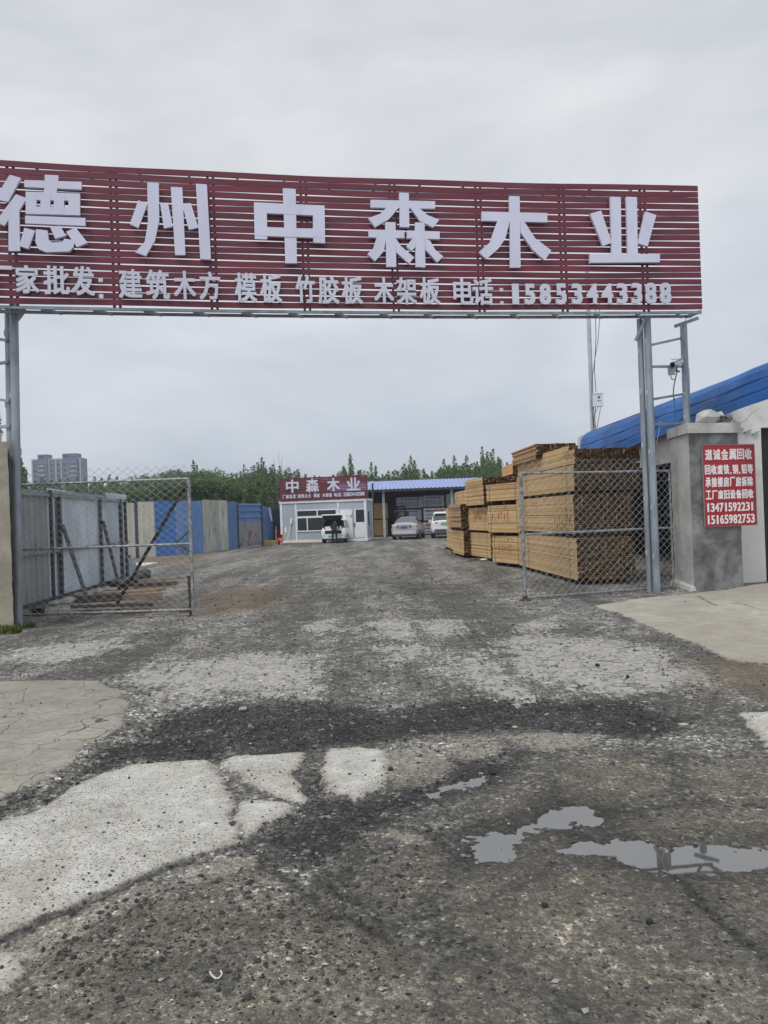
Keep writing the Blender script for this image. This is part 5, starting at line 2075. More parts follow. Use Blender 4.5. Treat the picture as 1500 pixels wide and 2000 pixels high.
mb.build('bent_flap', M['sheet_grey'], hoard)

# the far boundary, in its differently painted lengths
FB = [(-21.0, 31.5), (-12.55, 37.2), (-9.35, 39.8), (-8.85, 43.6), (-7.85, 47.0)]
f1 = G(305, 1087)
f2 = G(398, 1080)
f3 = G(447, 1073)
f4 = G(466, 1071)
f5 = G(512, 1066.5)
wB = Wall(f1, f2)
# cream length
wA = Wall(f1 + (f1 - f2) * 2.2, f1)
uu, zt = wA.uz(275, 982)
cr_ = thing('sheet_hoarding', wA.pt(0, 0), 'cream sheet hoarding with one thin blue stripe beyond the gap on the left', 'fence')
mb = MB()
ub_, _ = wA.uz(267, 1040)
ribbed(mb, wA, 0, ub_ - 0.09, 0.0, zt, 0, 0.28, 0.02, seed=5)
ribbed(mb, wA, ub_ + 0.09, wA.len - 0.02, 0.0, zt + 0.05, 0, 0.28, 0.02, seed=6)
mb.build('cream_sheet', M['sheet_beige'], cr_)
mb = MB()
mb.wbox(wA, ub_ - 0.085, ub_ + 0.085, 0, zt + 0.06, -0.03, 0.012)
mb.build('blue_strip', M['sheet_blue_dark'], cr_)
# bright blue length
bl_ = thing('sheet_hoarding', wB.pt(0, 0), 'bright blue sheet hoarding between the cream lengths on the left', 'fence')
_, zt = wB.uz(350, 978.5)
u_m, _ = wB.uz(343, 1030)
mb = MB()
ribbed(mb, wB, 0.0, u_m, 0.0, zt, 0, 0.9, 0.02, seed=7)
mb.build('blue_sheet', M['sheet_blue'], bl_)
mb = MB()
ribbed(mb, wB, u_m + 0.01, wB.len, 0.0, zt, 0, 0.5, 0.02, seed=8)
mb.build('blue_sheet', M['sheet_blue_faded'], bl_)
for (xa, ya, xb, yb) in ((374, 1033, 344, 1061), (344, 1061, 376, 1081)):
    mb = MB()
    ua_, za_ = wB.uz(xa, ya, 0.1)
    ub_, zb_ = wB.uz(xb, yb, 0.1)
    mb.bar(wB.pt(ua_, za_, 0.1), wB.pt(ub_, zb_, 0.1), 0.05, 0.05)
    mb.build('brace', M['steel_dark'], bl_)
# worn cream over blue
wC = Wall(f2, f3)
wn_ = thing('sheet_hoarding', wC.pt(0, 0), 'peeling cream sheet hoarding showing blue paint in streaks', 'fence')
_, zt = wC.uz(420, 977)
mb = MB()
ribbed(mb, wC, 0.02, wC.len, 0.0, zt, 0, 0.24, 0.03, seed=9)
mb.build('peeling_sheet', M['sheet_worn'], wn_)
wD = Wall(f3, f4)
bd_ = thing('sheet_hoarding', wD.pt(0, 0), 'narrow blue sheet hoarding next to the scuffed gate, with a dark slanting prop', 'fence')
_, zt = wD.uz(455, 980)
mb = MB()
ribbed(mb, wD, 0.01, wD.len, 0.0, zt, 0, 0.3, 0.03, seed=10)
mb.build('blue_sheet', M['sheet_blue_faded'], bd_)
a = P(442.5, 972, wD.pt(0, 0).y - 0.2)
b = G(468, 1069)
mb = MB()
mb.tube(b, a, 0.045, n=6)
mb.build('slanting_prop', M['steel_dark'], bd_)
# gate: blue above, scuffed steel below
wE = Wall(f4, f5)
yg = thing('sheet_gate', wE.pt(0, 0), 'sheet metal gate, blue horizontal ribs above and scuffed grey steel with a red smear below', 'gate')
_, zt = wE.uz(490, 984)
_, zs = wE.uz(490, 1018)
mb = MB()
ribbed(mb, wE, 0.08, wE.len, zs, zt, 0, 0.36, 0.05, True, seed=11)
mb.build('blue_sheet', M['sheet_blue_faded'], yg)
mb = MB()
ribbed(mb, wE, -0.05, wE.len, 0.08, zs, 0, 0.5, 0.02, seed=12)
mb.build('scuffed_sheet', M['sheet_scrap'], yg)
mb = MB()
mb.wbox(wE, -0.10, 0.03, 0, zt + 0.05, -0.05, 0.06)
mb.wbox(wE, wE.len - 0.02, wE.len + 0.1, 0, zt - 0.1, -0.05, 0.06)
mb.build('post', M['steel_dark'], yg)
ua_, za_ = wE.uz(488, 1040)
mb = MB()
r_ = random.Random(8)
for k in range(7):
    x_ = ua_ + (r_.random() - 0.5) * 0.3
    mb.wbox(wE, x_ - 0.05, x_ + 0.05, za_ - 0.1 - r_.random() * 0.25, za_ + r_.random() * 0.25, 0.021 + 0.001 * k, 0.023 + 0.001 * k)
mb.build('red_smear', M['ink_red'], yg)
# leaning blue and dark sheets
g0, g1 = G(513, 1064), G(531, 1061)
wF = Wall(g0, g1)
lb = thing('loose_sheet', wF.pt(0, 0), 'blue ribbed sheet leaning beside the scuffed gate', 'metal sheet')
_, zt = wF.uz(520, 989)
mb = MB()
ribbed(mb, wF, 0, wF.len, 0.05, zt, 0.05, 0.22, 0.04, seed=13, ztop=lambda u: zt - 0.05 * u)
mb.build('sheet', M['sheet_blue_faded'], lb)
mb = MB()
a, b = P(525.5, 991, 49.6), P(531, 1018, 49.4)
mb.bar(a, b, 0.1, 0.05)
mb.build('edge_strip', M['galv'], lb)
g0, g1 = G(530, 1062.0), G(552, 1060)
wG = Wall((g0.x - 0.3, g0.y + 1.0), (g1.x + 0.6, g1.y + 1.5))
ld = thing('sheet_hoarding', wG.pt(0, 0), 'dark slate coloured sheet hoarding in the corner beside the white cabin', 'fence')
_, zt = wG.uz(540, 992)
mb = MB()
ribbed(mb, wG, 0, wG.len, 0.0, zt, 0, 0.2, 0.06, seed=14)
mb.build('sheet', M['sheet_blue_dark'], ld)

# debris on the ground behind the left leaf
def plank(x0, y0, x1, y1, w, h, mt, label, z=0.03, z2=None):
    a, b = G(x0, y0), G(x1, y1)
    mb = MB()
    a.z, b.z = z + h / 2, (z if z2 is None else z2) + h / 2
    mb.bar(a, b, w, h)
    return tag(mb.build('plank', M[mt], bevel=0.004), label, 'plank', 'planks lying behind the left gate leaf')


plank(238, 1177, 318, 1171, 0.12, 0.13, 'plank', 'pale yellowish beam, nearest of the planks behind the left gate leaf')
plank(200, 1167, 322, 1158, 0.20, 0.06, 'plank', 'broad pale board just behind the yellowish beam', 0.06)
plank(262, 1150, 345, 1145, 0.16, 0.10, 'plank_dark', 'dark wet beam, farther of the planks behind the left gate leaf')
plank(250, 1144, 362, 1137, 0.14, 0.05, 'plank', 'thin grey board beyond the dark wet beam', 0.10)
plank(150, 1178, 250, 1170, 0.25, 0.12, 'plank_dark', 'dark wet board on the left, near the hoarding brace foot', 0.03)
plank(140, 1192, 298, 1187, 0.10, 0.06, 'plank_dark', 'long dark batten lying just behind the bottom rail of the left gate leaf', 0.04)
plank(215, 1150, 262, 1143, 0.25, 0.16, 'plank_dark', 'thick black baulk by the end of the grey hoarding', 0.03)
a, b = G(225, 1143, 0.12), G(284, 1121, 0.12)
mb = MB()
mb.lathe(a, b - a, [(0, 0), (0, 0.10), ((b - a).length * 0.6, 0.12), ((b - a).length, 0.17), ((b - a).length, 0)], 10)
tag(mb.build('charred_log', M['black']), 'black charred log lying at the end of the grey hoarding', 'log')
a = G(255, 1122)
mb = MB()
mb.tube((a.x, a.y, 0), (a.x - 0.03, a.y, 0.62), 0.05, n=7)
tag(mb.build('stake', M['rust']), 'short brown stake upright beside the charred log', 'stake')
p = G(267, 1106)
mb = MB()
mb.box(p.x - 0.9, p.x + 0.5, p.y - 1.3, p.y + 1.1, 0.0, 0.07)
tag(mb.build('foam_board', M['plastic_white'], bevel=0.01), 'pale flat board on the ground in the gap of the hoardings', 'board')
p = G(110, 1172)
mb = MB()
r_ = random.Random(12)
for k in range(26):
    t = r_.random()
    c = wh.pt(0.3 + t * 6.5, 0, 0.35 + r_.random() * 0.5)
    v_, f_ = ico()
    s_ = 0.05 + r_.random() * 0.13
    mb.add([(c.x + a_[0] * s_ * 1.3, c.y + a_[1] * s_, 0.02 + a_[2] * s_ * 0.6 * (0.6 + r_.random() * 0.8)) for a_ in v_], f_.tolist(), 0, r_.random())
tag(mb.build('rubble', M['stone']), kind='stuff')
for k, (x, y, w, dark, lb_) in enumerate(((70, 1204, 0.20, 1, 'black block under the hinge end of the left gate leaf'), (177, 1201, 0.30, 0, 'dark red brick lying second from the left under the gate rail'),
                                     (230, 1199, 0.14, 0, 'reddish brick broken in half, left of the tilted pale brick'), (243, 1201, 0.13, 0, 'pale broken brick tilted under the middle of the gate rail'),
                                     (262, 1198, 0.13, 0, 'small brick piece beside the longer brick under the gate rail'), (279, 1197.5, 0.24, 0, 'longer brick under the gate rail, right of the middle'),
                                     (357, 1197, 0.18, 0, 'single brick close to the free post of the left gate leaf'))):
    c = G(x, y)
    mb = MB()
    R_ = Matrix.Translation((c.x, c.y + 0.1, gz(c.x, c.y))) @ Matrix.Rotation(0.3 * math.sin(k * 5), 4, 'Z') @ Matrix.Rotation(0.12 * math.sin(k * 3), 4, 'Y')
    mb.box(-w / 2, w / 2, -0.055, 0.055, -0.005, 0.085 if not dark else 0.14, M=R_)
    tag(mb.build('brick', M['black' if dark else 'brick'], bevel=0.006), lb_, 'brick' if not dark else 'block', 'bricks under the left gate leaf' if not dark else None)


def tuft(px, py, n, h, spread, label, seed):
    c = G(px, py)
    rd = random.Random(seed)
    mb = MB()
    for k in range(n):
        a = rd.random() * 6.28
        q = Vector((c.x + (rd.random() - 0.5) * spread, c.y + (rd.random() - 0.5) * spread * 0.6, 0.0))
        l = h * (0.4 + 0.6 * rd.random())
        tip = q + Vector((math.cos(a) * l * 0.5, math.sin(a) * l * 0.5, l))
        s = Vector((-math.sin(a), math.cos(a), 0)) * 0.012
        mid = q.lerp(tip, 0.6) + Vector((0, 0, l * 0.1))
        mb.face([q - s, q + s, mid + s * 1.3, mid - s * 1.3], 0, rd.random())
        mb.face([mid - s * 1.3, mid + s * 1.3, tip], 0, rd.random())
    tag(mb.build('weeds', M['grass']), label, 'weeds')


tuft(14, 1238, 120, 0.16, 0.35, 'green weeds growing at the foot of the left concrete pillar', 1)
tuft(48, 1226, 40, 0.09, 0.3, 'sparse weeds between the left pillar and the gateway column', 5)
tuft(454, 1070, 120, 0.55, 0.9, 'weeds growing at the foot of the blue hoarding beside the scuffed gate', 2)

# ------------------------------------------------------------------ white cabin office
K3 = lambda x, y: (540 + x / 7.5, 920 + y / 7.5)
R0 = G(718, 1057)
cd_ = Vector((math.cos(math.radians(-7)), math.sin(math.radians(-7)), 0))
r = ray(547.3, 1020)
# left end of the front from its line of sight
nn_ = Vector((cd_.y, -cd_.x, 0))
t = Vector((R0.x, R0.y, 0)).dot(nn_) / (r.x * nn_.x + r.y * nn_.y)
L0 = Vector((r.x * t, r.y * t, 0))
wk = Wall(L0, (R0.x, R0.y))
CW = wk.len


def kz(x, y):
    return wk.uz(*K3(x, y))


_, ztop = kz(700, 418)
_, ztop0 = kz(700, 458)
cab = thing('site_cabin', wk.pt(CW / 2, 0), 'white framed grey panel site office cabin with a red slatted sign on its roof edge', 'cabin', None, math.atan2(wk.d.y, wk.d.x))
side = -wk.n  # back direction
CD = 2.9
ws = Wall(wk.pt(CW, 0), wk.pt(CW, 0) + side * CD)   # right hand end wall
mb = MB()
mb.wbox(wk, 0.05, CW - 0.05, 0.12, ztop0 - 0.02, -CD + 0.05, -0.04)
mb.build('wall_panel', M['cabin_panel'], cab)
uw0, _ = kz(285, 700)
uw1, _ = kz(905, 700)
mb = MB()
for u in (0.0, CW - 0.16):
    mb.wbox(wk, u, u + 0.16, 0.05, ztop0, -0.14, 0.0)
    mb.wbox(wk, u, u + 0.16, 0.05, ztop0, -CD, -CD + 0.14)
mb.wbox(wk, -0.02, CW + 0.02, ztop0, ztop, -CD - 0.02, 0.02)
mb.wbox(wk, -0.01, CW + 0.01, 0.02, 0.20, -CD - 0.01, 0.005)
for u in (uw0, uw1):
    mb.wbox(wk, u - 0.05, u + 0.05, 0.2, ztop0, -0.039, -0.015)
mb.wbox(ws, 1.4, 1.48, 0.2, ztop0, -0.04, -0.015)
mb.build('frame', M['white_paint'], cab, bevel=0.01)
# window
ua, zt = kz(285, 572)
ub, zb = kz(896, 872)
win = MB()
_, zm0 = kz(600, 684)
_, zm1 = kz(600, 654)
umid, _ = kz(596, 620)
umid2, _ = kz(452, 770)
fw = 0.075
win.wbox(wk, ua, ub, zt - fw, zt, -0.03, 0.012)
win.wbox(wk, ua, ub, zb, zb + fw, -0.03, 0.014)
win.wbox(wk, ua, ua + fw, zb + fw, zt - fw, -0.03, 0.012)
win.wbox(wk, ub - fw, ub, zb + fw, zt - fw, -0.03, 0.012)
win.wbox(wk, ua + fw, ub - fw, zm0, zm1, -0.03, 0.012)
win.wbox(wk, umid - 0.04, umid + 0.04, zm1, zt - fw, -0.03, 0.012)
win.wbox(wk, umid2 - 0.035, umid2 + 0.035, zb + fw, zm0, -0.03, 0.012)
wo = win.build('window_frame', M['white_paint'], cab)
for a0, a1, b0, b1 in ((ua + fw, umid - 0.04, zm1, zt - fw), (umid + 0.04, ub - fw, zm1, zt - fw), (ua + fw, umid2 - 0.035, zb + fw, zm0), (umid2 + 0.035, ub - fw, zb + fw, zm0)):
    mb = MB()
    mb.wbox(wk, a0, a1, b0, b1, -0.035, -0.018)
    pn = mb.build('pane', M['glass'], cab)
    pn.parent = wo
# sliding panel with the office lettering, and the door
pa, pt_ = kz(928, 566)
pb, pb_ = kz(1122, 980)
mb = MB()
mb.wbox(wk, pa, pb, pb_, pt_, -0.035, 0.006)
mb.build('door_panel', M['white_paint'], cab)
a_, zc0 = kz(945, 682)
b_, zc1 = kz(1108, 638)
mb = MB()
for k, ch in enumerate('办公室'):
    put_glyph(mb, ch, wk.pt(a_ + (b_ - a_) * (0.1 + 0.4 * k), (zc0 + zc1) / 2, 0.007), wk.d, 0.17, 0.19, 0.004, 0.0, wk.n)
mb.build('lettering', M['ink_dark'], cab)
da, dt = kz(1136, 556)
db, dbm = kz(1326, 972)
mb = MB()
ga, gt = kz(1158, 566)
gb, gbm = kz(1302, 745)
mb.wbox(wk, da, ga, dbm, dt, -0.035, 0.010)
mb.wbox(wk, gb, db, dbm, dt, -0.035, 0.010)
mb.wbox(wk, ga, gb, dbm, gbm, -0.035, 0.010)
mb.wbox(wk, ga, gb, gt, dt, -0.035, 0.010)
dr = mb.build('door', M['white_paint'], cab)
mb = MB()
mb.wbox(wk, ga, gb, gbm, gt, -0.03, -0.015)
p_ = mb.build('pane', M['glass'], cab)
p_.parent = dr
mb = MB()
mb.wbox(wk, ga - 0.13, ga - 0.06, gbm - 0.28, gbm - 0.05, 0.010, 0.05)
p_ = mb.build('handle', M['steel_dark'], cab)
p_.parent = dr
mb = MB()
mb.wbox(ws, 0.5, 1.3, 0.9, 2.0, -0.045, 0.0)
so = mb.build('side_window_frame', M['white_paint'], cab)
mb = MB()
mb.wbox(ws, 0.56, 1.24, 0.96, 1.94, -0.04, 0.004)
p_ = mb.build('pane', M['glass'], cab)
p_.parent = so
# sign on top
s0, sz1 = kz(46, 103)
s1, sz1b = kz(1332, 62)
_, sz0 = kz(690, 424)
_, szt = kz(690, 82)
mb = MB()
NS_ = 15
pp = (szt - sz0) / NS_
for k in range(NS_):
    mb.wbox(wk, s0, s1, sz0 + k * pp, sz0 + k * pp + pp * (0.80 if 4 < k < 9 else 0.9), 0.02, 0.05, 0, random.random())
mb.build('sign_slats', M['red_slat'], cab)
for k in range(7):
    mb = MB()
    u = s0 + (s1 - s0) * (0.02 + 0.16 * k)
    mb.wbox(wk, u, u + 0.05, sz0 - 0.05, szt, -0.03, 0.02)
    mb.build('sign_upright', M['steel_dark'], cab)
for ch, x0, x1, y0, y1 in (('中', 148, 326, 122, 326), ('森', 440, 622, 108, 316), ('木', 748, 928, 98, 300), ('业', 1034, 1226, 92, 290)):
    u0_, zb_ = kz(x0, y1)
    u1_, zt_ = kz(x1, y0)
    mb = MB()
    put_glyph(mb, ch, wk.pt((u0_ + u1_) / 2, (zb_ + zt_) / 2, 0.06), wk.d, u1_ - u0_, zt_ - zb_, 0.05, 0.024, wk.n)
    mb.build('sign_character', M['letter'], cab)
ua_, zb_ = kz(90, 408)
_, zt_ = kz(90, 350)
ub_, _ = kz(1294, 350)
_, za = kz(690, 384)
_, zc_ = kz(690, 326)
words = (('厂家批发:', 90, 312), ('建筑木方', 316, 512), ('模板', 548, 640), ('木架板', 672, 822), ('电话:', 846, 975), ('15853443388', 982, 1294))
for wd, x0, x1 in words:
    a_, _ = kz(x0, 360)
    b_, _ = kz(x1, 360)
    text_rows(wk, 0.06, [(wd, a_, b_, za, zc_)], cab, 0.007 if wd[0] != '1' else 0.010, 0.03, M['letter'], 'sign_lettering')
mb = MB()
a_, z_ = kz(150, 830)
mb.wbox(wk, a_ - 0.16, a_ - 0.02, z_ - 0.3, z_ + 0.02, -0.039, -0.034)
mb.build('stain', M['white_paint'], cab)
# boards at the foot of the cabin
mb = MB()
a = wk.pt(0.25, 0.05, 0.35)
b = wk.pt(3.0, 0.03, 0.5)
mb.bar(a, b, 0.5, 0.05)
tag(mb.build('plank', M['osb']), 'wide brown board lying along the foot of the white cabin', 'plank')
# board box, pole, red barrow
p0, p1 = G(511.5, 1066.5), G(539, 1065)
mb = MB()
hh = P(511, 1056.0, p0.y).z - P(511, 1066.5, p0.y).z
mb.box(p0.x, p0.x + (p1.x - p0.x) * 0.6, p0.y, p0.y + 0.5, 0, hh)
mb.box(p0.x + (p1.x - p0.x) * 0.6, p1.x, p0.y + 0.12, p0.y + 0.55, 0, hh * 0.96)
tag(mb.build('board_stack', M['osb'], bevel=0.01), 'low stack of raw brown boards standing by the corner of the fence', 'board stack')
a = G(539.5, 1066)
mb = MB()
mb.tube((a.x, a.y, 0), (a.x, a.y + 0.15, P(539.5, 1036, a.y).z), 0.035, n=6)
tag(mb.build('stake', M['plank']), 'thin pale pole upright between the boards and the red barrow', 'stake')
c = G(546, 1064)
bw_ = thing('wheelbarrow', (c.x, c.y, 0), 'small red wheelbarrow tipped up against the left end of the white cabin', 'wheelbarrow')
mb = MB()
o_ = Vector((c.x, c.y, 0))
top_ = [Vector(p) for p in ((-0.24, -0.1, 0.22), (0.24, -0.1, 0.22), (0.20, 0.25, 0.62), (-0.20, 0.25, 0.62))]
bot_ = [p + Vector((0, 0.16, -0.10)) for p in top_]
bot_ = [Vector((p.x * 0.7, p.y, p.z)) for p in bot_]
for k in range(4):
    k2 = (k + 1) % 4
    mb.face([o_ + top_[k], o_ + top_[k2], o_ + bot_[k2], o_ + bot_[k]])
mb.face([o_ + p for p in bot_])
mb.build('tray', M['red_plastic'], bw_)
for s in (-1, 1):
    mb = MB()
    mb.path([o_ + Vector((0.08 * s, -0.25, 0.14)), o_ + Vector((0.2 * s, 0.05, 0.4)), o_ + Vector((0.22 * s, 0.3, 1.15))], 0.024)
    mb.build('handle', M['orange'], bw_)
mb = MB()
mb.lathe(o_ + Vector((-0.04, -0.28, 0.15)), (1, 0, 0), [(0, 0.04), (0, 0.15), (0.08, 0.15), (0.08, 0.04)], 14)
mb.build('wheel', M['rubber'], bw_)
c = wk.pt(0.45, 0, 0.3)
mb = MB()
mb.tube((c.x, c.y, 0.0), (c.x + 0.32, c.y + 0.3, 1.45), 0.022, n=6)
mb.lathe((c.x + 0.27, c.y + 0.25, 1.2), (0.32, 0.3, 1.45), [(0, 0.02), (0.08, 0.07), (0.42, 0.11), (0.43, 0)], 8)
tag(mb.build('broom', M['plastic_white']), 'pale broom leaning on the left panel of the white cabin, head up', 'broom')
a, b = P(726.5, 976, 52.5), P(727.5, 944, 52.5)
mb = MB()
mb.tube((a.x, 52.5, 0), (b.x, 52.5, b.z), 0.06, n=7)
mb.tube((b.x, 52.5, b.z), (b.x, 52.5, b.z + 0.14), 0.07, n=7, m=1)
tag(mb.build('timber_post', [M['rust'], M['plastic_white']]), 'brown timber post with a white tip behind the right end of the white cabin', 'post')

# ------------------------------------------------------------------ blue roofed open shed
YS = 57.0
zl_ = P(720, 957, 56.4).z
zr_ = P(720, 941, 66).z
sh = thing('open_shed', (4.5, 61, 0), 'open fronted storage shed with a pale blue ribbed roof and thin steel posts', 'shed')
XA, XB = -4.0, 13.0
mb = MB()
n = int((XB - XA) / 0.30)
for k in range(n):
    x0 = XA + (XB - XA) * k / n
    w_ = (XB - XA) / n
    xs_ = [(x0, 0), (x0 + w_ * 0.72, 0), (x0 + w_ * 0.8, 0.06), (x0 + w_ * 0.94, 0.06), (x0 + w_, 0)]
    for (a, da), (b, db) in zip(xs_, xs_[1:]):
        mb.face([(a, 56.4, zl_ + da), (b, 56.4, zl_ + db), (b, 66, zr_ + db), (a, 66, zr_ + da)], 0, random.random())
mb.build('roof', M['blue_roof'], sh)
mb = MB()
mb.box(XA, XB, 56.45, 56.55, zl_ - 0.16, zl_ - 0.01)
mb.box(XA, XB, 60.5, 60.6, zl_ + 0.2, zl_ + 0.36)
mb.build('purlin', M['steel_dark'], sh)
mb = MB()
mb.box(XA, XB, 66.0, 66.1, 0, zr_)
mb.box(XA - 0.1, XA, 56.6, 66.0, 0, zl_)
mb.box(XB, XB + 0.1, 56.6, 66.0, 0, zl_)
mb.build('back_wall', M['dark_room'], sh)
for px in (749.8, 883.2, 1010, 700):
    p = P(px, 1000, YS)
    mb = MB()
    mb.box(p.x - 0.09, p.x + 0.09, YS - 0.07, YS + 0.07, 0, zl_ + 0.05)
    mb.build('post', M['galv_light'] if px < 900 else M['galv'], sh)


def ply(x0, y0, x1, y1, Y, mt, label, marks=None, dep=1.2, mname='plywood_pack'):
    a = P(x0, y1, Y)
    b = P(x1, y0, Y)
    o = thing(mname, ((a.x + b.x) / 2, Y, max(0, a.z)), label, 'plywood pack', 'packs of board stored under the shed roof')
    mb = MB()
    z0 = max(0.06, a.z)
    mb.box(a.x, b.x, Y, Y + dep, z0, b.z)
    mb.build('packing', M[mt], o, bevel=0.015)
    mb = MB()
    mb.box(a.x + 0.1, b.x - 0.1, Y + 0.1, Y + dep - 0.1, z0 - 0.06, z0 + 0.002)
    mb.build('bearer', M['plank_dark'], o)
    w_ = Wall((a.x, Y), (b.x, Y))
    if marks:
        W_, H_ = w_.len, b.z - z0
        for txt, fu0, fu1, fz0, fz1, mk in marks:
            if txt == '#':
                mb = MB()
                rd = random.Random(int(x0 * 7 + fz0 * 100))
                u = fu0
                while u < fu1:
                    wd = 0.03 + rd.random() * 0.04
                    mb.wbox(w_, u * W_, (u + wd) * W_, z0 + H_ * fz0, z0 + H_ * (fz0 + (fz1 - fz0) * (0.5 + 0.5 * rd.random())), 0, 0.003)
                    mb.wbox(w_, u * W_, min(u + 0.1, fu1) * W_, z0 + H_ * fz0, z0 + H_ * (fz0 + (fz1 - fz0) * 0.3), 0.003, 0.004)
                    u += wd + 0.02 + rd.random() * 0.03
                mb.build('print', M[mk], o)
            else:
                text_rows(w_, 0.001, [(txt, fu0 * W_, fu1 * W_, z0 + H_ * fz0, z0 + H_ * fz1)], o, 0.014, 0.003, M[mk], 'lettering')
    mb = MB()
    for fu in (0.2, 0.8):
        mb.wbox(w_, w_.len * fu - 0.012, w_.len * fu + 0.012, z0, b.z, 0.001, 0.004)
    mb.build('strap', M['ink_dark'], o)
    return o


ply(724, 982, 757, 1013.6, 58.6, 'ply_side', 'upper pack of yellow plywood beside the white cabin', dep=1.2)
ply(724, 1015, 757, 1046.5, 58.6, 'ply_side', 'lower pack of yellow plywood beside the white cabin')
GM = [('#', 0.2, 0.85, 0.78, 0.88, 'ink_dark'), ('#', 0.1, 0.8, 0.45, 0.5, 'ink_dark'), ('#', 0.3, 0.85, 0.25, 0.3, 'ink_dark')]
ply(774.6, 970, 825.6, 993.4, 60.8, 'wrap_shaded', 'top shaded white wrapped pack above the forklift, wider of the two top packs', GM)
ply(771.6, 994.6, 823, 1017, 60, 'wrap_shaded', 'middle shaded white wrapped pack straight behind the forklift', GM)
ply(772, 1019, 823, 1045, 60, 'wrap_shaded', 'bottom shaded white wrapped pack hidden behind the silver car')
ply(827, 967, 867, 990.3, 60.8, 'wrap_shaded', 'top shaded white wrapped pack above the white pack with red print', GM)
WMK = [('AiSEwo.com', 0.06, 0.95, 0.66, 0.86, 'ink_red'), ('#', 0.08, 0.5, 0.42, 0.56, 'ink_blue'), ('#', 0.55, 0.9, 0.36, 0.46, 'ink_dark'), ('#', 0.08, 0.42, 0.14, 0.24, 'ink_dark'), ('#', 0.5, 0.9, 0.1, 0.2, 'ink_dark')]
ply(828, 991.4, 869, 1016.6, 59.4, 'wrap', 'upper white wrapped pack with red print between the two parked cars', WMK)
ply(828.6, 1019, 869, 1044, 59.4, 'wrap', 'lower white wrapped pack with red print, partly behind the white off road car', WMK)
ply(872, 964, 900, 990, 60.8, 'wrap_shaded', 'top shaded white wrapped pack at the right beside the shed post', GM)
ply(870, 991.4, 900, 1044, 60.4, 'wrap_shaded', 'tall shaded white wrapped pack directly behind the white off road car')

# forklift behind the silver car
fb = P(786, 1045, 57.6)
fk = thing('forklift', (fb.x, fb.y, 0), 'dark forklift truck with an open overhead guard standing behind the silver car', 'forklift')
mb = MB()
o_ = Vector((fb.x, fb.y, 0))
bx_ = lambda x0, x1, y0, y1, z0, z1: mb.box(o_.x + x0, o_.x + x1, o_.y + y0, o_.y + y1, z0, z1)
bx_(-0.55, 0.55, 0.0, 1.7, 0.3, 0.95)
bx_(-0.5, 0.5, -0.25, 0.1, 0.35, 1.05)
mb.build('body', M['steel_dark'], fk, bevel=0.05)
mb = MB()
zt = P(786, 1000.5, fb.y).z
mb.bar(o_ + Vector((-0.60, -0.1, 0.9)), o_ + Vector((-0.22, 0.05, zt)), 0.11, 0.11)
mb.bar(o_ + Vector((0.48, -0.1, 0.9)), o_ + Vector((0.45, 0.05, zt)), 0.15, 0.11)
mb.bar(o_ + Vector((-0.5, 1.5, 0.9)), o_ + Vector((-0.4, 1.3, zt)), 0.09, 0.09)
mb.bar(o_ + Vector((0.5, 1.5, 0.9)), o_ + Vector((0.4, 1.3, zt)), 0.09, 0.09)
bx_(-0.34, 0.54, 0.0, 0.12, zt, zt + 0.07)
for k in range(5):
    bx_(-0.42 + 0.2 * k, -0.36 + 0.2 * k, 0.12, 1.4, zt + 0.01, zt + 0.06)
mb.build('overhead_guard', M['black'], fk)
mb = MB()
bx_(-0.35, -0.25, 1.8, 1.9, 0.1, 2.3)
bx_(0.25, 0.35, 1.8, 1.9, 0.1, 2.3)
bx_(-0.35, 0.35, 1.82, 1.88, 2.2, 2.3)
mb.build('mast', M['black'], fk)
mb = MB()
bx_(-0.25, 0.25, 0.35, 0.85, 0.95, 1.1)
bx_(-0.25, 0.25, 0.25, 0.37, 1.05, 1.5)
mb.build('seat', M['black'], fk)
for sx in (-1, 1):
    for y in (0.1, 1.5):
        mb = MB()
        mb.lathe((o_.x + 0.55 * sx - 0.1, o_.y + y, 0.3), (1, 0, 0), [(0, 0.0), (0, 0.28), (0.03, 0.3), (0.17, 0.3), (0.2, 0.28), (0.2, 0)], 14)
        mb.build('wheel', M['rubber'], fk)
for sx in (-1, 1):
    mb = MB()
    bx_(0.25 * sx - 0.05, 0.25 * sx + 0.05, 1.9, 2.9, 0.12, 0.16)
    mb.build('fork', M['steel_dark'], fk)


# ------------------------------------------------------------------ vehicles
def ring(st):
    y, w, zb, zmid, zbelt, wr, zr = st
    half = [(0, zb), (0.84 * w, zb), (0.965 * w, zb + 0.13), (w, zmid), (0.955 * w, zbelt), (wr, zr - 0.075), (0.80 * wr, zr - 0.012), (0, zr + 0.02)]
    return [Vector((x, y, z)) for x, z in half], [Vector((-x, y, z)) for x, z in half]


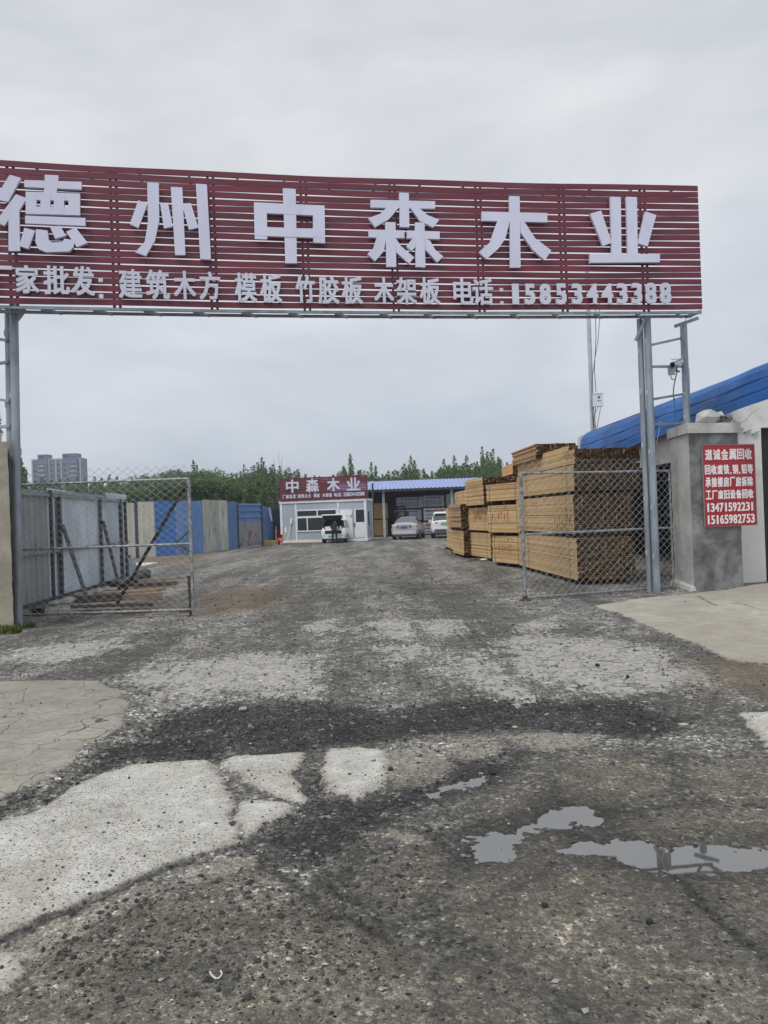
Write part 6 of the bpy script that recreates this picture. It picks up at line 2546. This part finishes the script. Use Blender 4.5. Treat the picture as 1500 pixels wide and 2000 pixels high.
def car(px, py, rz, label, paint, stations, glass_side, glass_rear, wheels, wheel_r, parts, name='parked_car', open_rear=False, Y=None):
    g = G(px, py)
    o = thing(name, (g.x, g.y, 0), label, 'car', None, rz)
    T = WM[o.name]
    body, sw, rw = MB(), [MB(), MB()], MB()
    rings = [ring(s) for s in stations]
    for i in range(len(rings) - 1):
        for sd in (0, 1):
            A_, B_ = rings[i][sd], rings[i + 1][sd]
            for j in range(7):
                q = [A_[j], B_[j], B_[j + 1], A_[j + 1]] if sd == 0 else [A_[j + 1], B_[j + 1], B_[j], A_[j]]
                q = [T @ p for p in q]
                if j == 4 and i in glass_side:
                    c = sum(q, Vector()) / 4
                    sw[sd].face([p + (c - p) * 0.0 for p in q])
                elif j >= 5 and i in glass_rear:
                    if not open_rear or i != min(glass_rear):
                        rw.face(q)
                else:
                    body.face(q, 0)
    # closed nose and tail
    for rg, fl in ((rings[0], False), (rings[-1], True)):
        for j in range(7):
            if open_rear and not fl and j >= 4:
                continue
            q = [rg[0][j], rg[0][j + 1], rg[1][j + 1], rg[1][j]]
            if fl:
                q = q[::-1]
            body.face([T @ p for p in q], 0)
    b = body.build('body', paint, o, smooth=False)
    me = b.data
    for sd in (0, 1):
        if sw[sd].f:
            sw[sd].build('side_window', M['glass_car'], o)
    if rw.f:
        rw.build('rear_window', M['glass_car'], o)
    for wy, wx in wheels:
        for sx in (-1, 1):
            mb = MB()
            x = wx * sx
            mb.lathe(T @ Vector((x - 0.11 * sx, wy, wheel_r)), T.to_3x3() @ Vector((sx, 0, 0)), [(0, 0.0), (0, wheel_r * 0.95), (0.03, wheel_r), (0.19, wheel_r), (0.215, wheel_r * 0.93), (0.215, wheel_r * 0.62)], 20)
            ty = mb.build('wheel', M['rubber'], o, smooth=False)
            mb = MB()
            mb.lathe(T @ Vector((x + 0.10 * sx, wy, wheel_r)), T.to_3x3() @ Vector((sx, 0, 0)), [(-0.04, wheel_r * 0.64), (0.0, wheel_r * 0.6), (0.0, wheel_r * 0.18), (0.01, 0)], 12)
            rm = mb.build('rim', M['rim'], o)
            rm.parent = ty
    for nm, mt, fn in parts:
        mb = MB()
        fn(mb, T)
        mb.build(nm, M[mt], o, bevel=0.0)
    return o


def bxp(*bs):
    def fn(mb, T):
        for b in bs:
            mb.box(*b, M=T)
    return fn


def hx(*cs):
    def fn(mb, T):
        for c in cs:
            mb.hexa([T @ Vector(p) for p in c])
    return fn


def lamp(x0, x1, z0, z1, y, sx, slant=0.05, dz=0.0, t=0.05):
    """a lens wrapped round the rear corner; x0 inner, x1 outer"""
    a, b = x0 * sx, x1 * sx
    lo = min(a, b), max(a, b)
    return [(a, y - t, z0 + dz), (b, y - t + slant * 3, z0), (b, y + 0.25, z0), (a, y + 0.1, z0 + dz),
            (a, y - t, z1), (b, y - t + slant * 3, z1), (b, y + 0.25, z1), (a, y + 0.1, z1)] if sx > 0 else \
           [(b, y - t + slant * 3, z0), (a, y - t, z0 + dz), (a, y + 0.1, z0 + dz), (b, y + 0.25, z0),
            (b, y - t + slant * 3, z1), (a, y - t, z1), (a, y + 0.1, z1), (b, y + 0.25, z1)]


# silver saloon
SED = [(0.00, 0.78, 0.34, 0.62, 0.90, 0.60, 0.98), (0.10, 0.86, 0.28, 0.62, 0.95, 0.70, 1.05), (0.45, 0.91, 0.24, 0.64, 0.98, 0.74, 1.08), (0.62, 0.91, 0.22, 0.64, 0.98, 0.72, 1.10),
       (1.45, 0.92, 0.2, 0.64, 0.97, 0.60, 1.43), (2.2, 0.92, 0.2, 0.64, 0.96, 0.62, 1.47), (2.9, 0.92, 0.2, 0.64, 0.95, 0.61, 1.43), (3.75, 0.91, 0.2, 0.63, 0.93, 0.74, 1.00), (4.6, 0.87, 0.24, 0.6, 0.80, 0.70, 0.86), (4.95, 0.72, 0.3, 0.5, 0.68, 0.5, 0.72)]
T_ = None
car(790, 1053.8, math.radians(-9), 'silver saloon car parked facing away in front of the open shed', M['car_silver'], SED, {3, 4, 5, 6}, {3, 6},
    [(0.98, 0.80), (3.85, 0.80)], 0.325,
    [('tail_lamp', 'lamp_red', hx(lamp(0.36, 0.84, 0.74, 0.90, 0.03, 1, 0.03))), ('tail_lamp', 'lamp_red', hx(lamp(0.36, 0.84, 0.74, 0.90, 0.03, -1, 0.03))),
     ('number_plate', 'plate_blue', bxp((-0.22, 0.22, -0.028, 0.0, 0.72, 0.86))),
     ('plate_recess', 'rim', bxp((-0.32, 0.32, -0.012, 0.05, 0.69, 0.89))),
     ('bumper_trim', 'steel_dark', bxp((-0.70, 0.70, -0.05, 0.1, 0.20, 0.34))),
     ('bumper', 'car_silver', hx([(-0.76, -0.07, 0.36), (0.76, -0.07, 0.36), (0.88, 0.3, 0.36), (-0.88, 0.3, 0.36), (-0.76, -0.05, 0.56), (0.76, -0.05, 0.56), (0.88, 0.3, 0.58), (-0.88, 0.3, 0.58)])),
     ('mirror', 'car_silver', bxp((0.93, 1.08, 3.0, 3.12, 0.93, 1.05))), ('mirror', 'car_silver', bxp((-1.08, -0.93, 3.0, 3.12, 0.93, 1.05))),
     ('lamp_bar', 'lamp_clear', bxp((-0.34, 0.34, -0.02, 0.03, 0.905, 0.925)))])

# white off road car, half behind the lumber
SUV = [(0.0, 0.80, 0.42, 0.75, 1.02, 0.66, 1.10), (0.08, 0.88, 0.34, 0.75, 1.06, 0.72, 1.16), (0.42, 0.93, 0.30, 0.76, 1.06, 0.72, 1.60), (0.75, 0.94, 0.28, 0.76, 1.06, 0.72, 1.70), (1.9, 0.94, 0.28, 0.76, 1.05, 0.72, 1.72), (2.7, 0.94, 0.28, 0.76, 1.04, 0.70, 1.66),
       (3.5, 0.93, 0.28, 0.75, 1.02, 0.78, 1.10), (4.4, 0.90, 0.32, 0.7, 0.92, 0.74, 0.98), (4.7, 0.74, 0.38, 0.6, 0.8, 0.55, 0.84)]
car(869.5, 1051.2, math.radians(-5), 'white off road car with a green number plate, half hidden behind the lumber', M['car_white'], SUV, {2, 3, 4, 5}, {1, 5},
    [(0.95, 0.82), (3.65, 0.82)], 0.36,
    [('tail_lamp', 'lamp_clear', hx(lamp(0.46, 0.86, 0.92, 1.06, 0.03, 1))), ('tail_lamp', 'lamp_clear', hx(lamp(0.46, 0.86, 0.92, 1.06, 0.03, -1))),
     ('tail_lamp_red', 'lamp_red', hx(lamp(0.5, 0.86, 1.0, 1.045, 0.0, 1))), ('tail_lamp_red', 'lamp_red', hx(lamp(0.5, 0.86, 1.0, 1.045, 0.0, -1))),
     ('number_plate', 'plate_green', bxp((-0.24, 0.24, -0.04, 0.0, 0.88, 1.02))),
     ('bumper_trim', 'steel_dark', hx([(-0.72, -0.06, 0.36), (0.72, -0.06, 0.36), (0.90, 0.35, 0.36), (-0.90, 0.35, 0.36), (-0.62, -0.04, 0.60), (0.62, -0.04, 0.60), (0.9, 0.35, 0.55), (-0.9, 0.35, 0.55)])),
     ('spoiler', 'car_white', hx([(-0.64, 0.24, 1.60), (0.64, 0.24, 1.60), (0.66, 0.8, 1.68), (-0.66, 0.8, 1.68), (-0.64, 0.24, 1.64), (0.64, 0.24, 1.64), (0.66, 0.8, 1.73), (-0.66, 0.8, 1.73)])),
     ('mirror', 'car_white', bxp((0.95, 1.12, 2.8, 2.95, 1.02, 1.18))), ('mirror', 'car_white', bxp((-1.12, -0.95, 2.8, 2.95, 1.02, 1.18)))])

# small white hatchback, tailgate up
HAT = [(0.0, 0.68, 0.34, 0.6, 0.74, 0.62, 0.76), (0.06, 0.76, 0.28, 0.62, 0.78, 0.71, 0.80), (0.16, 0.79, 0.26, 0.64, 0.84, 0.70, 1.05), (0.52, 0.80, 0.24, 0.64, 0.92, 0.60, 1.46), (1.2, 0.80, 0.22, 0.62, 0.93, 0.60, 1.52), (2.0, 0.80, 0.22, 0.62, 0.92, 0.58, 1.48),
       (2.75, 0.80, 0.24, 0.62, 0.88, 0.66, 0.98), (3.3, 0.76, 0.28, 0.58, 0.78, 0.6, 0.84), (3.5, 0.62, 0.34, 0.5, 0.66, 0.45, 0.7)]


def hatch_parts():
    return [
        ('tail_lamp', 'lamp_red', hx(lamp(0.52, 0.74, 0.76, 1.02, 0.14, 1, 0.03))), ('tail_lamp', 'lamp_red', hx(lamp(0.52, 0.74, 0.76, 1.02, 0.14, -1, 0.03))),
        ('tail_lamp_clear', 'lamp_clear', hx(lamp(0.50, 0.66, 0.80, 0.92, 0.10, 1, 0.03))), ('tail_lamp_clear', 'lamp_clear', hx(lamp(0.50, 0.66, 0.80, 0.92, 0.10, -1, 0.03))),
        ('boot_lining', 'black', bxp((-0.54, 0.54, 0.05, 1.2, 0.56, 0.60), (-0.62, -0.58, 0.14, 1.2, 0.6, 1.3), (0.58, 0.62, 0.14, 1.2, 0.6, 1.3), (-0.6, 0.6, 1.2, 1.24, 0.56, 1.4))),
        ('boot_sill', 'black', bxp((-0.52, 0.52, -0.018, 0.05, 0.585, 0.79))),
        ('bumper', 'car_white', hx([(-0.66, -0.06, 0.30), (0.66, -0.06, 0.30), (0.78, 0.3, 0.30), (-0.78, 0.3, 0.30), (-0.66, -0.05, 0.56), (0.66, -0.05, 0.56), (0.78, 0.3, 0.60), (-0.78, 0.3, 0.60)])),
        ('number_plate', 'plate_green', bxp((-0.30, 0.12, -0.075, -0.05, 0.37, 0.49))),
        ('reflector', 'lamp_red', bxp((-0.60, -0.54, -0.07, -0.04, 0.44, 0.50))), ('reflector', 'lamp_red', bxp((0.54, 0.60, -0.07, -0.04, 0.44, 0.50))),
        ('bumper_trim', 'steel_dark', bxp((-0.55, 0.55, -0.045, 0.2, 0.19, 0.295))),
        ('mirror', 'black', bxp((0.84, 1.02, 2.05, 2.17, 0.90, 1.04))), ('mirror', 'black', bxp((-1.0, -0.84, 2.05, 2.17, 0.90, 1.04)))]


g_h = (651.5, 1060.8)
hat = car(*g_h, math.radians(-7), 'small white hatchback with its tailgate raised in front of the white cabin', M['car_white'], HAT, {3, 4, 5}, {2, 5}, [(0.62, 0.70), (2.85, 0.70)], 0.29, hatch_parts(), open_rear=True)
T = WM[hat.name]
tz = 1.50
mb = MB()
# raised tailgate: a shell with the glass in its upper half, seen from underneath
A_ = [Vector((-0.56, 0.50, tz)), Vector((0.56, 0.50, tz)), Vector((0.62, -0.34, tz + 0.24)), Vector((-0.62, -0.34, tz + 0.24))]
up_ = Vector((0, 0.02, 0.06))
mb.hexa([T @ p for p in (A_[3], A_[2], A_[1], A_[0])] + [T @ (p + up_) for p in (A_[3], A_[2], A_[1], A_[0])])
tg = mb.build('tailgate', M['car_white'], hat)
mb = MB()
lip = [Vector((-0.60, -0.33, tz + 0.235)), Vector((0.60, -0.33, tz + 0.235)), Vector((0.54, -0.12, tz - 0.06)), Vector((-0.54, -0.12, tz - 0.06))]
mb.hexa([T @ (p + Vector((0, 0.03, 0))) for p in (lip[3], lip[2])] + [T @ (p + Vector((0, 0.06, 0))) for p in (lip[2], lip[3])] +
        [T @ p for p in (lip[0], lip[1])] + [T @ (p + Vector((0, 0.04, 0))) for p in (lip[1], lip[0])])
tl = mb.build('tailgate_lining', M['black'], hat)
tl.parent = tg
mb = MB()
v_, f_ = ico()
r_ = random.Random(4)
c = T @ Vector((-0.30, 0.35, 0.92))
mb.add([(c.x + a[0] * 0.2 * (0.8 + 0.4 * r_.random()), c.y + a[1] * 0.2, c.z + a[2] * 0.16 * (0.8 + 0.4 * r_.random())) for a in v_], f_.tolist())
tag(mb.build('bag', M['plastic_white'], subsurf=1), 'white bag lying in the open boot of the small hatchback', 'bag')

# ------------------------------------------------------------------ person at the boot
def person():
    pts, edges, rad = [], [], []

    def add(p, r, par=None):
        pts.append(Vector(p))
        rad.append(r)
        if par is not None:
            edges.append((par, len(pts) - 1))
        return len(pts) - 1
    pel = add((0, 0, 0.90), (0.16, 0.12))
    wa = add((0, 0.10, 1.03), (0.155, 0.115), pel)
    ch = add((0, 0.24, 1.15), (0.175, 0.13), wa)
    sh_ = add((0, 0.33, 1.21), (0.14, 0.10), ch)
    nk = add((0, 0.41, 1.25), (0.055, 0.055), sh_)
    h1_ = add((0, 0.46, 1.27), (0.08, 0.09), nk)
    h2_ = add((0, 0.54, 1.285), (0.078, 0.092), h1_)
    add((0, 0.60, 1.275), (0.05, 0.06), h2_)
    for s in (-1, 1):
        s1 = add((0.17 * s, 0.32, 1.18), (0.075, 0.07), sh_)
        e1 = add((0.25 * s, 0.42, 0.96), (0.055, 0.055), s1)
        w1 = add((0.19 * s, 0.62, 0.90), (0.036, 0.034), e1)
        hd = add((0.18 * s, 0.69, 0.885), (0.036, 0.02), w1)
        for k in range(4):
            fx = 0.18 * s + (k - 1.5) * 0.02
            l = (0.07, 0.08, 0.075, 0.06)[k]
            f1_ = add((fx, 0.735, 0.880), (0.009, 0.009), hd)
            f2_ = add((fx, 0.735 + l * 0.5, 0.870), (0.009, 0.009), f1_)
            add((fx, 0.735 + l * 0.85, 0.845), (0.008, 0.008), f2_)
        t1_ = add((0.18 * s - 0.035 * s, 0.70, 0.875), (0.010, 0.010), hd)
        add((0.18 * s - 0.055 * s, 0.735, 0.862), (0.009, 0.009), t1_)
        hp = add((0.095 * s, 0.0, 0.82), (0.098, 0.10), pel)
        kn = add((0.115 * s, 0.03, 0.47), (0.066, 0.068), hp)
        an = add((0.13 * s, -0.02, 0.10), (0.048, 0.05), kn)
        he = add((0.135 * s, 0.02, 0.045), (0.045, 0.042), an)
        add((0.15 * s, 0.15, 0.035), (0.042, 0.032), he)
    me = bpy.data.meshes.new('sk')
    me.from_pydata([tuple(p) for p in pts], edges, [])
    o = bpy.data.objects.new('sk', me)
    COL.objects.link(o)
    o.modifiers.new('s', 'SKIN')
    sv = me.skin_vertices[0].data
    for i, r in enumerate(rad):
        sv[i].radius = r
    sv[0].use_root = True
    sb = o.modifiers.new('u', 'SUBSURF')
    sb.levels = sb.render_levels = 2
    bpy.context.view_layer.update()
    dg = bpy.context.evaluated_depsgraph_get()
    m2 = bpy.data.meshes.new_from_object(o.evaluated_get(dg))
    V = [v.co.copy() for v in m2.vertices]
    Fs = [tuple(p.vertices) for p in m2.polygons]
    bpy.data.objects.remove(o)
    return V, Fs


V, Fs = person()
gp = T @ Vector((0.20, -0.66, 0))
pr = thing('person', (gp.x, gp.y, 0), 'person in black clothes bending into the open boot of the small white car', 'person', None, math.radians(-4))
PT = WM[pr.name]
mb = MB()
for f_ in Fs:
    c = sum((V[i] for i in f_), Vector()) / len(f_)
    sk = (c.y > 0.385 and c.z > 1.2) or (c.y > 0.60 and c.z < 1.0)
    mb.m.append(1 if sk else 0)
    mb.r.append(0.5)
    mb.f.append(f_)
mb.v = [tuple(PT @ p) for p in V]
mb.build('body', [M['cloth_black'], M['skin']], pr, smooth=True)
mb = MB()
v_, f_ = ico()
hc = Vector((0, 0.50, 1.305))
mb.add([tuple(PT @ (hc + Vector((a[0] * 0.092, a[1] * 0.115, a[2] * 0.085)))) for a in v_], f_.tolist())
mb.build('hair', M['hair'], pr, subsurf=2, smooth=True)

# ------------------------------------------------------------------ trees
def crown_mesh(kind, seed, n_leaf):
    rd = np.random.default_rng(seed)
    pts, dirs = [], []
    stems = []
    H = 8.0
    if kind == 'poplar':
        n_pl = rd.integers(5, 9)
        for k in range(n_pl):
            top = H * (1.0 if k == 0 else 0.66 + 0.32 * rd.random())
            bx, by = (0, 0) if k == 0 else tuple((rd.random(2) - 0.5) * 2.0)
            z0 = 0.9 + (0 if k == 0 else rd.random() * 1.2)
            stems.append(((bx * 0.3, by * 0.3, z0), (bx, by, top)))
            m_ = int(n_leaf / n_pl)
            t = rd.random(m_) ** 0.95
            z = z0 + (top - z0) * t
            rad = 0.50 * (1 - t) ** 0.55 + 0.13
            rad *= 0.7 + 0.6 * np.sin(z * 4.0 + k) ** 2
            an = rd.random(m_) * 6.28
            rr = rad * np.sqrt(rd.random(m_))
            x = bx * (0.3 + 0.7 * t) + rr * np.cos(an)
            y = by * (0.3 + 0.7 * t) + rr * np.sin(an)
            pts.append(np.stack([x, y, z], -1))
    else:
        for k in range(16):
            c = np.array([(rd.random() - 0.5) * 3.6, (rd.random() - 0.5) * 3.0, 1.2 + rd.random() * (H - 2.4)])
            c[:2] *= 1.0 - 0.55 * max(0, (c[2] - 3.5) / (H - 3.5))
            stems.append(((0, 0, 0.8 + rd.random()), tuple(c)))
            m_ = int(n_leaf / 16)
            d = rd.normal(size=(m_, 3))
            d /= np.linalg.norm(d, axis=1)[:, None]
            q = c + d * (0.85 * rd.random((m_, 1)) ** 0.4) * np.array([1, 1, 1.15])
            pts.append(q)
    Pn = np.concatenate(pts)
    n = len(Pn)
    s = 0.075 + rd.random(n) * 0.085
    u = rd.normal(size=(n, 3))
    u[:, 2] = np.abs(u[:, 2]) * (1.2 if kind == 'poplar' else 0.5)
    u /= np.linalg.norm(u, axis=1)[:, None]
    w = np.cross(u, rd.normal(size=(n, 3)))
    w /= np.linalg.norm(w, axis=1)[:, None]
    V = np.stack([Pn - w * s[:, None] * 0.6, Pn + u * s[:, None] * 0.9 * 1.0 - 0, Pn + w * s[:, None] * 0.6, Pn - u * s[:, None] * 0.9], 1)
    me = bpy.data.meshes.new('crown')
    me.from_pydata(V.reshape(-1, 3).tolist(), [], (np.arange(n * 4).reshape(-1, 4)).tolist())
    at = me.attributes.new('rnd', 'FLOAT', 'FACE')
    cl = 0.5 + 0.5 * np.sin(Pn[:, 0] * 2.1 + Pn[:, 2] * 1.7 + seed)
    at.data.foreach_set('value', np.clip(0.55 * rd.random(n) + 0.45 * cl, 0, 1).astype(np.float32))
    me.materials.append(M['leaf'] if kind == 'poplar' else M['leaf_bush'])
    return me, stems


def tree_proto(kind, seed, n_leaf, label, cat, group):
    me, stems = crown_mesh(kind, seed, n_leaf)
    o = thing('poplar_tree' if kind == 'poplar' else 'bushy_tree', (0, 0, -50), label, cat, group)
    c = bpy.data.objects.new('crown', me)
    COL.objects.link(c)
    c.parent = o
    mb = MB()
    T = WM[o.name]
    mb.tube(T @ Vector((0, 0, -0.1)), T @ Vector((0, 0, 1.6)), 0.085, 0.06, n=7)
    for a, b in stems:
        mb.tube(T @ Vector((a[0] * 0.2, a[1] * 0.2, a[2])), T @ Vector(a).lerp(Vector(b), 0.9) if False else T @ Vector((b[0] * 0.95, b[1] * 0.95, a[2] + (b[2] - a[2]) * 0.93)), 0.045, 0.012, n=5, caps=False)
    mb.build('trunk', M['bark'], o)
    return o


PROTO = [tree_proto('poplar', 100 + k, 3000, 'x', 'tree', 'x') for k in range(6)]
BUSH = [tree_proto('bushy', 200 + k, 4200, 'x', 'tree', 'x') for k in range(4)]
# skyline of the wood, read from left to right
SKY_ = [(-120, 880), (-40, 850), (0, 880), (50, 938), (120, 940), (200, 936), (250, 928), (300, 916), (340, 908), (380, 906), (430, 914), (455, 938), (480, 922), (520, 908), (545, 914),
        (600, 930), (640, 934), (690, 912), (730, 925), (770, 922), (805, 905), (840, 925), (880, 910), (930, 904), (960, 890), (1000, 905), (1050, 915), (1150, 930), (1400, 930)]
sx_, sy_ = zip(*SKY_)
used = {}
r_ = random.Random(21)


def put_tree(px, Y, top_px, protos, label, group, hmin=3.0, wide=1.0):
    p = P(px, 1000, Y)
    zt_ = P(px, top_px, Y).z
    h = max(hmin, zt_)
    pr_ = r_.choice(protos)
    k = h / 8.0
    o = copy_thing(pr_, (p.x, Y, 0), r_.random() * 6.28, (k ** 0.6 * wide * (0.9 + 0.25 * r_.random()), k ** 0.6 * wide, k))
    o['label'] = label
    o['group'] = group
    return o


row_specs = [(68, 14, 14, 'nearest row'), (74, 14, 5, 'second row'), (84, 15, -3, 'third row'), (96, 16, -8, 'farthest row')]
for Y, step_, drop, nm in row_specs:
    px = -60 + r_.random() * 10
    while px < 1180:
        base = float(np.interp(px, sx_, sy_))
        bushy = 235 < px < 440
        # the front rows stand lower, so the dark mass closes up behind the fences
        if bushy:
            put_tree(px, Y, base + drop * 0.7 + r_.random() * 8, BUSH, 'bushy dark green tree in the clump beyond the cream and blue hoardings', 'bushy trees beyond the hoardings', 3.4, 1.15)
            px += step_ * (1.1 + 0.5 * r_.random())
        else:
            lab = ('young poplar in the thicket left of the white cabin' if px < 560 else
                   'young upright poplar in the row behind the cabin and the blue roofed shed')
            grp = 'young poplars left of the cabin' if px < 560 else 'young poplars behind the shed'
            put_tree(px, Y, base + drop + r_.random() * 10, PROTO, lab, grp, 3.4)
            px += step_ * (0.75 + 0.5 * r_.random())
px = 455
while px < 1120:
    base = float(np.interp(px, sx_, sy_)) + 12 + r_.random() * 8
    put_tree(px, 78 + r_.random() * 16, min(base, 938), BUSH, 'bushy young tree filling the wood between the upright poplars', 'bushes between the poplars', 3.4, 0.8)
    px += 17 + r_.random() * 9
# the spires that stand out of the skyline
for px, ty, lb_ in ((515, 893, 'tall thin poplar spire just left of the cabin sign'), (480, 908, 'thin poplar spire above the scuffed gate'), (381, 899, 'spire rising from the right end of the bushy clump'),
                   (688, 886, 'tall poplar standing out above the right end of the cabin sign'), (728, 903, 'short poplar spire at the left end of the shed roof'), (806, 890, 'pointed poplar spire above the middle of the shed roof'),
                   (870, 897, 'slim poplar spire above the right part of the shed roof'), (891, 890, 'poplar spire above the second shed post'), (946, 872, 'tallest poplar spire left of the lumber'), (967, 876, 'poplar spire next to the tallest one, touching the lumber outline'),
                   (915, 889, 'poplar spire halfway between the shed post and the lumber')):
    o = put_tree(px, 72 + r_.random() * 8, ty, PROTO, lb_, None, 3, 0.75)
    del o['group']
for px, ty, Y, lb_ in ((2, 792, 34, 'tall slender poplar seen between the left gateway tubes'), (43, 872, 40, 'slender poplar close to the right of the left gateway column'), (-40, 800, 36, 'slender poplar at the extreme left behind the concrete pillar')):
    o = put_tree(px, Y, ty, PROTO, lb_, None, 3, 0.55)
    del o['group']
for pr_ in PROTO + BUSH:
    for ch in list(pr_.children):
        bpy.data.objects.remove(ch)
    bpy.data.objects.remove(pr_)
# bare sapling by the cabin sign
p = P(546, 940, 60)
mb = MB()
rd = random.Random(2)
for x0, x1, yt in ((546, 544, 883), (549, 551, 888), (543, 534, 895), (553, 560, 908), (548, 548, 900)):
    a, b = P(x0, 1000, 60), P(x1, yt, 60)
    mb.tube((p.x + (a.x - p.x) * 0.3, 60, 0.3), ((p.x + b.x) / 2 + 0.03, 60.1, (b.z) * 0.6), 0.03, 0.02, n=5)
    mb.tube(((p.x + b.x) / 2 + 0.03, 60.1, b.z * 0.6), b, 0.02, 0.008, n=5)
tag(mb.build('bare_sapling', M['twig']), 'bare leafless sapling rising beside the left edge of the cabin sign', 'tree')

# ------------------------------------------------------------------ apartment block far away
YT = 430.0
a, b = P(61.7, 900, YT), P(158, 900, YT)
tz_ = P(110, 895.5, YT).z
tz2 = P(110, 887, YT).z
tw = thing('apartment_block', ((a.x + b.x) / 2, YT, 0), 'tall blue grey apartment block with pale bands standing far away on the left', 'building')
WDT = b.x - a.x
M['tower'] = mat('blue grey facade', (0.075, 0.115, 0.20), 0.7, 0, 0.06, 0.1)
M['tower_pale'] = mat('pale facade band', (0.34, 0.34, 0.34), 0.7, 0, 0.05, 0.1)
wt = Wall((a.x, YT), (b.x, YT))
mb = MB()
mb.wbox(wt, 0, WDT, 0, tz_, -9, 0)
mb.build('wall', M['tower'], tw)
for x0, x1 in ((75, 93), (123, 151)):
    ua_, _ = wt.uz(x0, 890)
    ub_, _ = wt.uz(x1, 890)
    mb = MB()
    mb.wbox(wt, ua_, ub_, 0, tz_ + 0.1, -4, 1.2)
    mb.build('bay', M['tower'], tw)
    mb = MB()
    for u in (ua_, ub_ - 0.5):
        mb.wbox(wt, u, u + 0.5, tz_, tz2, -6, 1.0)
    mb.wbox(wt, ua_, ub_, tz2 - 0.6, tz2, -6.0, 1.1)
    mb.wbox(wt, ua_ + 1.2, ub_ - 1.2, tz_, tz2 - 1.2, -5, -0.5)
    mb.build('roof_frame', M['tower'], tw)
mb = MB()
mb.wbox(wt, -0.1, WDT + 0.1, tz_ - 0.7, tz_ + 0.01, -0.5, 0.3)
for x0 in (63.0, 95.5, 109, 119.5, 156.5):
    u, _ = wt.uz(x0, 900)
    mb.wbox(wt, u - 0.35, u + 0.35, 0, tz_ - 0.75, -0.3, 0.35)
mb.build('pale_band', M['tower_pale'], tw)
wmesh = None
for k in range(12):
    for x0 in (68, 79, 88, 101, 114, 128, 138, 147, 154):
        u, _ = wt.uz(x0, 900)
        z_ = 2.2 + k * 3.05
        bay = 75 < x0 < 93 or 123 < x0 < 151
        fo = 1.2 if bay else 0.0
        if wmesh is None:
            mb = MB()
            mb.wbox(wt, u - 0.8, u + 0.8, z_, z_ + 1.5, fo - 0.1, fo + 0.05)
            o0 = mb.build('window', M['glass'], tw)
            wmesh = (o0, u, z_, fo)
        else:
            o1 = wmesh[0].copy()
            COL.objects.link(o1)
            o1.parent = tw
            o1.location = wt.d * (u - wmesh[1]) + wt.n * (fo - wmesh[3]) + Vector((0, 0, z_ - wmesh[2]))
for x0, x1 in ((77, 90), (139, 152)):
    for k in range(3):
        ua_, z_ = wt.uz(x0, 911 + k * 9)
        ub_, _ = wt.uz(x1, 911 + k * 9)
        mb = MB()
        mb.wbox(wt, ua_, ub_, z_ - 0.35, z_ + 0.35, 1.2, 2.0)
        mb.build('balcony', M['tower_pale'], tw)
p = P(454, 945, 300)
mb = MB()
mb.box(p.x - 1.6, p.x + 2.6, 300, 306, 0, P(454, 943, 300).z)
tag(mb.build('apartment_block', M['tower_pale']), 'tiny pale block glimpsed between the trees above the narrow blue hoarding', 'building')

# ------------------------------------------------------------------ air
HAZE = 0.0007
if HAZE > 0:
    mb = MB()
    mb.box(-1500, 1500, -12, 1000, -1.2, 52)
    hz = mb.build('haze', M['black'], origin=(0, 400, -1.2))
    hm = bpy.data.materials.new('haze air')
    hm.use_nodes = True
    nt = hm.node_tree
    nt.nodes.clear()
    out = nt.nodes.new('ShaderNodeOutputMaterial')
    pv = nt.nodes.new('ShaderNodeVolumePrincipled')
    pv.inputs['Color'].default_value = (0.86, 0.91, 1.0, 1)
    pv.inputs['Density'].default_value = HAZE
    pv.inputs['Anisotropy'].default_value = 0.0
    nt.links.new(pv.outputs[0], out.inputs['Volume'])
    hz.data.materials.clear()
    hz.data.materials.append(hm)
    tag(hz, kind='stuff')
